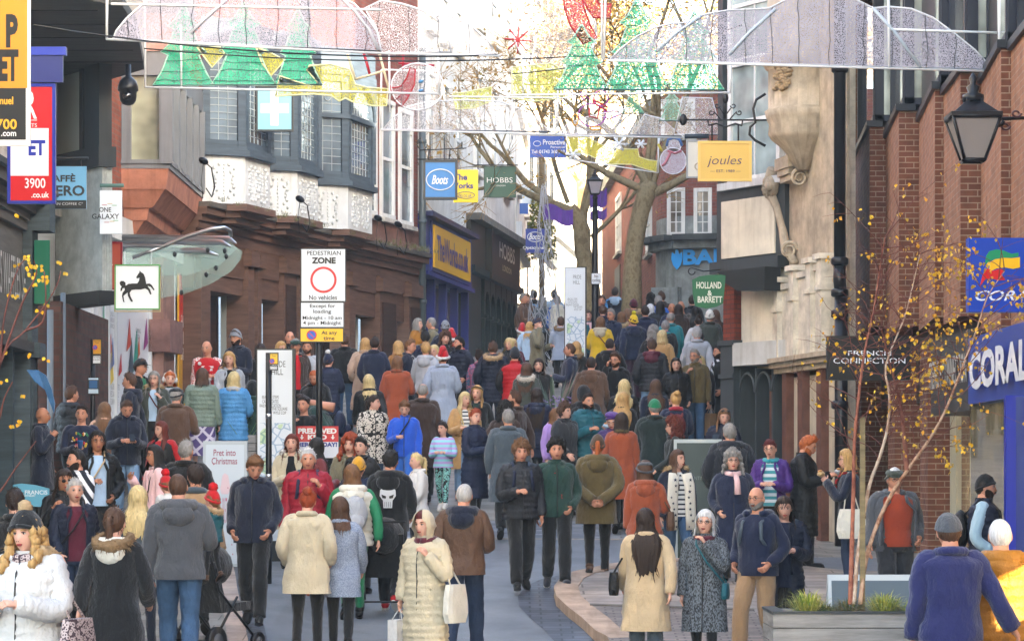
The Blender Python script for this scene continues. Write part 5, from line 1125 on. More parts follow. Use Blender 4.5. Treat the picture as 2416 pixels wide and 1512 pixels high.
mb = MB(); mb.box(xw + .35, xw + 6, 46.2, 47, .5, 13, BR_); mb.box(xw + 1.6, xw + 8, 20, 44, 2.0, 12.5, BRd); mb.box(xw, xw + .3, -25, 17.3, 0, 14, BR_); mb.box(xw, xw + .3, 20.9, 23.5, 0, 14, BR_); mb.box(xw, xw + .3, 17.3, 20.9, 2.1, 14, BR_); mb.box(xw, xw + .3, 17.3, 20.9, 0, 1.6, BR_); mb.box(xw + .1, xw + 8, 23.5, 44, 9.2, 14.5, BR_); mb.box(7.5, 16, 47, 70, 3, 19, BRd); relbuild(mb, 'block_and_shade_walls', b11)  # unseen near wall and rear block added for shade, gap for a sun patch
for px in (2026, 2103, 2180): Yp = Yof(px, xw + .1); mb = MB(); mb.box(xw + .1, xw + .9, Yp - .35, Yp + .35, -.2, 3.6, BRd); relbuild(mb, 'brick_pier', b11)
mb = MB(); mb.box(xw + .45, xw + .5, 31.6, 43.5, .2, 3.4, mat('glass', 'a99c78')); relbuild(mb, 'shop_window', b11)
mb = MB(); mb.box(xw + .4, xw + .9, 31.2, 44, 2.95, 3.9, mat('paint', '2c2a28'))
for Y_ in (33.0, 34.6, 36.2, 37.8, 39.5, 41.4): mb.box(xw + .38, xw + .46, Y_, Y_ + .06, -.1, 3.0, mat('gloss', 'b3ad9a'))
relbuild(mb, 'shopfront', b11)
# fashion shop fascia
mb = MB(); Yl, Yr = Yof(2200, xw), Yof(2292, xw); mb.box(xw - .02, xw + .5, Yr, Yl, 2.68, 3.60, mat('paint', '38383a')); relbuild(mb, 'fascia', b11)
lettering(b11, 'FRENCH CONNECTION', 'b9b7b2', (xw - .03, Yl - .05, 3.0), (0, -1, 0), (0, 0, 1), Yl - Yr - .1, .34, depth=.02, bold=.01)
# betting shop fascia, its mullion and reflecting window
mb = MB(); Yl = Yof(2297, xw) ; mb.box(xw - .06, xw + .5, 24, Yl, 2.74, 3.48, mat('gloss', '2b4296')); relbuild(mb, 'betting_fascia', b11)
lettering(b11, 'CORAL', 'd9dbe2', (xw - .07, Yl - .45, 2.88), (0, -1, 0), (0, 0, 1), 3.6, .42, depth=.05, bold=.04)
mb = MB(); Ym = Yof(2371, xw - .25) ; xm = xw - .25; mb.box(xm, xm + .28, Ym - .06, Ym + .06, .0, 2.74, mat('gloss', '1f2fa0')); relbuild(mb, 'blue_door_post', b11)
mb = MB(); mb.box(xm + .10, xm + .12, 23, Ym - .06, .45, 2.72, mat('glass', '39505a')); mb.box(xw, xw + .06, Ym, Yof(2290, xw), .2, 2.72, mat('glass', '8d7f58')); relbuild(mb, 'betting_window', b11)
mb = MB(); mb.box(xm + .05, xm + .18, 23, Ym - .06, 0, .45, mat('gloss', '1f2fa0')); relbuild(mb, 'stall_riser', b11)
# where each building of the left-hand row stands, and its size against the drawing above
for r_, c_, k in ((b1, (-6.72, 27.66, -.41), 1.33), (b2, (-8.64, 43.89, .04), 1.33), (b3, (-6.44, 47.57, 1.99), 1.13), (b4, (-3.93, 57.85, 2.92), 1.12), (b5, (-1.62, 67.34, 4.19), 1.12), (b6, (-.51, 75.07, 4.89), 1.12), (TH[0], (.28, 84.62, 5.75), 1.12), (TH[1], (.99, 96.43, 6.81), 1.12), (TH[2], (2.39, 110.99, 8.12), 1.12), (TH[3], (5.57, 122.19, 4.68), 1.12)): place(r_, c_, k)

# ------------------------------------------------------------------ signs
def board(name, label, cat, x0, y0, x1, y1, Y, face='white', frame=None, fw=.03, th=.05, yaw=0, group=None, both=True, bottom=None):
    c = W((x0 + x1) / 2, y1, Y); r = thing(name, label, cat, c, radians(yaw), group); wd = (x1 - x0) * Y / F; ht = (y1 - y0) * Y / F
    mb = MB(); mb.box(-wd / 2, wd / 2, -th / 2, th / 2, 0, ht, mat('gloss', face)); mb.build('panel', r)
    if frame:
        mb = MB(); m = mat('gloss', frame); e = .012
        for a in ((-wd / 2 - fw * .3, wd / 2 + fw * .3, -fw * .3, fw), (-wd / 2 - fw * .3, wd / 2 + fw * .3, ht - fw, ht + fw * .3)): mb.box(a[0], a[1], -th / 2 - e, th / 2 + e, a[2], a[3], m)
        for a in ((-wd / 2 - fw * .3, -wd / 2 + fw), (wd / 2 - fw, wd / 2 + fw * .3)): mb.box(a[0], a[1], -th / 2 - e, th / 2 + e, fw, ht - fw, m)
        mb.build('frame', r)
    def rect(nm, fx0, fy0, fx1, fy1, col, d=.003):
        mb = MB(); mb.box(-wd / 2 + fx0 * wd, -wd / 2 + fx1 * wd, -th / 2 - d, -th / 2 + .001, (1 - fy1) * ht, (1 - fy0) * ht, mat('gloss', col)); return mb.build(nm, r)
    def txt(t, fx0, fy0, fx1, fy1, col='black', d=.006, **k):
        mb = text_mb(t, col, (-wd / 2 + fx0 * wd, -th / 2, (1 - fy1) * ht), (1, 0, 0), (0, 0, 1), (fx1 - fx0) * wd, (fy1 - fy0) * ht, depth=d, **k)
        return mb.build('lettering', r) if mb.v else None
    def shape(nm, pts, col, d=.006, th_=.003):
        mb = MB(); mb.prism([(-wd / 2 + a * wd, -th / 2 - d, (1 - b_) * ht) for a, b_ in pts], (0, th_, 0), mat('gloss', col)); return mb.build(nm, r)
    def ring(nm, cx, cy, rr, wdt, col, d=.006, sq=1.0, n=40):
        mb = MB(); mb.tube([(-wd / 2 + cx * wd + rr * cos(t) * wd, -th / 2 - d * .5, (1 - cy) * ht + rr * sq * sin(t) * wd) for t in [2 * pi * k / n for k in range(n + 1)]], wdt, mat('gloss', col), 6, flat=.3 if False else 1, cap=False); return mb.build(nm, r)
    return r, rect, txt, shape, ring, wd, ht
def arm(root, pts, r, col='1c1d20', name='bracket', seg=6):
    mb = MB()
    for P in (pts if isinstance(pts[0], list) else [pts]): mb.tube([Vector(p) - root.location for p in P], r, mat('gloss', col), seg)
    o = mb.build(name, root); o.rotation_euler = (0, 0, -root.rotation_euler.z); return o
B_ = board('estate_agent_board', 'yellow and black letting board, nearest at the top left corner', 'board', -70, -60, 72, 345, 30.5, 'e8e6e0', None)
r, rect, txt, shape, ring, wd, ht = B_
rect('yellow_field', 0.02, .0, .955, .665, 'c4861a'); rect('black_field', 0.02, .665, .93, .965, '17181b')
txt('P', .60, .235, .80, .43, '17181b', bold=.05); txt('LET', .34, .44, .81, .625, '17181b', bold=.05); txt('nuel', .50, .715, .72, .76, 'e8a820', bold=.02); txt('700', .44, .845, .78, .905, 'e8a820', bold=.02); txt('.com', .52, .92, .77, .945, 'e6e6e6', bold=.02)
B_ = board('estate_agent_board', 'red, white and blue letting board behind the yellow one', 'board', 20, 200, 130, 480, 34.0, 'c8191f', '23308f', fw=.03)
r, rect, txt, shape, ring, wd, ht = B_
rect('white_field', .03, .37, .87, .77, 'e2e4e8'); txt('R', .33, .05, .62, .29, 'e4e2e0'); txt('BERTS', .30, .33, .62, .36, 'e4e2e0'); txt('ET', .44, .47, .80, .60, '20309a', bold=.04); txt('3900', .36, .79, .80, .875, 'e8e6e4', bold=.01); txt('.co.uk', .50, .905, .88, .955, 'e8e6e4', bold=.02); rect('rule', .30, .30, .62, .305, 'e4e2e0', .004)
mb = MB(); mb.box(-.5, .38, -.06, .0, ht + .02, ht + .34, mat('gloss', '28306c')); mb.box(-.25, .42, -.08, .02, ht + .34, ht + .44, mat('gloss', '2a3a9a')); mb.build('head_rail', r)
r, rect, txt, shape, ring, wd, ht = board('hanging_sign', 'pale blue coffee shop sign with dark foot strip', 'sign', 106, 393, 204, 493, 39.6, '6fb0dc', None, th=.04)
rect('foot_strip', 0, .80, 1, 1.0, '23292c'); txt('CAFFÈ', .02, .17, .74, .37, '31353d', bold=.03); txt('NERO', -.02, .45, .96, .70, '31353d', bold=.03); txt('ITALIAN COFFEE Cº', .0, .855, .92, .915, 'c8ccce')
arm(r, [W(60, 374, 39.6), W(208, 374, 39.6)], .025); arm(r, [W(190, 374, 39.6), W(190, 393, 39.6)], .01)
r, rect, txt, shape, ring, wd, ht = board('hanging_sign', 'white phone shop sign with coloured circuit lines reading ONE GALAXY', 'sign', 236, 450, 288, 552, 41.0, 'dfe4e8', None)
txt('ONE', -.02, .39, .52, .50, '22252a', bold=.01); txt('GALAXY', -.35, .54, .88, .66, '22252a', bold=.01)
for x, y, c_ in ((.1, .33, 'b83a3a'), (.35, .30, 'c8a030'), (.55, .34, '3a9a4a'), (.2, .73, 'b83a3a'), (.45, .71, 'c8a030'), (.62, .69, '3a9a4a')): rect('circuit_line', x, y, x + .22, y + .012, c_, .004)
arm(r, [W(236, 438, 41), W(292, 438, 41)], .03, '5a7a70')
# bank sign in its gold frame with a black horse
r, rect, txt, shape, ring, wd, ht = board('hanging_sign', 'square bank sign with a black horse inside a thin gold frame', 'sign', 272, 625, 377, 730, 40.6, 'e4e8ea', '4f9a4a', fw=.012, th=.05)
HS = [(.24, .47), (.30, .43), (.40, .42), (.50, .42), (.54, .36), (.55, .29), (.50, .31), (.475, .285), (.50, .24), (.545, .175), (.555, .13), (.585, .165), (.64, .20), (.675, .28), (.69, .36), (.70, .43), (.78, .42), (.83, .46), (.89, .56), (.865, .575), (.80, .495), (.73, .475), (.79, .56), (.82, .66), (.79, .67), (.74, .57), (.68, .53), (.58, .555), (.45, .555), (.37, .57), (.33, .63), (.345, .70), (.40, .81), (.40, .83), (.36, .83), (.29, .70), (.285, .62), (.235, .66), (.19, .70), (.205, .81), (.225, .835), (.185, .835), (.155, .70), (.17, .63), (.22, .57), (.215, .52), (.17, .53), (.155, .58), (.125, .60), (.125, .54), (.15, .49), (.115, .45), (.105, .40), (.135, .365), (.19, .365), (.235, .40)]
shape('horse_emblem', HS, '1d2022')
mb = MB()
for a in ((-.33, .33, -.035, -.02), (-.33, .33, .585, .60)): mb.box(a[0], a[1], -.02, .02, a[2], a[3], mat('gloss', 'b09a6c'))
for a in (-.33, .315): mb.box(a, a + .015, -.02, .02, -.02, .585, mat('gloss', 'b09a6c'))
mb.box(-.19, -.175, -.01, .01, .6, .83, mat('gloss', 'b8bcc0')); mb.box(.19, .205, -.01, .01, .6, .83, mat('gloss', 'b8bcc0')); mb.build('gold_frame', r)
r, rect, txt, shape, ring, wd, ht = board('poster_panel', 'red bank poster with half a white star beside the horse sign', 'poster', 235, 572, 288, 683, 42.6, 'b0503c', '8a2028', fw=.02)
shape('star', [(.0, .40), (.18, .42), (.28, .30), (.32, .46), (.62, .47), (.36, .58), (.46, .76), (.22, .64), (.0, .74)], 'e0dcd8')
# glass entrance canopy
cy_ = 45.0; r = thing('glass_canopy', 'curved glass entrance canopy hung from a bent steel tube', 'canopy', W(300, 690, cy_))
mb = MB(); CG = mat('clearglass', 'a9cbc2')
pts = [W(x, y, cy_ + (x - 300) * .002) for x, y in ((245, 640), (300, 585), (420, 580), (545, 578), (572, 592), (568, 612), (545, 640), (500, 668), (440, 692), (380, 703), (300, 700))]
mb.prism(pts, (0, .03, .0), CG); mb.prism([W(x, y, 46.6) for x, y in ((250, 600), (300, 566), (430, 562), (540, 570), (560, 585), (520, 625), (440, 650), (300, 650))], (0, .03, 0), CG); relbuild(mb, 'glass_sheet', r)
mb = MB(); SS = mat('metal', 'a9abad'); ptube(mb, [(225, 577, cy_ - .8), (385, 582, cy_ - .8), (440, 558, cy_ - .8), (500, 540, cy_ - .8), (530, 537, cy_ - .8), (543, 545, cy_ - .7), (545, 556, cy_ - .5)], .032, SS, seg=10); ptube(mb, [(313, 608, cy_ - .8), (385, 582, cy_ - .8)], .028, SS, seg=10)
relbuild(mb, 'steel_tube', r)
for y0 in (562, 570, 590):
    mb = MB(); ptube(mb, [(290, y0 - 2, cy_ + .6), (480 + (590 - y0) * 2.2, y0 + 2, cy_ + .2), (515 + (590 - y0) * 1.5, y0 + 12, cy_)], [.055, .05, .015], SS, seg=10); relbuild(mb, 'cross_tube', r)
for x, y in ((490, 590), (530, 592), (412, 600), (487, 648), (510, 632), (428, 690), (534, 605)):
    mb = MB(); mb.ell(W(x, y, cy_ - .06), (.035, .03, .045), mat('gloss', '2a2e31'), 8, 6); relbuild(mb, 'glass_fixing', r)
# street camera
r = thing('dome_camera', 'black dome camera hanging under the boarded eaves', 'camera', W(302, 250, 38.0)); mb = MB(); k_ = 29 / F; mb.lathe((0, 0, 0), [(.013, 0), (.072, .016), (.107, .065), (.118, .13), (.115, .18), (.139, .2), (.139, .25), (.11, .33), (.06, .38), (.04, .39), (.04, .55)], mat('gloss', '15171c'), 20); mb.build('housing', r)
mb = MB(); mb.ell((0, -.072, .12), (.07, .06, .065), mat('glass', '0c0e12'), 12, 8); mb.build('lens', r)
# pharmacy cross
r, rect, txt, shape, ring, wd, ht = board('pharmacy_sign', 'pale blue lit pharmacy cross sign hanging in a dark case', 'sign', 605, 205, 692, 310, 53.0, '7fb8cc', '2a3034', fw=.03)
shape('cross', [(.38, .08), (.60, .08), (.60, .38), (.88, .38), (.88, .60), (.60, .60), (.60, .88), (.38, .88), (.38, .60), (.12, .60), (.12, .38), (.38, .38)], 'c9e8f0')
# chemist sign, works sign, hobbs sign
r, rect, txt, shape, ring, wd, ht = board('hanging_sign', 'large blue chemist sign with white oval in a black iron frame', 'sign', 1000, 380, 1078, 470, 58.0, '3079b8', '23272b', fw=.035, th=.12)
def oval(root, cx, cy, rx, ry, wdt, col, d): mb = MB(); mb.tube([(cx + rx * cos(t), d, cy + ry * sin(t)) for t in [2 * pi * k / 40 for k in range(41)]], wdt, mat('gloss', col), 6, cap=False); mb.build('oval', root)
oval(r, 0, ht * .5, wd * .42, ht * .27, .012, 'dfe3e6', -.07); txt('Boots', .24, .38, .74, .62, 'e8e8e8', shear=.4, bold=.015)
arm(r, [[W(985, 376, 58), W(1088, 376, 58)], [W(990, 355, 58), W(1100, 350, 58)], [W(1010, 376, 58), W(1012, 352, 58)], [W(1060, 376, 58), W(1062, 350, 58)], [W(1048, 352, 58), W(1048, 325, 58)], [W(1090, 350, 58), W(1090, 335, 58)]], .012)
arm(r, [W(996 + 12 * cos(t), 340 + 14 * sin(t), 58) for t in [k * .5 for k in range(10)]], .009, name='scroll')
r, rect, txt, shape, ring, wd, ht = board('hanging_sign', 'yellow bookshop sign half hidden by the blue chemist sign', 'sign', 1070, 401, 1128, 478, 61.0, 'e8cb20', None, th=.05)
txt('The', .0, .13, .56, .32, '2c2a7c', bold=.03); txt('Works', -.15, .40, .80, .58, '2c2a7c', bold=.03); txt('theworks.co.uk', -.2, .73, .74, .84, '2c2a7c'); oval(r, .0, ht * .22, wd * .36, ht * .10, .006, '2c2a7c', -.03)
r, rect, txt, shape, ring, wd, ht = board('hanging_sign', 'dark green clothes shop sign on an iron arm', 'sign', 1142, 393, 1217, 466, 65.0, '17513f', '123c30', fw=.02, th=.05)
txt('HOBBS', .09, .36, .90, .53, 'e4e2dc'); txt('LONDON', .35, .60, .67, .65, 'e4e2dc'); arm(r, [W(1115, 390, 65), W(1222, 390, 65)], .014)
r, rect, txt, shape, ring, wd, ht = board('banner_sign', 'blue recruitment agency board with telephone number', 'sign', 1250, 318, 1336, 372, 64.0, '2456b8', None)
txt('Proactive', .36, .22, .97, .45, 'e8eaee', bold=.02); txt('Personnel', .57, .50, .97, .60, 'e8eaee', bold=.01); txt('Tel: 01743 360 360', .05, .67, .96, .83, 'e8eaee', bold=.02); ring('swirl', .2, .40, .10, .008, 'e8eaee', sq=.7)
r, rect, txt, shape, ring, wd, ht = board('hanging_sign', 'deep blue opticians sign lower down the white buildings', 'sign', 1240, 540, 1285, 597, 78.0, '2a3f96', None)
oval(r, 0, ht * .66, wd * .40, ht * .20, .012, 'dfe3e6', -.04); txt('Boots', .18, .20, .82, .45, 'e8e8e8', shear=.4, bold=.02); txt('Opticians', -.15, .72, .95, .88, 'e8e8e8', bold=.02)
for x0, y0, x1, y1, Y_, c_, lab in ((1226, 480, 1246, 505, 76, '2c5aa8', 'small blue and white shop sign above the opticians sign'), (1232, 430, 1262, 482, 80, 'c9d2dc', 'pale flag sign on the white buildings far up the street')):
    board('hanging_sign', lab, 'sign', x0, y0, x1, y1, Y_, c_, None)
# yellow clothing sign on its wrought iron bracket
r, rect, txt, shape, ring, wd, ht = board('hanging_sign', 'yellow framed clothing shop sign hanging from a wrought iron bracket', 'sign', 1648, 335, 1772, 427, 43.0, 'dcb45a', 'e3bd66', fw=.03, th=.06)
txt('joules', .16, .36, .82, .66, '38245c', bold=-.012, shear=.25); txt('— EST. 1989 —', .22, .72, .80, .79, '38245c')
arm(r, [[W(1608, 283, 43), W(1812, 284, 43)], [W(1711, 282, 43), W(1711, 232, 43)], [W(1680, 296, 43), W(1680, 335, 43)], [W(1742, 296, 43), W(1742, 335, 43)], [W(1670, 284, 43), W(1672, 296, 43), W(1690, 292, 43), W(1712, 300, 43), W(1735, 292, 43), W(1750, 297, 43), W(1752, 284, 43)]], .014)
for cx, sg in ((1692, 1), (1730, -1), (1678, 1), (1744, -1)): arm(r, [W(cx + sg * (7 - t * .8) * cos(t), (250 if cx in (1692, 1730) else 266) + (7 - t * .8) * sin(t), 43) for t in [k * .5 for k in range(13)]], .009, name='scroll')
arm(r, [[W(1700, 282, 43), W(1690, 270, 43), W(1684, 264, 43)], [W(1722, 282, 43), W(1732, 270, 43), W(1738, 264, 43)], [W(1708, 270, 43), W(1698, 256, 43)], [W(1714, 270, 43), W(1724, 256, 43)]], .010, name='scroll')
arm(r, [W(x, y, 43) for x, y in ((1806, 222), (1784, 236), (1777, 258), (1782, 290), (1770, 300), (1768, 318), (1782, 332), (1806, 345))], .022, name='scroll')
mb = MB(); mb.ell(W(1612, 283, 43) - r.location, (.06, .03, .09), mat('gloss', '1c1d20'), 8, 6); mb.build('finial', r); mb = MB(); mb.ell(W(1711, 232, 43) - r.location, (.05, .03, .09), mat('gloss', '1c1d20'), 8, 6); mb.build('finial', r)
r, rect, txt, shape, ring, wd, ht = board('hanging_sign', 'plain cream sign with a faint ring behind the yellow clothing sign', 'sign', 1620, 332, 1668, 420, 45.0, 'c9c5bc', '8f9398', fw=.02); ring('faint_ring', .56, .70, .16, .008, 'b8a890')
arm(r, [W(1615, 322, 45), W(1672, 322, 45)], .04, '2a3540')
# green health food sign
c_ = W(1672, 728, 44.0); r = thing('hanging_sign', 'dark green curved health food sign fixed to the corner shop', 'sign', c_); k_ = 44 / F
mb = MB(); mb.prism([((x - 1672) * k_, 0, (728 - y) * k_) for x, y in ((1633, 660), (1650, 652), (1672, 649), (1700, 648), (1712, 650), (1709, 690), (1706, 716), (1690, 724), (1665, 728), (1640, 722), (1634, 690))], (0, .05, 0), mat('gloss', '14603f')); mb.build('panel', r)
for t_, x0, y0, x1, y1 in (('HOLLAND', 1643, 665, 1702, 681), ('&', 1669, 685, 1680, 698), ('BARRETT', 1646, 699, 1704, 714)): mb = text_mb(t_, 'd9dccd', ((x0 - 1672) * k_, -.004, (728 - y1) * k_), (1, 0, 0), (0, 0, 1), (x1 - x0) * k_, (y1 - y0) * k_, depth=.002, bold=.025); mb.build('lettering', r)
arm(r, [W(1632 + 8 * cos(t), 640 + 8 * sin(t), 44) for t in [k * .6 for k in range(9)]] + [W(1660, 640, 44), W(1700, 636, 44)], .01)
# black projecting sign, betting shop sign
r, rect, txt, shape, ring, wd, ht = board('projecting_sign', 'black fashion shop sign projecting over the pavement by the drainpipe', 'sign', 1950, 793, 2147, 897, 36.5, '14161a', None, th=.14)
txt('FRENCH', .25, .335, .765, .445, 'e6eaf0', bold=.004); txt('CONNECTION', .075, .50, .935, .625, 'e6eaf0', bold=.004)
r, rect, txt, shape, ring, wd, ht = board('projecting_sign', 'bright blue betting shop sign with green, yellow and red ribbons', 'sign', 2282, 563, 2445, 737, 27.2, '0f3fa8', None, th=.16)
shape('green_ribbon', [(.23, .36), (.255, .24), (.30, .18), (.40, .155), (.50, .17), (.62, .215), (.72, .20), (.72, .25), (.60, .27), (.48, .27), (.36, .29), (.28, .33)], '0f8a5a', .004)
shape('yellow_ribbon', [(.28, .47), (.32, .32), (.38, .29), (.50, .27), (.62, .275), (.74, .26), (.74, .40), (.64, .42), (.52, .40), (.40, .415)], 'f0b818', .006)
shape('red_ribbon', [(.16, .66), (.20, .50), (.27, .41), (.34, .45), (.44, .42), (.52, .435), (.47, .49), (.53, .57), (.42, .575), (.33, .55), (.24, .56)], 'd0161c', .008)
txt('CORAL', .10, .71, .99, .85, 'e6e8ee', shear=.3, bold=.01)
# ------------------------------------------------------------------ posts and ground signs
def onground(px, Y, dz=0): X = (px - 1208) * Y / F; return Vector((X, Y, zg(X, Y) + dz))
Yp = 36.0; g = onground(753, Yp); r = thing('pedestrian_zone_sign', 'tall black post with white pedestrian zone sign and yellow plate', 'sign', g)
mb = MB(); mb.tube([(0, 0, -.2), (0, 0, CH + (HY - 600) * Yp / F - g.z)], .042, mat('gloss', '15171a'), 12); mb.build('post', r)
def plate(root, nm, x0, y0, x1, y1, Y, col, z_front=-.06, edge='20242a', th=.015):
    c = root.location; mb = MB(); a, b_ = W(x0, y1, Y) - c, W(x1, y0, Y) - c; y_ = z_front; mb.box(a.x, b_.x, y_, y_ + th, a.z, b_.z, mat('gloss', edge)); e = .012; mb.box(a.x + e, b_.x - e, y_ - .003, y_, a.z + e, b_.z - e, mat('gloss', col)); return mb.build(nm, root)
def ptext(root, t, x0, y0, x1, y1, Y, col, z_front=-.066, **k): c = root.location; a, b_ = W(x0, y1, Y) - c, W(x1, y0, Y) - c; mb = text_mb(t, col, (a.x, z_front, a.z), (1, 0, 0), (0, 0, 1), b_.x - a.x, b_.z - a.z, depth=.001, **k); return mb.build('lettering', root)
plate(r, 'sign_plate', 710, 587, 817, 713, Yp, 'd4dae0'); plate(r, 'time_plate', 709, 713, 813, 774, Yp, 'd4dae0'); plate(r, 'yellow_plate', 708, 774, 812, 808, Yp, 'e8b818')
for t_, x0, y0, x1, y1, b_ in (('PEDESTRIAN', 725, 593, 805, 603, .01), ('ZONE', 736, 608, 793, 623, .05), ('No vehicles', 730, 697, 796, 708, .01), ('Except for', 732, 718, 792, 729, .01), ('loading', 740, 731, 782, 742, .01), ('Midnight - 10 am', 715, 746, 807, 757, .01), ('4 pm - Midnight', 716, 758, 805, 769, .01), ('At any', 759, 781, 796, 792, .02), ('time', 764, 794, 790, 803, .02)): ptext(r, t_, x0, y0, x1, y1, Yp, '15181c', bold=b_)
def annulus(root, nm, cx, cy, r0, r1, Y, col, zf, n=40, bar=None):
    c = root.location; p = W(cx, cy, Y) - c; k = Y / F; mb = MB(); vs = [(p.x + r_ * k * cos(2 * pi * i / n), zf, p.z + r_ * k * sin(2 * pi * i / n)) for r_ in (r0, r1) for i in range(n)]
    mb.add(vs, [(i, (i + 1) % n, n + (i + 1) % n, n + i) for i in range(n)], mat('gloss', col)); return mb.build(nm, root)
def disc(root, nm, cx, cy, r_, Y, col, zf, n=32): c = root.location; p = W(cx, cy, Y) - c; k = Y / F; mb = MB(); mb.add([(p.x + r_ * k * cos(2 * pi * i / n), zf, p.z + r_ * k * sin(2 * pi * i / n)) for i in range(n)], [tuple(range(n))], mat('gloss', col)); return mb.build(nm, root)
annulus(r, 'red_ring', 764, 661, 25.5, 31, Yp, 'c81c22', -.066)
def norest(root, cx, cy, rr, Y):
    disc(root, 'blue_disc', cx, cy, rr * .85, Y, '2358b8', -.066); annulus(root, 'red_ring', cx, cy, rr * .8, rr, Y, 'c81c22', -.068); c = root.location; p = W(cx, cy, Y) - c; k = Y / F * rr; mb = MB(); s_ = .7
    mb.add([(p.x - k * .62, -.0685, p.z + k * .52), (p.x - k * .52, -.0685, p.z + k * .62), (p.x + k * .62, -.0685, p.z - k * .52), (p.x + k * .52, -.0685, p.z - k * .62)], [(0, 1, 2, 3)], mat('gloss', 'c81c22')); mb.build('red_bar', root)
norest(r, 736, 791, 12, Yp)
# restricted zone posts
for px, Y_, y0, lab, x0 in ((634, 33.0, 832, 'slim black post with small yellow restriction plate in front of the map totem', 636), (219, 41.0, 800, 'slim black post with yellow restriction plate against the white hoardings', 219)):
    g = onground(px, Y_); r = thing('restriction_post', lab, 'sign', g); mb = MB(); mb.tube([(0, 0, -.2), (0, 0, CH + (HY - y0) * Y_ / F - g.z)], .036, mat('gloss', '15171a'), 10); mb.build('post', r)
    w_ = 17; plate(r, 'yellow_plate', x0, y0, x0 + w_ + 5, y0 + 29 + (8 if px < 300 else 0), Y_, 'c8901c' if px < 300 else 'e0b41c', -.05); plate(r, 'white_plate', x0, y0 + 30 + (8 if px < 300 else 0), x0 + w_ + 4, y0 + 42 + (17 if px < 300 else 0), Y_, 'cfd4da', -.05)
    ptext(r, 'Restricted\nZone', x0 + 3, y0 + 2, x0 + w_ + 2, y0 + 10, Y_, '15181c', -.056); norest(r, x0 + 7, y0 + 20, 6, Y_); ptext(r, 'No loading\nat any time', x0 + 2, y0 + 32 + (8 if px < 300 else 0), x0 + w_ + 1, y0 + 40 + (12 if px < 300 else 0), Y_, '15181c', -.056)
    if px > 300:
        for z in (1.2, 1.9): mb = MB(); mb.lathe((0, 0, z), [(.038, 0), (.038, .06)], mat('metal', 'b0b4b8'), 10); mb.build('band', r)
    else:
        plate(r, 'event_poster', 208, 890, 235, 930, Y_, 'b8cede', -.05); plate(r, 'poster_picture', 210, 896, 233, 918, Y_, '2a5a8a', -.056)
# map totems
def totem(px0, px1, y0, Y, lab, fs):
    g = onground((px0 + px1) / 2, Y); r = thing('map_totem', lab, 'information board', g); z1 = CH + (HY - y0) * Y / F - g.z; wd = (px1 - px0) * Y / F
    mb = MB(); mb.box(-wd / 2, wd / 2, -.08, .08, -.15, z1, mat('gloss', '22262a')); mb.build('case', r)
    mb = MB(); mb.box(-wd / 2 + .015, wd / 2 - wd * .07, -.086, -.08, .25, z1 - .02, mat('gloss', 'd3dae0')); mb.build('face', r)
    mb = MB(); mb.box(-wd / 2 + .05, wd / 2 - wd * .11, -.089, -.086, z1 - 1.75, z1 - .95, mat('mapprint', 'd3dae0', '9ab0c4')); mb.build('map', r)
    for t_, fx, fy, w_, h_ in (('PRIDE', .44, .16, .36, .075), ('HILL', .44, .26, .3, .075), ('BEACALL STEPS\nCASTLE GATES\nRAILWAY STATION', .10, .60, .55, .15), ('THE SQUARE\nWYLE COP', .45, .75, .4, .09)):
        mb = text_mb(t_, '6a7278' if fs else '32383c', (-wd / 2 + fx * wd * .9, -.0865, z1 - fy - h_ + .0), (1, 0, 0), (0, 0, 1), w_ * wd, h_, depth=.003); mb.build('lettering', r)
totem(606, 697, 823, 36.5, 'tall white town map totem nearest the camera, reading PRIDE HILL', 0); totem(1331, 1384, 630, 54.5, 'pale town map totem far up the hill beside the tree', 1)
# A-boards
def aboard(px0, px1, y0, Y, lab, face, fr, h=1.0):
    g = onground((px0 + px1) / 2, Y); r = thing('pavement_board', lab, 'A-board', g); z1 = CH + (HY - y0) * Y / F - g.z; wd = (px1 - px0) * Y / F
    for s in (-1, 1):
        mb = MB(); t_ = .22 * s; hx = mb.hexa([(-wd / 2, t_ - .015, 0), (wd / 2, t_ - .015, 0), (wd / 2, t_ + .015, 0), (-wd / 2, t_ + .015, 0), (-wd / 2, -.015 + .02 * s, z1), (wd / 2, -.015 + .02 * s, z1), (wd / 2, .015 + .02 * s, z1), (-wd / 2, .015 + .02 * s, z1)], mat('gloss', fr)); mb.build('leaf', r)
    up = Vector((0, .2, z1)).normalized(); P0 = Vector((-wd / 2, -.237, 0)); nn = Vector((1, 0, 0)).cross(up)
    mb = MB(); e = .035; q_ = [P0 + Vector((x, 0, 0)) + up * z + nn * .003 for x, z in ((e, e), (wd - e, e), (wd - e, z1 - e), (e, z1 - e))]; mb.add(q_, [(0, 1, 2, 3)], mat('gloss', face)); mb.build('poster', r)
    def t(txt_, fx, fy, w_, h_, col, **k): mb = text_mb(txt_, col, P0 + Vector((fx * wd, 0, 0)) + up * (z1 * (1 - fy) - h_ * z1) + nn * .004, (1, 0, 0), up, w_ * wd, h_ * z1, depth=.003, **k); mb.build('lettering', r)
    def s_(pts, col, nm='printed_shape'): mb = MB(); mb.add([P0 + Vector((a * wd, 0, 0)) + up * z1 * (1 - b_) + nn * .006 for a, b_ in pts][::-1], [tuple(range(len(pts)))], mat('gloss', col)); mb.build(nm, r)
    return t, s_
t, s_ = aboard(480, 584, 1040, 35.5, 'white Christmas coffee board with a small green tree print', 'b3bec6', 'a2abb1')
t('Pret into\nChristmas', .20, .06, .58, .12, '8a3350', bold=.01)
s_([(.14, .22), (.20, .36), (.08, .36)], '2a7a50'); s_([(.14, .28), (.22, .42), (.06, .42)], '2a7a50')
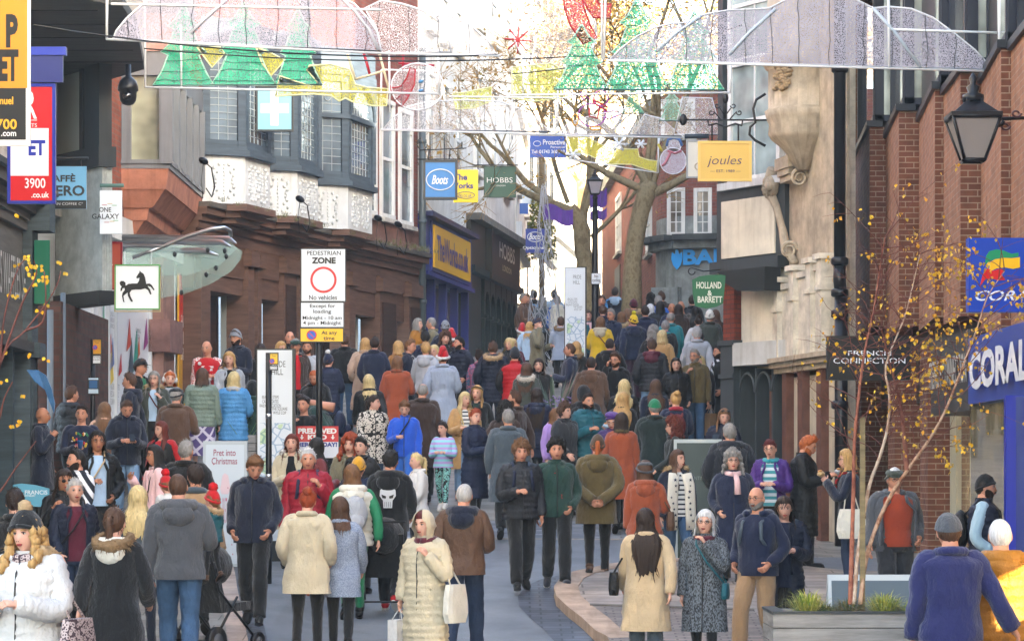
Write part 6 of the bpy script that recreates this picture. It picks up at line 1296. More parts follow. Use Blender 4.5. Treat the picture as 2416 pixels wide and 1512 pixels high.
for k in range(14): a, b_ = rnd.random() * .9 + .05, rnd.random() * .8 + .15; s_([(a, b_), (a + .012, b_ + .01), (a, b_ + .02), (a - .012, b_ + .01)], '9a4a60', 'star')
s_([(.40, .38), (.45, .27), (.50, .25), (.58, .27), (.63, .38), (.58, .42), (.44, .42)], 'c8aeb4', 'cup_print'); t('P R E T', .46, .45, .10, .20, 'a83050')
t, s_ = aboard(1590, 1702, 1036, 36.5, 'dark green framed menu board standing on the right pavement', '23332f', 'a8b0ae'); t('CANTINE', .3, .30, .36, .03, '66706b'); t('AU', .5, .72, .14, .04, '8f9a94'); t('GAU.', .56, .80, .26, .06, '9aa59f')
t, s_ = aboard(1952, 2168, 1355, 28.5, 'wide grey shop board with a white frame behind the birch planter', '5f6d76', 'cfd4d4')
g = W(72, 1195, 33.5); r = thing('cafe_screen', 'pale blue rounded pavement screen beside the bicycle', 'screen', (g.x, g.y, zg(-5.7, 33.5))); k_ = 33.5 / F; hz_ = g.z - zg(-5.7, 33.5)
mb = MB(); mb.prism([((x - 72) * k_, 0, hz_ + (1195 - y) * k_) for x, y in ((30, 1195), (30, 1143), (50, 1140), (80, 1143), (116, 1152), (116, 1195))], (0, .02, 0), mat('gloss', '5a9fb8')); mb.build('panel', r)
mb = MB()
for x in (32, 112): mb.tube([((x - 72) * k_, 0, 0), ((x - 72) * k_, 0, hz_ + .1)], .018, mat('metal', '8a8f92'), 8)
mb.build('leg', r)
for t_, x0, y0, x1, y1 in (('S. FRANCIS', 45, 1156, 112, 1166), ('SHREWSBURY', 50, 1167, 84, 1171)): mb = text_mb(t_, 'd4e0e6', ((x0 - 72) * k_, 0, hz_ + (1195 - y1) * k_), (1, 0, 0), (0, 0, 1), (x1 - x0) * k_, (y1 - y0) * k_, depth=.004, bold=.02); mb.build('lettering', r)
# placard on a pole
g = onground(748, 36.9); r = thing('placard', 'red and blue vintage clothes sale placard held up behind the walkers', 'placard', g); c0 = g
plate(r, 'red_panel', 700, 1005, 799, 1042, 36.9, 'c42a30', -.06, 'c42a30'); plate(r, 'white_panel', 700, 1042, 799, 1080, 36.9, 'd8dce4', -.06, 'd8dce4')
for t_, x0, y0, x1, y1, c_ in (('PRELOVED', 704, 1010, 795, 1023, 'e8e4e2'), ('KILO', 727, 1025, 772, 1037, 'e8e4e2'), ('HERE TODAY!', 702, 1043, 796, 1054, '2a3a8c')): ptext(r, t_, x0, y0, x1, y1, 36.9, c_, -.066, bold=.05)
for x in (713, 786):
    mb = MB(); p = W(x, 1031, 36.9) - c0; mb.add([(p.x + a * .03, -.067, p.z + b_ * .03) for a, b_ in ((-.3, 1), (.3, 1), (.3, 0), (.9, 0), (0, -1.1), (-.9, 0), (-.3, 0))], [(6, 5, 4, 3, 2, 1, 0)], mat('gloss', 'e8e4e2')); mb.build('arrow', r)
mb = MB(); mb.tube([(0, 0, 0), (0, 0, CH + (HY - 1010) * 36.9 / F - g.z)], .02, mat('timber', '8a7050'), 8); mb.build('pole', r)
# street lamp with no cycling plate
g = onground(1404, 57.0); r = thing('street_lamp', 'black lantern lamp post with a no cycling plate in the middle of the street', 'street lamp', g); k_ = 57 / F; zl = lambda y: CH + (HY - y) * 57.0 / F - g.z
mb = MB(); mb.lathe((0, 0, 0), [(.11, -.2), (.11, .9), (.075, 1.0), (.06, zl(520)), (.045, zl(470)), (.06, zl(468)), (.04, zl(462)), (.05, zl(458))], mat('gloss', '17191c'), 12); mb.build('post', r)
def lantern(r, z0, z1, zc, zt, wt, wb, glass):
    mb = MB(); m = mat('gloss', '191b20'); s = sqrt(2)
    for i in range(4):
        a = pi / 4 + pi / 2 * i; a2 = a + pi / 2; mb.tube([(wb * s * cos(a), wb * s * sin(a), z0), (wt * s * cos(a), wt * s * sin(a), z1)], wt * .07, m, 4)
        for w_, z in ((wb, z0), (wt, z1)): mb.tube([(w_ * s * cos(a), w_ * s * sin(a), z), (w_ * s * cos(a2), w_ * s * sin(a2), z)], wt * .09, m, 4)
    mb.lathe((0, 0, 0), [(wt * 1.5, z1), (wt * 1.52, z1 + (zc - z1) * .18), (wt * 1.25, z1 + (zc - z1) * .22), (wt * .5, z1 + (zc - z1) * .7), (wt * .42, zc)], m, 4, False, pi / 4)
    mb.lathe((0, 0, 0), [(wt * .45, zc - (zc - z1) * .3), (wt * .46, zc), (wt * .22, zc + (zt - zc) * .1), (wt * .3, zc + (zt - zc) * .35), (wt * .12, zc + (zt - zc) * .5), (wt * .18, zc + (zt - zc) * .75), (.004, zt)], m, 12)
    mb.build('lantern_frame', r); g_ = MB(); g_.lathe((0, 0, 0), [(wb * 1.36, z0), (wt * 1.36, z1)], mat('gloss', glass), 4, False, pi / 4); g_.build('lantern_glass', r)
lantern(r, zl(458), zl(428), zl(412), zl(400), .145, .085, '8f8a90')
plate(r, 'no_cycling_plate', 1394, 645, 1419, 672, 57.0, 'd4dae0', -.13); ptext(r, 'No\ncycling', 1397, 649, 1416, 668, 57.0, '15181c', -.137, bold=.01)
# wall lantern, right
g = W(2296, 384, 28.0); r = thing('wall_lantern', 'large black wall lantern on a scrolled arm over the right pavement', 'lantern', g); k_ = 28 / F
lantern(r, .02, (384 - 280) * k_, (384 - 225) * k_, (384 - 172) * k_, .235, .10, '8d857f')
arm(r, [[W(2352, 281, 28), W(2470, 277, 28.5)], [W(2344, 300, 28), W(2362, 296, 28), W(2368, 286, 28)]], .02); arm(r, [W(2398 + (12 - t) * cos(t), 268 + (10 - t) * sin(t), 28) for t in [k * .5 for k in range(14)]], .011, '4a2a2a', 'scroll'); arm(r, [W(2372 + (12 - t) * cos(t), 298 + (10 - t) * sin(t), 28) for t in [k * .5 for k in range(14)]], .011, '4a2a2a', 'scroll')
# ------------------------------------------------------------------ Christmas light frames strung over the street
NW = mat('net', 'a19eac', s=75, w=.16); NW2 = mat('net', 'd8d6da', s=70, w=.07); NG = mat('net', '22ae84', s=70, w=.145); NY = mat('net', 'b0aa30', s=70, w=.14); NR = mat('net', 'b02838', s=70, w=.17)
FRM = mat('gloss', 'dfe2e4')
def lightframe(label, Y, bars, nets, ropes=(), cables=()):
    c = W(bars[0][0][0], bars[0][0][1], Y); r = thing('light_frame', label, 'Christmas lights', c, 0, 'Christmas light frames hung over the street')
    mb = MB(); k = Y / F
    for b_ in bars: mb.tube([W(*p, Y) - c for p in b_], .015, FRM, 6)
    mb.build('frame', r)
    for nm, m, pts in nets:
        mb = MB(); P = [W(x, y, Y) - c for x, y in pts]; P = [Vector((p.x, 0, p.z)) for p in P]; mb.add(P, [tuple(range(len(P)))], m); mb.build(nm, r)
        e = MB(); col = {'green_net': '9fc8b4', 'yellow_net': 'd8d6a0', 'red_net': 'a01828'}.get(nm, 'd4d6dc'); e.tube(P + [P[0]], .012, mat('gloss', col), 5, jit=.3); e.build('rope_light', r)
        if nm in ('white_net', 'green_net', 'white_curtain') and Y < 46:           # dark flex of the bulb strings
            s_ = MB(); x0 = min(p.x for p in P); x1 = max(p.x for p in P); z0 = min(p.z for p in P); z1 = max(p.z for p in P); step = .34 if 'green' not in nm else .13
            horiz = 'green' in nm; lo, hi = (z0, z1) if horiz else (x0, x1); t = lo + step * .5
            while t < hi:
                xs = []
                for a, b_ in zip(P, P[1:] + P[:1]):
                    va, vb, oa, ob2 = (a.z, b_.z, a.x, b_.x) if horiz else (a.x, b_.x, a.z, b_.z)
                    if (va - t) * (vb - t) < 0: xs.append(oa + (ob2 - oa) * (t - va) / (vb - va))
                xs.sort()
                for a, b_ in zip(xs[::2], xs[1::2]):
                    n = max(3, int((b_ - a) / .12)); pp = [((a + (b_ - a) * i / n), t + rnd.uniform(-.02, .02)) for i in range(n + 1)]; s_.tube([Vector((u, -.012, v)) if horiz else Vector((v, -.012, u)) for u, v in pp], .0042, mat('gloss', '30343a' if not horiz else '0c4a38'), 3)
                t += step * rnd.uniform(.85, 1.15)
            if s_.v: s_.build('flex', r)
    for nm, col, rad, pts in ropes:
        mb = MB(); mb.tube([W(x, y, Y) - c for x, y in pts], rad, mat('gloss', col), 5, jit=.15); mb.build(nm, r)
    return r
def tree_(cx, y0, y1, wd):
    h = y1 - y0; L_ = [(0, 0), (.16, .14), (.30, .22), (.17, .25), (.30, .42), (.5, .50), (.30, .53), (.55, .76), (.80, .86), (1.0, .97)]
    # outline: point top, three flared tiers
    R_ = [(0, 0), (.28, .20), (.52, .27), (.30, .31), (.48, .50), (.74, .59), (.50, .63), (.72, .84), (1.0, 1.0)]
    return [(cx + a * wd, y0 + b_ * h) for a, b_ in R_] + [(cx - a * wd, y0 + b_ * h) for a, b_ in R_[::-1][:-1]]
lightframe('white arched curtain of lights across the top left, nearest of the frames', 32.0, [[(252, 93), (253, -60)], [(250, 93), (934, 128)], [(262, 10), (900, 24)]],
  [('white_curtain', NW, [(266, 93), (275, 72), (300, 42), (335, 12), (380, -18), (440, -45), (700, -45), (775, -15), (835, 8), (865, 40), (890, 75), (900, 122)])], [('arch_rope', 'b9bac2', .02, [(450, 80), (490, 40), (530, 5), (570, -30)]), ('arch_rope', 'b9bac2', .02, [(800, -10), (840, 30), (870, 70), (893, 118)])])
lightframe('white curtain of lights behind the top left arch, ending by the bare sky', 35.0, [[(895, 126), (1178, 132)], [(1160, -40), (1162, 40)]],
  [('white_net', NW2, [(900, 126), (890, 70), (860, 20), (900, 2), (950, 10), (1000, 26), (1050, 60), (1066, 124)]), ('white_net', NW2, [(1066, 128), (1050, 62), (1000, 38), (1060, 38), (1110, 60), (1150, 95), (1174, 130)])])
lightframe('three green Christmas trees and a yellow hill of lights on the left', 38.0, [[(341, -60), (343, 206)], [(343, 206), (1036, 222)], [(1036, 222), (1034, 130)], [(427, 60), (428, 206)]],
  [('green_net', NG, tree_(433, 10, 202, 73)), ('green_net', NG, tree_(575, 5, 201, 78)), ('green_net', NG, tree_(703, 18, 200, 58)), ('yellow_net', NY, [(650, 228), (660, 180), (735, 205), (750, 196), (723, 165), (730, 156), (780, 152), (825, 165), (832, 180), (838, 200), (870, 208), (915, 210), (912, 250), (880, 250), (830, 240), (815, 232), (800, 240), (782, 226), (740, 222)]), ('yellow_net', NY, [(604, 112), (640, 126), (672, 142), (640, 180), (618, 150)]), ('yellow_net', NY, [(465, 112), (520, 112), (530, 126), (500, 160)])])
lightframe('large white curtain of lights with three humps across the top right', 32.0, [[(1430, 143), (2358, 169)], [(2358, 169), (2356, -60)], [(1425, 142), (1430, -60)], [(2098, 163), (2096, -60)], [(2100, 70), (2352, 78)]],
  [('white_curtain', NW, [(1440, 141), (1462, 118), (1500, 88), (1545, 66), (1580, 57), (1620, 54), (1660, 35), (1720, 24), (1780, 22), (1815, 20), (1850, 2), (1890, -18), (1960, -20), (2020, 0), (2060, 20), (2098, 17), (2150, 22), (2200, 42), (2250, 78), (2300, 118), (2345, 165)])],
  [('arch_rope', 'b4c0cc', .022, [(1550, 122), (1600, 75), (1655, 38)]), ('arch_rope', 'b4c0cc', .022, [(1720, 130), (1770, 75), (1830, 22)]), ('arch_rope', 'b4c0cc', .022, [(2060, 20), (2110, 75), (2172, 160)])])
lightframe('row of green Christmas trees of lights on the right', 37.0, [[(1205, 225), (1722, 219)], [(1722, 219), (1724, 150)], [(1420, -60), (1420, 140)]],
  [('green_net', NG, tree_(1372, 58, 211, 66)), ('green_net', NG, tree_(1503, -5, 213, 80)), ('green_net', NG, tree_(1638, 28, 213, 72)), ('red_net', NR, [(1327, -20), (1332, 20), (1345, 60), (1376, 105), (1409, 90), (1390, 55), (1378, 20), (1368, -20)]), ('red_net', NR, [(1366, -20), (1385, 20), (1400, 42), (1440, 44), (1442, 10), (1412, 10), (1405, -20)])])
lightframe('faint white hump of lights over the narrow middle of the street', 45.0, [[(898, 307), (1330, 318)], [(898, 307), (900, 165)], [(900, 165), (1030, 168)], [(1316, 300), (1316, 200)], [(1234, 120), (1234, 222)], [(1060, 228), (1340, 232)]],
  [('white_net', NW2, [(904, 305), (925, 280), (960, 252), (1010, 240), (1100, 236), (1180, 240), (1250, 265), (1300, 312)]), ('yellow_net', mat('net', 'c2cc60', s=66, w=.10), [(1068, 222), (1100, 218), (1160, 205), (1158, 240), (1120, 255), (1075, 258)]), ('yellow_net', mat('net', 'c2cc60', s=66, w=.10), [(1208, 160), (1300, 150), (1330, 165), (1330, 232), (1260, 240), (1208, 232)])],
  [('red_rope', 'a02030', .022, [(858, 125), (872, 176)]), ('red_rope', 'a02030', .022, [(940, 150), (1025, 155)]), ('red_rope', 'a02030', .022, [(951, 128), (951, 165)]), ('gold_rope', 'c8bc9a', .022, [(838, 188), (905, 168)]), ('gold_rope', 'c8bc9a', .022, [(820, 128), (838, 188)]), ('gold_rope', 'c8bc9a', .022, [(895, 128), (918, 215)])])
lightframe('snowman of lights with a red scarf among the left frames', 43.0, [[(918, 120), (920, 265)]],
  [('white_net', NW2, [(985 + 62 * cos(t), 205 + 55 * sin(t)) for t in [2 * pi * k / 24 for k in range(24)]]), ('red_net', mat('net', 'b84858', s=66, w=.12), [(918, 200), (925, 208), (945, 205), (960, 185), (968, 160), (980, 165), (978, 200), (962, 232), (948, 252), (930, 240), (955, 215), (925, 222)])], [('blue_button', '4a86b8', .04, [(992, 190), (993, 196)]), ('blue_button', '4a86b8', .04, [(992, 212), (993, 217)])])
lightframe('penguin outline of lights in a red scarf below the right trees', 48.0, [[(1208, 318), (1612, 325)], [(1310, 225), (1312, 318)], [(1700, 222), (1702, 330)]],
  [('white_net', NW2, [(1315, 316), (1340, 292), (1390, 275), (1450, 262), (1490, 255), (1500, 300), (1520, 270), (1560, 280), (1610, 322)]), ('green_net', mat('net', '3a9a78', s=66, w=.12), tree_(1494, 205, 268, 26)), ('green_net', mat('net', '80b89c', s=66, w=.08), tree_(1585, 215, 285, 30)), ('white_net', NW2, [(1590, 318), (1610, 230), (1680, 232), (1705, 318)])],
  [('purple_rope', '9a4aa0', .012, [(1397 + 32 * cos(t), 272 + 27 * sin(t)) for t in [2 * pi * k / 20 for k in range(21)]]), ('purple_rope', '9a4aa0', .012, [(1418 + 17 * cos(t), 232 + 18 * sin(t)) for t in [2 * pi * k / 16 for k in range(17)]]), ('purple_rope', '9a4aa0', .012, [(1424, 265), (1450, 262), (1465, 270), (1440, 280), (1420, 278)]), ('purple_rope', '9a4aa0', .012, [(1385, 245), (1370, 225), (1368, 218), (1392, 235)]),
   ('red_scarf_rope', 'b02834', .016, [(1398, 240), (1410, 250), (1432, 262), (1434, 254), (1412, 242), (1398, 236)]), ('red_scarf_rope', 'b02834', .016, [(1390, 255), (1390, 275), (1410, 280), (1414, 256)]), ('orange_rope', 'c8902c', .014, [(1357 + 7 * cos(t), 283 + 13 * sin(t)) for t in [2 * pi * k / 12 for k in range(13)]]), ('orange_rope', 'c8902c', .014, [(1405 + 13 * cos(t), 303 + 4 * sin(t)) for t in [2 * pi * k / 12 for k in range(13)]])])
SNO = lambda cx, cy, r_: [('snowflake_rope', 'd8dce0', .022, [(cx - r_ * cos(a), cy - r_ * sin(a) * .8), (cx + r_ * cos(a), cy + r_ * sin(a) * .8)]) for a in (0, pi / 3, 2 * pi / 3)] + [('snowflake_rope', 'd8dce0', .018, [(cx + r_ * .65 * cos(a) + s_ * r_ * .3 * cos(a + 1), cy + (r_ * .65 * sin(a) + s_ * r_ * .3 * sin(a + 1)) * .8), (cx + r_ * .4 * cos(a), cy + r_ * .4 * sin(a) * .8)]) for a in [k * pi / 3 for k in range(6)] for s_ in (1,)]
lightframe('yellow ribbon and snowflakes of lights farthest up the street', 62.0, [[(1338, 375), (1553, 408)], [(1553, 408), (1553, 325)], [(1338, 322), (1620, 325)]],
  [('yellow_net', mat('net', 'b8b030', s=66, w=.2), [(1338, 324), (1385, 324), (1420, 342), (1445, 352), (1505, 352), (1508, 370), (1530, 378), (1550, 380), (1548, 406), (1520, 398), (1490, 388), (1440, 388), (1410, 376), (1380, 362), (1338, 358)])], SNO(1460, 340, 22) + SNO(1512, 340, 14) + SNO(1352, 365, 18))
lightframe('small snowman of lights in a blue hat beside the cream sign', 61.0, [[(1556, 325), (1554, 345)]],
  [('white_net', mat('net', 'b0a8b4', s=66, w=.2), [(1588 + 31 * cos(t), 380 + 31 * sin(t)) for t in [2 * pi * k / 24 for k in range(24)]]), ('white_net', mat('net', 'c0bcc4', s=66, w=.16), [(1590 + 17 * cos(t), 343 + 17 * sin(t)) for t in [2 * pi * k / 18 for k in range(18)]])],
  [('blue_rope', '4a70a8', .03, [(1572, 345), (1576, 330), (1590, 325), (1604, 330), (1609, 345)]), ('pink_rope', 'b06a74', .03, [(1575, 356), (1592, 362), (1608, 356)]), ('pink_rope', 'b06a74', .03, [(1582, 360), (1570, 385), (1562, 392)]), ('yellow_rope', 'c0b040', .03, [(1562, 358), (1553, 340)])])
lightframe('pale rings and stars of lights high in the middle of the street', 52.0, [[(1208, 160), (1208, 330)], [(1265, 90), (1240, 215)]], [('white_net', mat('net', 'd0d0d4', s=66, w=.05), [(1310 + 95 * cos(t), 80 + 85 * sin(t)) for t in [2 * pi * k / 28 for k in range(28)]])],
  [('white_rope', 'c9ccd0', .016, [(1310 + 98 * cos(t), 76 + 90 * sin(t)) for t in [2 * pi * k / 30 for k in range(31)]])] + [('red_rope', 'b03038', .016, [(1222 + 32 * cos(a), 95 + 32 * sin(a)), (1222 - 32 * cos(a), 95 - 32 * sin(a))]) for a in (.1, .9, 1.6, 2.4)])
def sag(a, b_, d, n=12): return [Vector(a).lerp(Vector(b_), k / n) - Vector((0, 0, d * 4 * (k / n) * (1 - k / n))) for k in range(n + 1)]
for i, (a_, c_, lab) in enumerate(((W(80, 60, 31.9), W(1130, 132, 32.2), 'thin black cable carrying the left curtain of lights'), (W(340, 115, 37.9), W(1420, 130, 37.2), 'black cable running above the green trees of lights'), (W(1208, 175, 44.9), W(1750, 60, 44), 'black cable crossing in front of the bare branches'))):
    mb = MB(); mb.tube(sag(a_, c_, .12), .009, mat('gloss', '1a1a1c'), 4); tag(mb.build('cable'), lab, 'cable')
# purple banners by the far lamp
for (x0, x1, y0, y1, lab) in ((1392, 1432, 455, 495, 'purple banner above its twin beside the far lamp'), (1392, 1432, 502, 524, 'lower purple banner beside the far lamp'), (1282, 1352, 474, 520, 'faded purple banner in the bare tree')):
    c = W((x0 + x1) / 2, y1, 63); mb = MB(); k_ = 63 / F; wd = (x1 - x0) * k_; ht = (y1 - y0) * k_; n = 8
    P = [(-wd / 2 + wd * i / n, .06 * sin(i * 1.1), .05 * sin(i * .8) + (.12 * i / n if x0 > 1300 else -.1 * i / n)) for i in range(n + 1)]; vs = P + [(x, y, z + ht * (.8 if x0 < 1300 else 1)) for x, y, z in P]
    mb.add(vs + [(x, y + .01, z) for x, y, z in vs], [(i, i + 1, n + 2 + i, n + 1 + i) for i in range(n)] + [(2 * n + 2 + n + 1 + i, 2 * n + 2 + n + 2 + i, 2 * n + 2 + i + 1, 2 * n + 2 + i) for i in range(n)], mat('cloth', '5d3a94')); o = mb.build('banner'); o.location = c; tag(o, lab, 'banner')
# ------------------------------------------------------------------ trees and planting
def branch(mb, p, d, ln, r, depth, m, R, tips, spread=.55, up=.15, seg=7):
    pts = [Vector(p)]; n = 4; dd = Vector(d).normalized()
    for k in range(n):
        dd = (dd + Vector((R.gauss(0, .13), R.gauss(0, .13), R.gauss(0, .08) + up * .25))).normalized(); pts.append(pts[-1] + dd * ln / n)
    mb.tube(pts, [r * (1 - .45 * k / n) for k in range(n + 1)], m, max(3, seg), cap=False, smooth=True)
    if depth == 0: tips.append((pts[-1], dd)); return
    for _ in range(R.choice((2, 3, 3))):
        k = R.choice((2, 3, 4)) ; a = Vector((R.gauss(0, 1), R.gauss(0, 1), R.gauss(0, .7))).normalized()
        branch(mb, pts[k], (dd + a * spread * 1.3).normalized(), ln * R.uniform(.55, .8), r * .52 if k < 4 else r * .58, depth - 1, m, R, tips, spread, up, max(3, seg - 2))
def planetree(label, Y, path, rad, tops, seed):
    R = random.Random(seed); g = onground(path[0][0], Y, -.1); r = thing('plane_tree', label, 'tree', g); bk = mat('bark', '74664a', '928566')
    mb = MB(); P = [W(x, y, Y) - g for x, y in path]; P[0] = Vector((P[0].x, 0, 0)); mb.tube(P, rad, bk, 12, jit=.06)
    mb.build('trunk', r); mb = MB(); tips = []
    for x, y, dx, dz, ln, rr, dp in tops: branch(mb, W(x, y, Y) - g, (dx, R.uniform(-.4, .4), dz), ln, rr, dp, bk, R, tips, .6, .12)
    tw = mat('bark', '8a6a3c', 'b08a4c')
    for p, d in tips:
        for _ in range(5): dd = (d + Vector((R.gauss(0, .6), R.gauss(0, .6), R.gauss(0, .5)))).normalized(); q1 = p + dd * R.uniform(.3, .7); mb.tube([p, (p + q1) / 2 + Vector((0, 0, R.uniform(-.05, .05))), q1], [.008, .006, .003], tw, 3, cap=False)
    mb.build('crown', r)
    lf = MB()
    for p, d in tips:
        for _ in range(3 if seed % 2 else 5):
            c = p + Vector((R.gauss(0, .35), R.gauss(0, .35), R.gauss(0, .35))); s_ = R.uniform(.03, .06); u = Vector((R.gauss(0, 1), R.gauss(0, 1), R.gauss(0, 1))).normalized(); v = u.cross(Vector((.3, .5, .8))).normalized(); lf.add([c - u * s_, c + v * s_ * .7, c + u * s_, c - v * s_ * .7], [(0, 1, 2, 3)], mat('cloth', R.choice(('a8853a', 'b8983f', '8a7a34'))))
    lf.build('leaves', r)
planetree('bare plane tree leaning left with a purple banner caught in it', 66, [(1402, 690), (1388, 640), (1375, 590), (1372, 545), (1362, 510), (1345, 490)], [.36, .22, .19, .2, .17, .15],
  [(1352, 500, -1, .5, 2.2, .11, 4), (1372, 520, .3, 1, 2.4, .10, 4), (1310, 485, -.8, .8, 1.8, .09, 4), (1372, 500, .1, 1, 2.8, .06, 4), (1340, 480, -.3, 1, 2.8, .06, 4), (1395, 560, .7, .8, 1.8, .06, 3)], 3)
planetree('bare plane tree with a thick mottled trunk in front of the bank', 64, [(1487, 700), (1492, 620), (1500, 560), (1512, 500), (1526, 452), (1535, 430)], [.30, .2, .19, .2, .21, .17],
  [(1530, 440, -.7, 1, 2.4, .11, 4), (1540, 430, .5, 1, 2.6, .09, 4), (1530, 430, .1, 1, 3.0, .08, 4), (1545, 455, 1, .35, 1.6, .11, 4), (1520, 450, -1, .4, 1.8, .10, 4), (1528, 440, -.2, 1, 2.8, .07, 5)], 5)
for lab, px, Y_, h_, sd_ in (('golden sunlit bare tree far behind the green trees of lights', 1500, 92, 13, 11), ('second golden bare tree to the left of the sunlit one', 1370, 96, 12, 12), ('third golden bare tree above the bank roof', 1620, 98, 13, 14)):
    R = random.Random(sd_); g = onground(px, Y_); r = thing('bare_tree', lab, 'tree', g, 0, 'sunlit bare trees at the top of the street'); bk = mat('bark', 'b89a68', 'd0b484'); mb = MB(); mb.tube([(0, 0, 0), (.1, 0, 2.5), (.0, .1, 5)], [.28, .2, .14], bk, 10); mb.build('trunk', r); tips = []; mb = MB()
    for k in range(5): a = 2 * pi * k / 5; branch(mb, (0, 0, 4.2 + .2 * k), (cos(a) * .6, sin(a) * .6, 1), h_ * .27, .07, 5, bk, R, tips, .55, .15, 5)
    mb.build('crown', r); lf = MB()
    for p, d in tips:
        for _ in range(4): c = p + Vector((R.gauss(0, .3), R.gauss(0, .3), R.gauss(0, .3))); s_ = .06; u = Vector((R.gauss(0, 1), R.gauss(0, 1), R.gauss(0, 1))).normalized(); v = u.cross(Vector((.3, .5, .8))).normalized(); lf.add([c - u * s_, c + v * s_, c + u * s_, c - v * s_], [(0, 1, 2, 3)], mat('cloth', 'b08a3a'))
    lf.build('leaves', r)
# golden shrub high on the left of the plane tree
g = W(1278, 520, 80); r = thing('golden_conifer', 'bushy golden evergreen against the white buildings', 'shrub', (g.x, g.y, zg(g.x, g.y))); mb = MB(); mb.tube([(0, 0, 0), (0, 0, 6)], .08, mat('bark', '5a4a34', '6a5a40'), 6); mb.build('trunk', r); mb = MB(); z0 = g.z - r.location.z
for k in range(900): a = rnd.uniform(0, 2 * pi); t = rnd.random(); rr = .45 * sqrt(rnd.random()) * (1 - .3 * t); c = Vector((rr * cos(a), rr * sin(a), z0 - 1.1 + 1.7 * t)); u = Vector((rnd.gauss(0, 1), rnd.gauss(0, 1), rnd.gauss(0, 1))).normalized() * .07; v = u.cross(Vector((.2, .4, .9))).normalized() * .04; mb.add([c - u, c + v, c + u, c - v], [(0, 1, 2, 3)], mat('cloth', rnd.choice(('8a8a2c', 'a89a34', '5f6a28'))))
mb.build('foliage', r)
# birch planter
k_ = 24.5 / F; g0 = W(1838, 1445, 24.5); g1 = W(2170, 1470, 24.5); zt_ = W(0, 1447, 24.5).z
r = thing('planter', 'long weathered timber planter boxed round the birch, with grasses', 'planter', (g0.x, 24.5, 0)); L_ = g1.x - g0.x
mb = MB(); WT = mat('timber', '8f8d8a')
for k in range(6): z0 = zt_ * k / 6; mb.box(0, L_, 0, .05, z0 + .004, z0 + zt_ / 6 - .004, WT); mb.box(-.05, 0, 0, 1.0, z0 + .004, z0 + zt_ / 6 - .004, WT); mb.box(L_, L_ + .05, 0, 1.0, z0 + .004, z0 + zt_ / 6 - .004, WT)
mb.box(0, L_, .96, 1.0, 0, zt_, WT); relb = mb.build('boarding', r)
mb = MB(); mb.box(-.06, L_ + .06, -.015, .06, zt_, zt_ + .02, mat('gloss', '3d4245')); mb.box(-.06, .06, .06, 1.02, zt_, zt_ + .02, mat('gloss', '3d4245')); mb.box(L_ - .06, L_ + .06, .06, 1.02, zt_, zt_ + .02, mat('gloss', '3d4245')); mb.build('rim', r)
mb = MB(); mb.box(.06, L_ - .06, .06, .96, zt_ - .2, zt_ - .03, mat('cloth', '3a2f26')); mb.build('soil', r)
def grass(label, x, y, z, n, ln, cols, nm='grass_clump', w_=.004):
    mb = MB(); R = random.Random(int(x * 100))
    for _ in range(n): tuft(mb, (0, 0, 0), 1, ln, mat('cloth', R.choice(cols)), .10, w_, 1.0, R)
    o = mb.build(nm); o.location = (x, y, z); return tag(o, label, 'plant')
for i, (px, lab, n, ln, cols) in enumerate(((1905, 'yellow green striped grass at the left end of the planter', 420, .34, ('b5b048', '9aa83c', 'c4c060', '6f8a34')), (2000, 'small dark sedge under the birch stems', 260, .24, ('5f6838', '7a6a44', '4a5430')), (2085, 'yellow green striped grass to the right of the birch stems', 380, .32, ('b5b048', '9aa83c', 'c4c060', '6f8a34')), (1945, 'low green fern tuft between the grass and the birch', 200, .18, ('4a6034', '5f6838')), (2150, 'thin grass at the right end of the planter', 160, .2, ('9aa83c', '6f8a34')))):
    p = W(px, 1440, 24.9); grass(lab, p.x, 24.9, zt_ - .03, n, ln, cols)
r = thing('birch_tree', 'young three-stemmed birch with yellow autumn leaves in the timber planter', 'tree', (W(2025, 0, 24.9).x, 24.9, zt_ - .05)); g = r.location.copy(); R = random.Random(4)
stems = [([(2006, 1425), (2010, 1280), (2014, 1150), (2016, 1040), (2030, 900), (2042, 820), (2060, 740), (2075, 640), (2088, 560)], .022, '7a4638', 'a86a54'), ([(2014, 1425), (2026, 1290), (2050, 1150), (2075, 1080), (2096, 1000), (2098, 930), (2090, 860), (2130, 760), (2150, 690), (2170, 600)], .020, 'a8846c', 'd0bca6'), ([(2030, 1425), (2045, 1310), (2090, 1190), (2140, 1110), (2190, 1040), (2230, 970), (2265, 880), (2300, 790), (2330, 700), (2370, 640)], .022, '8a5a40', 'c4a286'), ([(2140, 1110), (2132, 1020), (2126, 960), (2100, 860), (2080, 780)], .022, '6f4036', '8a5a48')]
tw = []
mb = MB()
for pts, rr, c1, c2 in stems:
    P = [W(x, y, 24.9 + .1 * sin(i)) - g for i, (x, y) in enumerate(pts)]; n = len(P); P = crom(P, 3); m_ = len(P); mb.tube(P, [rr * (1 - .86 * i / (m_ - 1)) for i in range(m_)], mat('bark', c1, c2), 8, cap=False, jit=.06)
    for i in range(int(m_ * .35), m_): tw.append((P[i], rr * (1 - .8 * i / m_), i / m_))
mb.build('trunk', r); cr = MB(); leafp = []; TW = mat('bark', '5f3a34', '7a4a40')
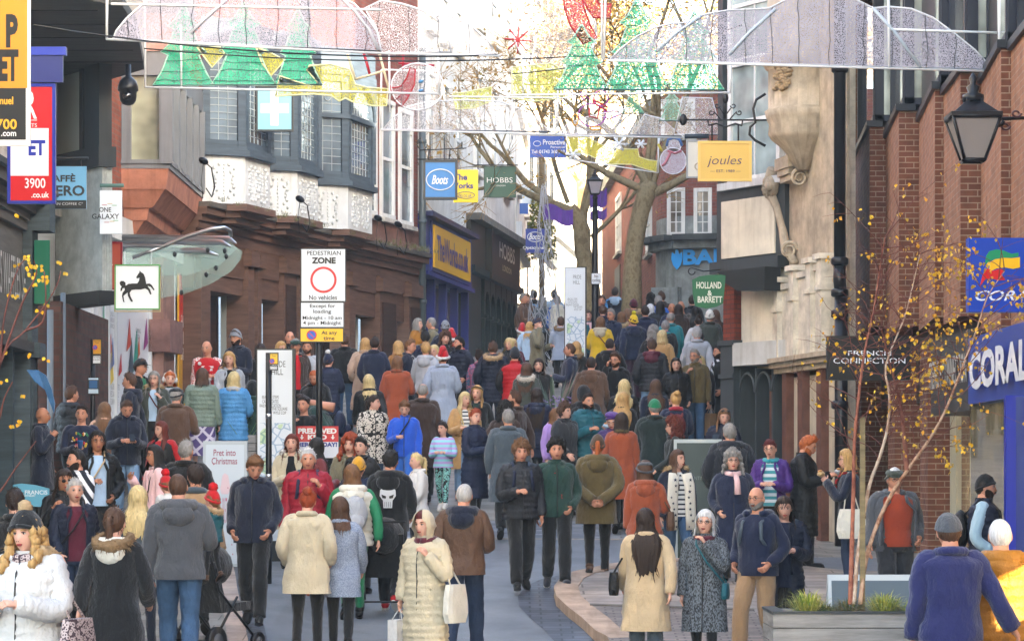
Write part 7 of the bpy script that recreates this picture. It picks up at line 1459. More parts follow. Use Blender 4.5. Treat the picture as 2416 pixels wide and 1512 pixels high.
for p, rr, t in tw:
    for _ in range(2):
        d = Vector((R.uniform(-.9, 1.2), R.uniform(-.6, .6), R.uniform(.0, 1.1))).normalized(); ln = R.uniform(.25, .75); pts = [p]; 
        for k in range(5): d = (d + Vector((R.gauss(0, .15), R.gauss(0, .15), R.gauss(.02, .12)))).normalized(); pts.append(pts[-1] + d * ln / 5)
        cr.tube(pts, [.005, .0042, .0035, .003, .0022, .0015], TW, 4, cap=False)
        for k in (2, 3, 4, 5):
            if R.random() < .8:
                d2 = (d + Vector((R.gauss(0, .8), R.gauss(0, .6), R.gauss(-.1, .6)))).normalized(); l2 = R.uniform(.1, .32); e = pts[k] + d2 * l2; cr.tube([pts[k], (pts[k] + e) / 2 + Vector((0, 0, .01)), e], [.0026, .002, .001], TW, 3, cap=False); leafp.append(e); leafp.append((pts[k] + e) / 2)
cr.build('crown', r); lf = MB(); YL = [mat('cloth', c) for c in ('e0ac1c', 'd89a1a', 'e8bc34', 'b8942a')]
right = lambda p: (g.x + p.x - W(2120, 0, 24.9).x) / .9
for e in leafp:
    z_ = e.z + g.z; x_ = e.x + g.x; dens = .3 + .9 * smooth(W(2080, 0, 24.9).x, W(2380, 0, 24.9).x, x_)
    if z_ < W(0, 1180, 24.9).z: dens *= .15
    if R.random() > dens: continue
    for _ in range(R.choice((1, 2, 2, 3))):
        c = e + Vector((R.gauss(0, .03), R.gauss(0, .03), R.gauss(-.02, .03))); s_ = R.uniform(.018, .032); u = Vector((R.gauss(0, .5), R.gauss(0, .5), -1)).normalized(); v = u.cross(Vector((R.gauss(0, 1), R.gauss(0, 1), .2))).normalized(); nn = u.cross(v) * .3
        lf.add([c, c + v * s_ * .62 + u * s_ * .35 + nn * s_, c + v * s_ * .45 + u * s_ * .9, c + u * s_ * 1.45, c - v * s_ * .45 + u * s_ * .9, c - v * s_ * .62 + u * s_ * .35 + nn * s_], [(0, 1, 2, 3, 4, 5)], R.choice(YL))
lf.build('leaves', r)
mb = MB(); mb.box(.02, .065, .03, .07, -.05, 1.75, mat('timber', '8a7a58')); mb.build('stake', r)
# birch twig coming in from the left edge
r = thing('birch_branch', 'thin red birch branch with a few yellow leaves reaching in at the left edge', 'tree', W(-60, 1190, 20.0)); g = r.location.copy(); mb = MB(); R = random.Random(9); lf = MB()
mb.tube([(0, 0, -2.0 - .0), (.02, 0, 0)], .02, TW, 5)
for pts in ([(-60, 1190), (0, 860), (60, 780), (110, 715), (135, 670), (143, 640)], [(0, 860), (10, 750), (40, 640), (70, 600)], [(-60, 1190), (-5, 1000), (10, 940), (30, 900)], [(-60, 1190), (-10, 1170), (40, 1100), (85, 1040)], [(60, 780), (100, 760), (108, 700), (104, 640)], [(0, 860), (50, 720), (85, 650), (80, 615)]):
    P = [W(x, y, 20.0) - g for x, y in pts]; P = crom(P, 4); mb.tube(P, [.008 * (1 - .75 * i / len(P)) + .001 for i in range(len(P))], TW, 4)
mb.build('twig', r)
for x, y in ((42, 508), (55, 605), (66, 604), (72, 622), (60, 636), (75, 625), (82, 626), (66, 642), (78, 648), (76, 668), (100, 627), (103, 657), (109, 665), (60, 683), (44, 694), (25, 700), (113, 716), (95, 729), (138, 613), (154, 641), (14, 829), (3, 780), (68, 835), (110, 847), (52, 932), (6, 893), (47, 990), (45, 1000), (25, 1003), (44, 625), (100, 650), (70, 612)):
    c = W(x, y, 20.0) - g
    for _ in range(2): c2 = c + Vector((R.gauss(0, .012), 0, R.gauss(0, .012))); s_ = .022; u = Vector((R.gauss(0, .5), R.gauss(0, .3), -1)).normalized(); v = u.cross(Vector((0, 1, .2))).normalized(); lf.add([c2, c2 + v * s_ * .6 + u * s_ * .35, c2 + v * s_ * .45 + u * s_ * .9, c2 + u * s_ * 1.4, c2 - v * s_ * .45 + u * s_ * .9, c2 - v * s_ * .6 + u * s_ * .35], [(0, 1, 2, 3, 4, 5)], R.choice(YL))
lf.build('leaves', r)
# street planters with phormium and asters
for px, Y_, lab in ((1308, 46.8, 'timber planter of spiky leaves and grass in the middle of the crowd'), (712, 41.0, 'timber planter of mauve asters behind the map totem'), (552, 42.3, 'small planter of arching green grass by the steps')):
    g = onground(px, Y_); r = thing('street_planter', lab, 'planter', g); mb = MB()
    for k in range(5): mb.box(-.35, .35, -.35, .35, .12 * k + .005, .12 * k + .115, WT)
    mb.build('boarding', r); mb = MB()
    R = random.Random(int(px))
    for _ in range(260): tuft(mb, (R.gauss(0, .15), R.gauss(0, .15), .6), 1, .45, mat('cloth', R.choice(('4f7a34', '6f9a3c', '3f6a34', '8aa84a'))), .12, .008, 1.1, R)
    if px == 1308:
        for k in range(34): a = R.uniform(0, 2 * pi); l_ = R.uniform(.7, 1.2); d = Vector((cos(a) * .5, sin(a) * .5, 1)).normalized(); s1 = d.cross(Vector((0, 0, 1))).normalized() * .03; p0 = Vector((0, 0, .6)); mb.add([p0 - s1, p0 + s1, p0 + d * l_ * .6 + s1 * .8, p0 + d * l_, p0 + d * l_ * .6 - s1 * .8], [(0, 1, 2, 3, 4)], mat('cloth', R.choice(('4a5a4c', '5f6f5a', '6a5a50'))))
    mb.build('foliage', r)
    if px != 552:
        mb = MB(); 
        for _ in range(150): c = Vector((R.gauss(0, .2), R.gauss(0, .2), R.uniform(.75, 1.1))); mb.ell(c, (.022, .022, .012), mat('cloth', R.choice(('8a72a8', '9c84b8', '6a5488'))), 6, 4)
        mb.build('flowers', r)
g = W(1283, 665, 62); r = thing('wire_light_tree', 'tall cone of bare white wire light strings against the far white shops', 'Christmas lights', (g.x, g.y, zg(g.x, g.y))); mb = MB(); R = random.Random(2); H_ = CH + (HY - 440) * 62 / F - r.location.z
for _ in range(220): a, b_ = R.uniform(0, 2 * pi), R.uniform(-1.2, 1.2); t0 = R.random() ** 1.4; t1 = min(1, t0 + .12); rr = lambda t: .42 * (1 - t) + .05; mb.tube([(rr(t0) * cos(a), rr(t0) * sin(a), H_ * t0), (rr((t0 + t1) / 2) * cos(a + b_ * .5), rr((t0 + t1) / 2) * sin(a + b_ * .5), H_ * (t0 + t1) / 2 + .1), (rr(t1) * cos(a + b_), rr(t1) * sin(a + b_), H_ * t1)], .008, mat('gloss', 'a8aab0'), 3, cap=False)
mb.build('wire', r)
# bicycle leaning by the left wall
g = onground(98, 33.0); r = thing('bicycle', 'dark purple bicycle leaning by the bald man at the left edge', 'bicycle', g, radians(70)); zc_ = .34
def wheel(x):
    mb = MB(); mb.tube([(x + .33 * cos(t), 0, zc_ + .33 * sin(t)) for t in [2 * pi * k / 28 for k in range(29)]], .02, mat('gloss', '1a1a1c'), 6, cap=False)
    for k in range(14): a = 2 * pi * k / 14; mb.tube([(x, 0, zc_), (x + .32 * cos(a), 0, zc_ + .32 * sin(a))], .0018, mat('metal', 'b0b0b0'), 3)
    mb.build('wheel', r); mb = MB(); mb.tube([(x + .37 * cos(t), 0, zc_ + .37 * sin(t)) for t in [.2 + k * .18 for k in range(14)]], .03, mat('gloss', '8a8a8c'), 6, flat=.3); mb.build('mudguard', r)
wheel(0); wheel(1.02)
mb = MB(); PU = mat('gloss', '3d1a38')
for a, b_ in (((0, 0, .34), (.42, 0, .30)), ((.42, 0, .30), (.30, 0, .82)), ((.30, 0, .72), (0, 0, .34)), ((.42, 0, .30), (.84, 0, .72)), ((.31, 0, .76), (.82, 0, .84)), ((1.02, 0, .34), (.80, 0, .98))): mb.tube([a, b_], .017, PU, 8)
mb.build('frame', r); mb = MB(); mb.ell((.28, 0, .95), (.13, .07, .035), mat('leather', 'black'), 12, 6); mb.tube([(.30, 0, .8), (.29, 0, .94)], .012, mat('metal', 'b0b0b0'), 6); mb.build('saddle', r); mb = MB(); mb.tube([(.72, -.28, 1.06), (.80, -.1, 1.08), (.80, .1, 1.08), (.72, .28, 1.06)], .012, mat('gloss', '202022'), 6); mb.tube([(.80, 0, .95), (.80, 0, 1.08)], .014, mat('gloss', '202022'), 6); mb.build('handlebar', r)
# blue cloth hanging under the shop bracket
mb = MB(); P = [(0, 0, 0), (.12, .1, .0), (.22, .05, -.06), (.30, .0, -.22), (.34, 0, -.40), (.33, .0, -.52), (.28, 0, -.40), (.22, .02, -.24), (.1, 0, -.14)]; mb.prism(P, (0, .04, 0), mat('cloth', '33618a')); o = mb.build('folded_parasol'); o.location = W(62, 872, 34); tag(o, 'blue cloth hanging from the ledge below the crepe shop fascia', 'cloth')
# pushchairs
def pushchair(px, Y, rz, lab, col):
    g = onground(px, Y); r = thing('pushchair', lab, 'pushchair', g, radians(rz)); mb = MB(); m = mat('gloss', '1a1b1e')
    for s in (-.24, .24): mb.tube([(s, -.35, .14), (s, .25, .62), (s, .42, 1.02)], .014, m, 6); mb.tube([(s, .33, .14), (s, -.05, .55)], .014, m, 6)
    mb.tube([(-.24, .42, 1.02), (.24, .42, 1.02)], .016, m, 6); mb.tube([(-.24, .33, .14), (.24, .33, .14)], .012, m, 6); mb.build('frame', r)
    for x in (-.27, .27):
        for y, rr in ((-.35, .10), (.33, .14)): mb = MB(); mb.tube([(x - .022, y, rr), (x + .022, y, rr)], rr, mat('gloss', '18181a'), 18); mb.tube([(x - .026, y, rr), (x + .026, y, rr)], rr * .55, mat('gloss', '55585c'), 12); mb.build('wheel', r)
    mb = MB(); mb.prism([(-.22, -.32, .42), (-.22, -.30, .50), (-.22, .10, .48), (-.22, .26, .90), (-.22, .32, .88), (-.22, .18, .40)], (.44, 0, 0), mat('cloth', col)); mb.build('seat', r)
    mb = MB(); mb.ell((0, .12, .85), (.23, .30, .22), mat('cloth', col), 14, 8); mb.build('sun_hood', r)
pushchair(908, 31.6, 180, 'black pushchair pushed by the man in the skull hoodie', 'black'); pushchair(505, 27.6, 150, 'black pushchair behind the woman carrying the toddler', 'black')

# ------------------------------------------------------------------ the crowd
p = person
# left, tile b0
p('b0', 940, 1017, 'young man in a black cap and glasses, green hoodie under a black jacket', f=50, top='jacket black', inn='green', op=.35, hair='short brown', hat='cap black', gl=True, Y=41.6)
p('b0', 880, 1112, 'man with short brown hair in profile to the left, navy hooded jacket', f=-95, top='jacket dnavy', hood='dnavy', hair='short brown', Y=40.2)
p('b0', 1040, 1103, 'grey-haired woman with glasses in an olive parka with fur collar, facing the camera', f=8, top='parka parka', fur='fur', inn='ltblue', op=.3, hair='mid grey', gl=True, sex='f', Y=40.9, arms='down,strap', items=[('crossbag', 'burgundy shoulder bag on the grey-haired woman in the olive parka', 'burgundy', 1)])
p('b0', 1143, 1105, 'red-haired girl in white earmuffs and pale scarf', f=15, top='jacket dkgreen', hair='long ginger', hat='earmuffs offwhite', scarf='lgrey', sex='f', Y=42.9, H=1.6)
def xmas(root, L, S, kw, kb, bulk):
    mb = MB(); y = -(.122 + bulk); z0 = 1.30
    for x0, x1, z1, z2, c in ((-.09, .09, 1.30, 1.33, 'd8d4d0'), (-.075, .075, 1.21, 1.29, 'c8c8cc'), (-.06, .06, 1.10, 1.205, 'e0dcd8'), (-.045, .045, 1.02, 1.10, 'd0ccc8'), (.0, .03, 1.17, 1.25, '6a1418')):
        mb.hexa([L(S((x, y + (.012 if abs(x) > .05 else 0) - (.003 if c[0] == '6' else 0), z))) + Vector((0, d, 0)) for z in (z1, z2) for x, d in ((x0, 0), (x1, 0), (x1, .02), (x0, .02))], mat('knit', c))
    mb.ell(L(S((-.12, y + .02, 1.37))), (.03, .012, .03), mat('fur', 'e0dcd8'), 8, 5); mb.build('sweater_motif', root)
p('b0', 1400, 893, 'bald man in a bright red Christmas jumper with patterned sleeves at the shop door', f=5, top='sweater red', sleeve='nordic', hair='bald brown', Y=43.3, deco=xmas, b=1.08)
p('b0', 1600, 822, 'bearded man in a grey beanie and navy jacket leaning at the doorway', f=-25, top='jacket dnavy', hair='short dark', hat='beanie grey', beard='dark', arms='hold,hold', Y=45.2, lift=.22)
p('b0', 1550, 972, 'blonde woman in a black T-shirt and grey cardigan facing the camera', f=5, top='jacket lgrey', inn='black', op=.5, hair='bob blond', sex='f', Y=43.9)
p('b0', 1362, 1082, 'woman from behind in a sage green puffer with lattice patterned skirt', f=182, top='puffer sage', bot='skirt lattice', hair='bob brown', sex='f', Y=41.6, b=1.12, items=[('tote', 'yellow shoulder bag on the woman in the sage puffer', 'mustard', 1)])
p('b0', 1575, 1106, 'woman from behind in a sky blue puffer with white scarf', f=183, top='midpuffer sky', scarf='lgrey', hair='bob lblond', sex='f', Y=42.1, b=1.08)
p('b0', 1190, 1210, 'man in a dark flat cap and brown suede jacket, from behind', f=172, top='jacket brown', hair='short grey', hat='flatcap charcoal', Y=38.6, b=1.15)
p('b0', 850, 1285, 'young man looking down at his wallet in a black hooded jacket and light jeans', f=12, top='jacket dnavy', hood='dnavy', bot='jeans ltdenim', hair='short brown', arms='hold', pitch=22, Y=36.6, b=1.08, items=[('phone', 'black wallet held by the man looking down', 'black')])
p('b0', 705, 1310, 'woman with long fair hair in a peach coat, from behind', f=180, top='coat peach', hair='long lbrown', sex='f', Y=36.9)
def deer(root, L, S, kw, kb, bulk):
    mb = MB(); R = random.Random(3)
    for k in range(26):
        x = R.uniform(-.13, .13); z = R.uniform(1.17, 1.36); mb.ell(L(S((x, -(.124 + bulk) + abs(x) * .16, z))), (R.uniform(.008, .022), .006, R.uniform(.01, .03)), mat('knit', R.choice(('c02830', 'd8d4d0', 'c8a030', '2a7a4a'))), 6, 4)
    mb.build('sweater_motif', root)
p('b0', 550, 1330, 'dark-haired man in a navy Christmas jumper holding a blue cup', f=10, top='sweater navy', hair='short dark', arms='hold,down', Y=34.6, b=1.12, deco=deer, items=[('cup', 'blue paper cup held by the man in the navy Christmas jumper', '2a5a9a', -1)])
p('b0', 480, 1200, 'brown-haired boy in a dark hooded puffer, turned away by the hoarding', f=150, top='puffer charcoal', hood='charcoal', hair='short brown', Y=37.6)
p('b0', 285, 1340, 'bald man in a navy overcoat in profile by the bicycle', f=85, top='coat dnavy', hair='bald grey', Y=29.4, skin='m')
p('b0', 1700, 1165, 'person in a dark green hooded coat walking up past the map totem', f=175, top='coat dkgreen', hair='short dark', hat='hood black', Y=37.8, b=1.05)
p('b0', 428, 1190, 'brown-haired woman half hidden behind the boy by the hoarding', f=80, top='jacket black', hair='short brown', sex='f', Y=39.0)
# left foreground, tile c0
p('c0', 655, 95, 'young person with round glasses in a black puffer over a pale blue shirt', f=8, top='puffer black', inn='ltblue', op=.4, hair='bob black', gl=True, skin='m', Y=31.0, items=[('crossbag', 'beige cross-body bag over the pale blue shirt', 'beige', -1)])
p('c0', 520, 217, 'dark-haired bearded man in a white and black striped top, looking left', f=-50, top='jacket bwstripe', hair='short black', beard='dark', Y=29.3)
p('c0', 430, 350, 'long dark-haired woman in sunglasses and a black leather jacket', f=25, top='jacket leather_black', hair='long dark', gl='dark', sex='f', Y=26.9, skin='m')
p('c0', 505, 420, 'woman with short grey hair, burgundy jumper and navy quilted jacket', f=14, top='puffer dnavy', inn='burgundy', op=.42, bot='jeans dkdenim', hair='short silver', sex='f', Y=24.2, hi=1, H=1.63, items=[('crossbag', 'black bag with a camouflage strap on the grey-haired woman', 'black', -1)])
p('c0', 195, 655, 'woman with curly blonde hair in a white padded coat and black bobble hat', f=-22, top='midpuffer white', inn='cream', bot='trousers black', hair='wavy blond', hat='beanie black fur', fur='fur', scarf='leoscarf', sex='f', Y=17.9, hi=1, b=1.12, arms='hold,hold', yaw=0, items=[('tote', 'purple leopard print bag carried by the woman in the white coat', 'leoscarf', 1)])
p('c0', 108, 482, 'dark-haired woman in a black coat at the left edge, from behind', f=160, top='jacket black', hair='short plum' if False else 'short dark', sex='f', Y=24.6, b=1.1)
p('c0', 775, 607, 'woman with a brown ponytail in a long black coat with a deep fur hood', walk=1, f=180, top='longcoat black', fur='dkfur', hood='offwhite', bot='leggings black', hair='pony brown', sex='f', Y=21.6, H=1.6, items=[('tote', 'black leather bag on the woman with the fur hood', 'black', 1)])
p('c0', 930, 465, 'girl with long streaked blonde hair in a slate jacket and dark leggings', walk=-1, f=172, top='puffer slate', bot='leggings dnavy', hair='long lblond', sex='f', Y=26.2, H=1.64)
p('c0', 1207, 377, 'balding man in a dark grey hooded jacket and jeans, broad back to the camera', walk=1, f=182, top='jacket dgrey', hood='dgrey', bot='jeans denim', hair='crop brown', Y=24.8, b=1.22, hi=1, arms='carry,down')
p('c0', 1322, 318, 'short dark-haired parent in a beige coat and grey scarf carrying a toddler', f=178, top='coat tan', scarf='slate', bot='leggings black', hair='short dark', Y=27.1, arms='down,carry')
p('c0', 1440, 500, 'toddler in a red bobble hat and green coat with fur hood, carried', f=230, top='puffer teal', fur='fur', hat='beanie red red', hair='short lbrown', kid=True, H=.86, Y=26.7, lift=.78, bot='leggings black', shoes='brown')
p('c0', 1132, 400, 'small child in a red bobble hat held on the far side of the parent', f=180, top='puffer white', hat='beanie red red', hair='short lbrown', kid=True, H=.9, Y=27.9, lift=.70)
p('c0', 1257, 157, 'grey-haired man in a wide black coat with stand-up collar, from behind', f=178, top='coat black', hair='short grey', Y=29.4, b=1.25)
p('c0', 1092, 28, 'woman with long dark hair, red coat and black leather jacket over it', f=-15, top='jacket leather_black', sleeve='red', inn='red', op=.35, hair='long auburn', sex='f', Y=31.9, b=1.1)
p('c0', 1050, 187, 'girl with long black hair and glasses in a pink top and cream jacket, profile left', f=-70, top='jacket ltpink', inn='pink', op=.4, hair='xlong black', gl=True, skin='m', sex='f', Y=30.1, arms='eat,down')
p('c0', 1713, 250, 'ginger-brown haired teenager in a black jacket looking down, walking on the kerb', f=-5, top='jacket dnavy', hood='dnavy', hair='messy lbrown', arms='pocket', pitch=24, walk=1, Y=33.3)
# centre left, tile c1
p('c1', 240, 117, 'auburn-haired woman in a cream coat with a big fur collar', f=0, top='coat cream', fur='offwhite', inn='black', op=.22, hair='mid auburn', sex='f', Y=33.3)
p('c1', 352, 212, 'white-haired man in a crimson padded jacket smiling at the camera', f=2, top='puffer crimson', bot='trousers black', hair='short white', Y=30.9, b=1.1, hi=1, arms='down,strap', items=[('backpack', 'navy rucksack worn over one shoulder of the white-haired man', 'navy')])
p('c1', 402, 140, 'woman with long black hair in a burgundy leather jacket, turned away', f=120, top='jacket leather_maroon', hair='long black', sex='f', Y=32.6)
p('b1', 325, 1270, 'teenage boy in a black jumper behind the sale placard', f=0, top='sweater black', hair='short dark', Y=37.7)
p('c1', 632, 127, 'woman with wild red hair in a khaki jacket and olive top', f=5, top='jacket khaki', inn='olive', op=.45, hair='wavy red', sex='f', Y=33.0, b=1.05)
p('c1', 708, 137, 'black-haired woman in a leather jacket half hidden behind the redhead', f=-25, top='jacket leather_black', hair='short black', sex='f', Y=34.3)
p('c1', 688, 275, 'child in a mustard beanie walking beside the green sleeves', f=180, top='puffer navy', hair='short brown', hat='beanie mustard', Y=30.3, H=1.58, sex='f')
p('c1', 652, 322, 'fair-haired woman in a cream padded gilet with green sleeves and a little grey rucksack', f=180, top='vest offwhite', sleeve='green', hood='offwhite', bot='leggings green', hair='bob lbrown', sex='f', Y=29.0, b=1.2, items=[('backpack', 'small grey patterned rucksack on the cream gilet', 'lgrey')])
p('c1', 345, 484, 'woman with a messy red bun and ribbon in a pale cream trench coat, from behind', walk=-1, f=180, top='midcoat cream', bot='leggings black', hair='bun red', sex='f', Y=25.9, b=1.16, hi=1, arms='pocket', H=1.66)
p('c1', 572, 540, 'woman with straight brown hair in a light blue-grey boucle coat', walk=1, f=178, top='midcoat boucle', bot='leggings black', hair='mid brown', sex='f', Y=26.9, items=[('tote', 'bright orange leather shoulder bag', 'orange', 1)], H=1.6)
def skull(root, L, S, kw, kb, bulk):
    mb = MB(); y = (.118 + bulk); m = mat('gloss', 'c6c8cc'); d = mat('gloss', '17181b')
    P = lambda pts, dy, mm: mb.prism([L(S((x, y + dy - abs(x) * .05, z))) for x, z in pts], (0, .006, 0), mm)
    P([(-.085, 1.24), (-.08, 1.30), (-.045, 1.335), (.045, 1.335), (.08, 1.30), (.085, 1.24), (.05, 1.19), (.045, 1.11), (-.045, 1.11), (-.05, 1.19)], .006, m)
    for s in (-1, 1): P([(s * .015, 1.235), (s * .065, 1.255), (s * .055, 1.215), (s * .02, 1.21)], .014, d)
    for x in (-.028, -.009, .01, .029): P([(x - .002, 1.12), (x + .002, 1.12), (x + .002, 1.175), (x - .002, 1.175)], .014, d)
    mb.build('back_print', root)
p('c1', 905, 220, 'black-haired man in a black hoodie with a white skull print pushing a pushchair', f=180, top='hoodie black', hood='black', bot='jeans charcoal', hair='short black', arms='push', walk=1, Y=30.6, b=1.16, shoes='red', deco=skull)
p('c1', 1088, 242, 'girl with a blonde braid in a white jacket, profile left', f=-70, top='midcoat white', hair='braid lblond', sex='f', Y=33.2, kid=True, H=1.48)
p('c1', 1263, 32, 'child in a lilac and aqua striped hoodie and leopard leggings walking towards us', f=0, top='hoodie kidstripe', bot='leggings tealleo', hair='short dark', sex='f', kid=True, H=1.30, Y=40.3, walk=1, arms='hold', shoes='white')
p('b1', 1003, 1302, 'fair-haired boy in a bright blue tracksuit with black strap', f=5, top='track royal', bot='trousers blue', hair='messy lbrown', pitch=12, H=1.6, Y=38.6, arms='hold,down', walk=1, kid=True, items=[('crossbag', 'thin black cross-body bag on the boy in blue', 'black', -1)])
p('b1', 790, 1264, 'dark-haired woman in a leopard print coat and jeans looking right', f=20, yaw=50, top='midcoat leopard', bot='jeans denim', hair='pony dark', sex='f', Y=38.4, b=1.1)
p('b1', 1405, 1242, 'woman with long fair hair in a camel coat over a striped top and pale jeans', f=10, yaw=25, top='coat camel', inn='breton', op=.3, bot='jeans ltdenim', hair='long lblond', sex='f', Y=39.2)
p('b1', 1490, 1197, 'blonde woman with a green headband and dark coat', f=-5, top='jacket black', inn='dkgreen', op=.3, hair='mid blond', hat='headband olive', sex='f', Y=40.2)
p('b1', 1478, 1357, 'woman with short auburn hair in a long navy puffer, profile right', f=60, top='longpuffer navy', bot='leggings black', hair='short red', sex='f', Y=36.4, arms='cross,hold')
p('c1', 1400, 445, 'grey-haired man in a dark brown leather jacket and jeans, from behind', walk=-1, f=182, top='jacket leather_brown', hood='dnavy', bot='jeans dkdenim', hair='crop silver', Y=28.6, b=1.18, hi=1)
p('c1', 1142, 634, 'woman in a cream quilted coat with its hood up holding a white shopping bag', walk=1, f=-28, top='longpuffer cream', bot='trousers charcoal', hair='short dred', hat='hood cream', scarf='burgundy', sex='f', Y=26.4, hi=1, b=1.02, H=1.62, arms='down,strap', items=[('tote', 'large white flowered tote bag on the cream coat', 'offwhite', 1), ('carrier', 'small white carrier bag in her lowered hand', 'white', -1)])
p('b1', 1702, 1357, 'grey-haired man in a long slate overcoat, from behind', f=172, top='coat slate', hair='short grey', Y=35.9, b=1.16)
p('b1', 1680, 1312, 'woman with a cloud of black hair beside the slate overcoat', f=170, top='coat dbrown', hair='curly black', sex='f', Y=38.4)
# middle distance, tile b1
p('b1', 225, 828, 'bald man looking over the map totem', f=5, top='jacket black', hair='bald grey', Y=45.6)
p('b1', 270, 882, 'older man in a green flat cap, glasses, brown jacket and red jumper', f=8, top='jacket dbrown', inn='red', op=.35, hair='short grey', hat='flatcap dkgreen', gl=True, Y=43.4)
p('b1', 345, 893, 'bearded man in a pale grey hoodie behind the pedestrian zone sign', f=-10, top='hoodie lgrey', hair='short brown', beard='brown', Y=44.6)
p('b1', 165, 902, 'fair-haired woman just showing above the map totem', f=20, top='jacket purple', hair='bob blond', sex='f', Y=44.7)
p('b1', 32, 918, 'dark-haired woman low at the left of the brown shop', f=175, top='jacket black', hair='bob dark', sex='f', Y=44.2)
p('b1', 400, 1080, 'red-bearded man looking down at his phone in a black jacket', f=-20, top='jacket black', hood='black', hair='crop ginger', beard='ginger', pitch=24, arms='hold', Y=39.4, items=[('phone', 'phone held by the red-bearded man', 'black')])
p('b1', 490, 987, 'person in a navy padded coat with a white bobble hat', f=170, top='midpuffer navy', hair='short brown', hat='beanie navy offwhite', sex='f', Y=42.6)
p('b1', 598, 852, 'tall man in a black jacket and jeans from behind the sign post', f=178, top='jacket black', bot='jeans denim', hair='short brown', Y=43.2, b=1.15)
p('b1', 735, 879, 'woman with a blonde bob in a long mink pink fur coat, from behind', f=178, top='longcoat fawn', hair='bob blond', sex='f', Y=44.3, b=1.15)
p('b1', 800, 870, 'dark-haired man in a navy coat beside the mink pink coat', f=172, top='coat navy', hair='short dark', Y=45.7)
p('b1', 520, 1190, 'man bending forward in a dark green coat with a navy rucksack', f=-100, top='jacket dkgreen', hair='short dark', pitch=30, lean=.55, Y=38.4, b=1.2, items=[('backpack', 'navy rucksack on the bending man in green', 'navy')])
p('b1', 765, 1124, 'woman with tousled blonde hair in a black leather jacket, from behind', f=178, top='jacket leather_black', hair='mid lblond', sex='f', Y=39.9, b=1.1)
p('b1', 950, 1002, 'woman in a rust orange teddy coat, from behind', f=178, top='teddy rust', hair='bob lbrown', sex='f', Y=41.6, b=1.1)
p('b1', 1120, 1180, 'balding man in a brown overcoat, from behind', f=180, top='coat dbrown', hair='fringe grey', Y=38.9, b=1.2)
p('b1', 1258, 960, 'man in a Santa hat and light grey overcoat, from behind', f=180, top='coat bluegrey', hair='short brown', hat='santa red', bot='trousers dnavy', Y=40.9, b=1.18)
p('b1', 1035, 887, 'man in a navy jacket and white T-shirt in profile to the right', f=65, top='jacket dnavy', inn='white', op=.5, hair='short lbrown', Y=43.3)
p('b1', 962, 897, 'blonde person in an orange and black jacket behind the man in the white T-shirt', f=150, top='jacket ochre', hair='bob blond', sex='f', Y=44.6)
p('b1', 1205, 924, 'fair-haired woman with her hand to her chin', f=-35, top='coat peach', hair='long lblond', sex='f', arms='chin,down', Y=42.2)
p('b1', 1148, 905, 'person in a pale grey hooded top next to the man in the Santa hat', f=172, top='hoodie lgrey', hood='lgrey', hair='short blond', Y=43.2)
p('b1', 1275, 840, 'woman with a big brown curly head of hair facing the camera', f=5, top='jacket black', hair='curly brown', sex='f', Y=45.0)
p('b1', 1375, 869, 'smiling dark-haired man in a navy puffer turned left', f=-55, top='puffer dnavy', hood='dnavy', hair='short black', beard='dark', Y=43.2, b=1.1)
p('b1', 1090, 747, 'silver-bobbed woman in a mustard puffer looking into the blue shop', f=75, top='puffer ochre', hair='bob grey', sex='f', Y=51.6)
p('b1', 1187, 737, 'balding man with glasses in khaki beside the blue shop', f=-75, top='jacket khaki', hair='crop grey', gl=True, Y=51.4)
p('b1', 1277, 762, 'person in a grey beanie, from behind', f=170, top='jacket dnavy', hair='short dark', hat='beanie grey', Y=49.2)
p('b1', 1143, 830, 'dark-haired man in a navy jacket from behind, near the blue shop', f=178, top='jacket navy', hair='short black', Y=47.6)
p('b1', 1328, 838, 'small figure in a red and white Santa hat behind the curly woman', f=180, top='jacket red', hair='short dark', hat='santa red', Y=47.6, H=1.6)
p('b1', 1602, 900, 'person in a dark puffer with a wide tan fur hood trim, from behind', f=178, top='midpuffer dnavy', fur='fur', hair='short brown', Y=43.1, b=1.1, bot='jeans dkdenim')
p('b1', 1512, 958, 'dark-haired girl in a flowered dress with a red hair bow', f=165, top='midcoat floral', hair='bun dark', sex='f', Y=43.4, H=1.55)
p('b1', 1712, 877, 'young woman with long pale hair near the green shopfront', f=-30, top='jacket black', hair='long lblond', sex='f', Y=45.6)
p('b2', 22, 942, 'street magazine seller in a red vest over black with a dark knitted hat', f=178, top='vest red', sleeve='black', hair='short dark', hat='beanie charcoal', Y=42.3, b=1.1)
# up the hill, tile b2
p('b2', 75, 577, 'grey-haired man in a brown jacket in profile near the dark shop', f=75, top='jacket brown', hair='short grey', Y=56.0)
p('b2', 150, 554, 'dark-haired man with a bright blue rucksack', f=178, top='jacket black', hair='short dark', Y=57.2, items=[('backpack', 'bright blue rucksack high on the hill', 'sky')])
p('b2', 285, 555, 'dark-haired person in a pale blue top highest on the hill', f=178, top='jacket ltblue', hair='short black', Y=58.6)
p('b2', 307, 592, 'woman in a cream padded gilet with blue sleeves', f=180, top='vest offwhite', sleeve='blue', hood='offwhite', hair='short grey', sex='f', Y=54.6)
p('b2', 170, 742, 'woman in a navy beanie and stone coat with a hand at her face', f=80, top='parka khaki', hair='short brown', hat='beanie navy', arms='phone,hold', sex='f', Y=49.2)
p('b2', 330, 737, 'child in a pale blue coat with a dark hood, beside the spiky planter', f=178, top='parka bluegrey', fur='dkfur', hair='short brown', kid=True, H=1.45, Y=50.6)
p('b2', 70, 800, 'child in a red Santa hat and burgundy coat', f=178, top='jacket burgundy', hair='short brown', hat='santa red', kid=True, H=1.35, Y=49.6)
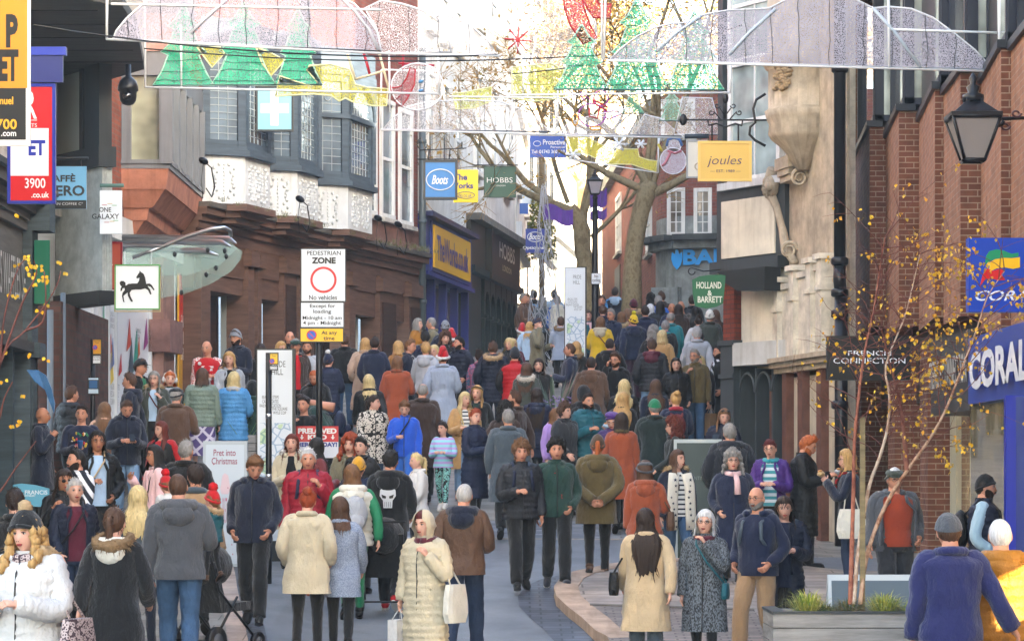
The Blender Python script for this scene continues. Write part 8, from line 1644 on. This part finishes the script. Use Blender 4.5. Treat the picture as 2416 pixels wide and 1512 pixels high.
p('b2', 118, 768, 'fair-haired girl in a pale blue jacket beside the Santa hat child', f=170, top='jacket ltblue', hair='mid blond', sex='f', kid=True, H=1.5, Y=48.6)
p('b2', 5, 882, 'fair girl facing the camera near the magazine seller', f=5, top='jacket burgundy', hair='mid lblond', sex='f', kid=True, H=1.5, Y=45.6)
p('b2', 97, 1042, 'woman with curly brown hair in a green parka with a grey fur hood', f=178, top='parka parka', fur='b0a89c', hair='long brown', sex='f', Y=40.9)
p('b2', 180, 1017, 'dark-haired woman in black with a fringe, facing the camera by the planter', f=0, top='jacket black', hair='mid dark', sex='f', Y=41.9)
p('b2', 392, 910, 'balding man with glasses in a navy overcoat in profile to the left', f=-100, top='longcoat navy', hair='crop brown', gl=True, Y=42.6)
p('b2', 432, 903, 'blonde person with a fur-trimmed hood behind the man in the navy overcoat', f=160, top='parka black', fur='dkfur', hair='bob blond', sex='f', Y=44.1)
p('b2', 516, 692, 'woman in a navy coat with a pink patterned scarf and jeans', f=5, top='jacket teal', scarf='ltpink', bot='jeans denim', hair='short brown', sex='f', Y=51.6)
p('b2', 530, 599, 'short-haired child in a blue patterned coat near the pale totem', f=0, top='jacket blue', hair='bob lbrown', kid=True, H=1.5, Y=57.6)
p('b2', 595, 735, 'woman in a bright yellow raincoat with a diagonal strap, from behind', f=178, top='parka yellow', hood='cream', hair='bob lbrown', sex='f', Y=50.2, b=1.1, items=[('crossbag', 'brown bag on the yellow raincoat', 'maroon', -1)])
p('b2', 605, 592, 'brown-haired man facing down the hill beyond the navy hoodie', f=0, top='jacket dnavy', hair='short brown', Y=60.0)
p('b2', 670, 682, 'grey-haired man with glasses turned to the left', f=-30, top='jacket navy', hair='short grey', gl=True, Y=54.4)
p('b2', 695, 539, 'tall dark-haired man in a black gilet with a light blue hood', f=178, top='vest dnavy', sleeve='sky', hood='ltblue', hair='short dark', Y=59.6)
p('b2', 612, 657, 'short-haired boy in navy between two taller walkers', f=178, top='jacket navy', hair='short brown', Y=56.3, H=1.6)
p('b2', 740, 702, 'woman in a black coat with fur hood and a pink sleeve', f=175, top='parka black', sleeve='pink', fur='fur', hair='bob lbrown', sex='f', Y=52.7)
p('b2', 822, 617, 'person in a burgundy beanie with a tan fur hood', f=178, top='parka parka', fur='fur', hair='short dark', hat='beanie burgundy', Y=58.1)
p('b2', 822, 722, 'person in a navy hooded jacket and a yellow bobble hat', f=178, top='jacket navy', hood='navy', bot='trousers plum', hair='short brown', hat='beanie yellow yellow', Y=49.4, b=1.2)
p('b2', 900, 662, 'dark-haired man in a navy overcoat right of the yellow bobble hat', f=178, top='coat navy', hair='short dark', Y=54.0, b=1.1)
p('b2', 932, 650, 'white-blonde woman with a patterned scarf up the hill', f=170, top='jacket black', scarf='leoscarf', hair='bob white', sex='f', Y=56.2)
p('b2', 1000, 630, 'dark-haired person in a black padded jacket near the bank', f=178, top='puffer black', hair='bob black', sex='f', Y=55.3, b=1.15)
p('b2', 990, 592, 'grey-brown haired man in blue among the far walkers', f=178, top='jacket blue', hair='short grey', Y=58.6)
p('b2', 1145, 624, 'shaven-headed man in a camouflage T-shirt with bare arms, from behind', f=178, top='tee camo', hair='bald brown', Y=53.5, b=1.2, skin='m')
p('b2', 1080, 639, 'pink-faced bald man facing down the street', f=0, top='jacket navy', hair='bald grey', Y=57.3, skin='m')
p('b2', 1070, 700, 'balding grey man in a bright teal jacket, from behind', f=178, top='jacket 1f7f86', hair='fringe grey', Y=51.6)
p('b2', 1035, 757, 'grey-haired person in a black coat with rainbow scarf, from behind', f=178, top='coat black', scarf='ptstripe', hair='short grey', sex='f', Y=49.2)
p('b2', 1010, 825, 'woman with a blonde bob in a camel coat, from behind', f=178, top='coat camel', hair='bob lblond', sex='f', Y=46.6)
p('b2', 955, 802, 'person with frizzy grey-black hair left of the camel coat', f=178, top='coat black', hair='curly grey', sex='f', Y=48.6)
p('b2', 1260, 725, 'brunette with a bun in a white coat, from behind', f=178, top='coat white', hair='bun dark', sex='f', Y=49.8)
p('b2', 1265, 832, 'dark-haired man in a navy padded jacket, back to us left of the corner shop', f=178, top='puffer navy', hair='short dark', Y=45.5, b=1.15)
p('b2', 1250, 802, 'grey-haired person in a pale coat just behind the navy padded jacket', f=178, top='coat lgrey', hair='short silver', Y=47.4, b=1.1)
p('b2', 1375, 687, 'woman with long brown hair in a black jacket near the corner shop', f=178, top='jacket black', hair='xlong brown', sex='f', Y=51.0)
p('b2', 1240, 667, 'person in a dark hood and jacket at the far right of the crowd', f=178, top='jacket black', hair='long black', sex='f', Y=54.3)
p('b2', 1215, 592, 'dark-haired person beneath the green sign, farthest right', f=178, top='jacket charcoal', hair='short dark', Y=59.3)
p('b2', 1125, 650, 'woman with dark hair beside the camouflage T-shirt', f=175, top='jacket dbrown', hair='mid dark', sex='f', Y=55.7)
p('b2', 940, 582, 'black-haired person far up the hill below the tree', f=178, top='jacket black', hair='curly black', sex='f', Y=61.2)
p('b2', 1012, 564, 'brown-haired man at the top of the crowd in front of the bank', f=178, top='jacket dbrown', hair='short brown', Y=62.0)
p('b2', 560, 612, 'young blonde woman far up by the lamp post', f=0, top='jacket ltpink', hair='mid lblond', sex='f', Y=58.9)
p('b2', 785, 680, 'fair-haired girl in front of the burgundy beanie', f=178, top='jacket rust', hair='bob lbrown', sex='f', Y=55.2, H=1.6)
p('b2', 1335, 690, 'person in a pale fur hat near the corner shop', f=178, top='jacket parka', hair='short grey', hat='beanie offwhite', Y=53.2)
p('b2', 205, 600, 'grey-haired walker between the blue rucksack and the pale blue top', f=178, top='jacket slate', hair='bob grey', sex='f', Y=59.6)
p('b2', 100, 580, 'woman facing down the hill at the far left of the crowd', f=20, top='jacket brown', hair='bob lbrown', sex='f', Y=60.3)
p('b2', 945, 880, 'brown-haired man in a charcoal quilted jacket with a red-lined hood and pale jeans', f=176, top='puffer charcoal', hood='burgundy', bot='jeans ltdenim', hair='short brown', Y=43.1, b=1.15)
p('b2', 660, 877, 'balding man in a black hooded top, from behind', f=178, top='hoodie black', hood='black', hair='crop dark', Y=44.9, b=1.15)
p('b2', 535, 1002, 'man with cropped hair in a brown hooded coat, from behind', f=176, top='parka brown', hood='brown', hair='crop dark', Y=41.0, b=1.15)
p('b2', 700, 980, 'bearded man with glasses in a black jacket on the phone', f=-12, top='hoodie black', hood='black', hair='swept brown', beard='brown', gl=True, arms='phone,down', Y=41.0, b=1.1, items=[('phone', 'phone held to his ear by the bearded man', 'black', -1)])
p('b2', 1110, 1012, 'woman in a black puffer with sunglasses on her long dark hair', f=5, top='puffer black', hair='mid dark', hat='shades black', sex='f', Y=41.6, arms='pocket')
p('b2', 1237, 952, 'grey-bearded man with glasses in an olive jacket and jeans', f=0, top='jacket olive', bot='jeans denim', hair='short grey', beard='grey', gl=True, Y=43.9)
p('b2', 1275, 999, 'blonde woman in a black jacket and blue jeans carrying a paper bag', f=-20, top='jacket black', bot='jeans dkdenim', hair='mid lblond', sex='f', Y=41.4, b=1.1, arms='pocket,down', hat='shades black', items=[('crossbag', 'black studded bag on the blonde woman in black', 'black', 1), ('carrier', 'brown paper carrier bag held low by the corner shop', 'tan', 1)])
p('b2', 1400, 924, 'bearded man with a black and white striped scarf beside the grey pilaster', f=-60, top='jacket black', scarf='bwstripe', hair='short black', beard='dark', Y=43.4)
p('b2', 752, 1157, 'woman with long straight platinum hair in a black puffer, from behind', f=178, top='puffer black', hair='long lblond', sex='f', Y=38.9)
p('b2', 745, 1242, 'woman with long honey blonde hair over a black jacket, from behind', f=180, top='jacket black', hair='xlong blond', sex='f', Y=37.2)
p('b2', 965, 1157, 'woman with long chestnut hair in a navy jacket, from behind', f=178, top='jacket dnavy', hair='long brown', sex='f', Y=38.7)
p('b2', 965, 1290, 'man in a bright green cap and dark wax jacket, from behind', f=180, top='coat 1c2a28', hair='short grey', hat='cap green', Y=36.7, b=1.15)
p('b2', 1105, 1242, 'woman with fair hair and red scarf under a maroon rucksack', f=178, top='jacket navy', scarf='crimson', hair='bun blond', sex='f', Y=37.7, b=1.1, items=[('backpack', 'maroon leather rucksack below a red scarf', 'maroon')])
p('b2', 515, 1250, 'bearded man in a teal puffer eating a wrapped sandwich', f=15, top='puffer teal', hood='teal', hair='short dark', beard='dark+', arms='carry', Y=36.0, b=1.12, hi=1, items=[('food', 'wrapped sandwich in the hands of the man in teal', 'ltblue', 1)])
p('b2', 680, 1380, 'older woman in a purple beret, glasses and violet puffer', f=0, top='puffer violet', hair='short white', hat='beret purple', gl=True, pitch=10, sex='f', Y=34.7, arms='pocket,down', H=1.62, items=[('backpack', 'dark rucksack with pale straps on the woman in violet', 'violet')])
p('b2', 740, 1382, 'woman in a rust orange coat with a sage bag strap behind the purple beret', f=165, top='coat rust', scarf='olive', hair='bob dark', sex='f', Y=35.8, items=[('tote', 'sage green cloth bag with a knotted strap', 'sage', 1)])
p('b2', 360, 1322, 'boy with curly brown hair looking right behind the lilac cardigan', f=35, top='jacket charcoal', hair='curly brown', kid=True, H=1.6, Y=37.2)
p('b2', 287, 1354, 'girl with long light brown hair in a lilac cardigan eating', f=40, top='jacket lilac', inn='white', op=.45, hair='long lbrown', sex='f', kid=True, H=1.5, Y=37.4, arms='down,eat', bot='jeans ltdenim', items=[('food', 'paper-wrapped snack held by the girl in lilac', 'offwhite', 1)])
p('b2', 170, 1214, 'woman with long dark hair in a navy padded coat, from behind by the bench', f=178, top='midpuffer navy', hood='navy', hair='xlong dark', sex='f', Y=38.4)
p('b2', 22, 1232, 'man with a trimmed beard in a brown coat in profile to the left', f=-110, yaw=20, top='coat dbrown', hair='short brown', beard='brown', Y=37.2)
p('b2', 490, 1200, 'person in a black hooded coat behind the man eating', f=178, top='parka black', hood='black', hair='short black', hat='hood black', Y=38.8)
p('b2', 1092, 1420, 'woman with short auburn curls and glasses in a big black scarf, profile left', f=-90, top='coat 1c211e', scarf='black', hair='curly auburn', gl=True, sex='f', Y=35.2, H=1.62)
p('b2', 1425, 1350, 'brown-haired woman with sunglasses on her head reading her phone', f=-15, top='puffer dnavy', hair='mid lbrown', hat='shades black', pitch=10, sex='f', arms='carry', Y=36.6, items=[('phone', 'black phone read by the brown-haired woman', 'black', -1)])
# right foreground, tiles c2 and c3
p('c2', 1475, 42, 'grey-haired man in a dark padded coat with a big hood, from behind', f=182, top='parka 1d2028', hood='1d2028', hair='short grey', Y=34.4, b=1.25)
p('c2', 60, 167, 'young man with curly fair hair in a grey quilted jacket, walking towards us', f=0, top='puffer charcoal', hair='curly lbrown', arms='hold,down', walk=-1, Y=34.4, b=1.05, hi=1, shoes='black', items=[('backpack', 'blue-strapped rucksack on the curly fair young man', 'navy')])
p('c2', 300, 155, 'young man with black curls and moustache in a green jacket with red collar', f=0, top='jacket dkgreen', inn='red', hair='curly black', beard=None, arms='down,pocket', walk=1, Y=34.4, hi=1, shoes='trainer')
p('c2', 575, 124, 'person with a ginger braid and brown cap in an olive parka, hands clasped behind', f=180, top='parka olive', hood='olive', bot='leggings black', hair='braid ginger', hat='beanie 4a3828', arms='behind', Y=34.1, b=1.12, hi=1, shoes='brown', walk=-1)
p('c2', 900, 296, 'person in an orange waxed coat and grey cap with a brown satchel, from behind', f=180, top='midcoat rust', hood='rust', bot='jeans denim', hair='bob brown', hat='flatcap dgrey', sex='f', Y=32.3, H=1.58, items=[('handbag', 'round brown leather satchel on the orange coat', 'brown', -1)])
def stars(root, L, S, kw, kb, bulk):
    w_ = MB(); st = MB(); R = random.Random(8)
    for s in (-1, 1):
        P = [(s * .085, -.13, 1.44), (s * .115, -.175, 1.30), (s * .125, -.18, 1.1), (s * .13, -.185, .9), (s * .135, -.19, .72)]; w_.tube([L(S(x)) for x in P], .075 * kw, mat('knit', 'd0cbbd'), 10, flat=.35, ref=(1, 0, 0))
        for k in range(9):
            z = 1.36 - k * .075; x = s * (.12 + R.uniform(-.035, .035)); r_ = R.uniform(.016, .028); st.add([L(S((x + r_ * (1 if i % 2 == 0 else .42) * sin(i * pi / 5), -.218, z + r_ * (1 if i % 2 == 0 else .42) * cos(i * pi / 5)))) for i in range(10)], [tuple(range(10))], mat('gloss', 'navy'))
    w_.build('scarf', root); st.build('scarf_stars', root)
p('c2', 1112, 222, 'brown-haired woman in a striped top with a cream scarf of navy stars', f=12, yaw=30, top='jacket dnavy', inn='breton', op=.5, fur='fur', bot='jeans denim', hair='long brown', sex='f', Y=31.6, hi=1, deco=stars, walk=1)
p('c2', 1490, 232, 'older woman with grey-blonde curls in a navy coat and pink scarf', f=-4, top='coat navy', inn='pink', scarf='ltpink', hair='curly grey', gl=True, sex='f', Y=31.4, b=1.08, hi=1, arms='pocket')
p('c2', 1655, 464, 'bald man with glasses and grey beard in a navy hoodie and beige trousers', walk=-1, f=-28, top='hoodie navy', hood='navy', bot='trousers tan', hair='bald grey', gl=True, beard='grey', arms='pocket', Y=28.8, b=1.08, hi=1, items=[('backpack', 'dark rucksack on the bald man in the navy hoodie', 'slate')])
p('c2', 1300, 630, 'white-haired woman with glasses in a dark tweed coat and grey gloves', walk=1, f=-2, top='coat tweed', scarf='burgundy', bot='leggings black', hair='bob white', gl=True, sex='f', Y=26.9, hi=1, arms='down,chin', H=1.6, items=[('crossbag', 'small black bag on a teal strap over the tweed coat', 'teal', 1)])
p('c2', 905, 617, 'woman with very long dark brown hair in a belted beige wool coat, from behind', walk=1, f=176, top='coat beige', bot='trousers slate', hair='xlong dark', sex='f', Y=26.9, hi=1, b=1.08, H=1.62, items=[('handbag', 'small black leather handbag at the hip of the beige coat', 'black', 1)])
p('c3', 108, 532, 'young woman with dark hair and lowered eyes in a long navy puffer', f=0, top='longpuffer dnavy', inn='navy', op=.2, hair='mid dark', pitch=12, sex='f', Y=28.9, H=1.62)
p('c3', 20, 150, 'woman with cropped red hair in a purple jacket and turquoise striped scarf', f=-8, top='puffer purple', inn='tealstripe', op=.4, scarf='2f8f98', hair='short dred', gl=True, sex='f', Y=34.0)
p('c3', 240, 114, 'tall man with ginger hair and beard in a black quilted coat looking at his food', f=75, top='longpuffer black', hair='swept ginger', beard='ginger+', pitch=22, arms='carry', Y=33.6, b=1.1, hi=1, bot='trousers black', items=[('food', 'white wrapper in the hands of the ginger-bearded man', 'lgrey', 1)])
p('c3', 545, 218, 'fair-haired woman with glasses in navy eating, tartan scarf and white tote', f=-85, top='jacket dnavy', bot='jeans dkdenim', scarf='plaid', hair='bob blond', gl=True, arms='eat', sex='f', Y=32.4, H=1.7, items=[('tote', 'white cotton tote bag on the woman eating', 'offwhite', 1), ('food', 'filled roll held by the fair-haired woman in profile', 'b89a6a', -1)])
p('c3', 855, 342, 'older man in a green flat cap, orange jumper and open grey coat', f=-2, top='jacket dgrey', inn='963a20', op=.75, bot='trousers charcoal', hair='short white', hat='flatcap 3a3f34', gl=True, Y=29.9, b=1.3, hi=1)
p('c3', 1230, 650, 'man in a grey cap and indigo fleece, back to the camera at the right', f=182, top='jacket fleece', bot='trousers tan', hair='short brown', hat='cap dgrey', arms='out,down', Y=20.5, b=1.22, hi=1)
p('c3', 1572, 684, 'white-haired man in an ochre padded jacket, back to the camera at the right edge', f=184, top='puffer ochre', hood='ochre', bot='jeans charcoal', hair='crop white', Y=21.0, b=1.16, hi=1)
p('c3', 1462, 392, 'man in a black beanie and pale blue shirt carrying a large black rucksack', f=75, top='vest dnavy', sleeve='ltsky', hair='short dark', hat='beanie black', beard='dark', Y=27.9, b=1.12, items=[('backpack', 'large black rucksack worn by the man at the betting shop', 'black')])
# ------------------------------------------------------------------ bright winter air down the street
hz = MB(); hm_ = bpy.data.materials.new('haze'); hm_.use_nodes = True; n_ = hm_.node_tree.nodes; n_.remove(n_['Principled BSDF']); v_ = n_.new('ShaderNodeVolumePrincipled')
v_.inputs['Color'].default_value = (1, .97, .92, 1); v_.inputs['Density'].default_value = .0010; v_.inputs['Anisotropy'].default_value = .2; hm_.node_tree.links.new(v_.outputs[0], n_['Material Output'].inputs['Volume'])
hz.box(-605, 605, -205, 905, -2, 24, hm_); tag(hz.build('haze'), kind='stuff')
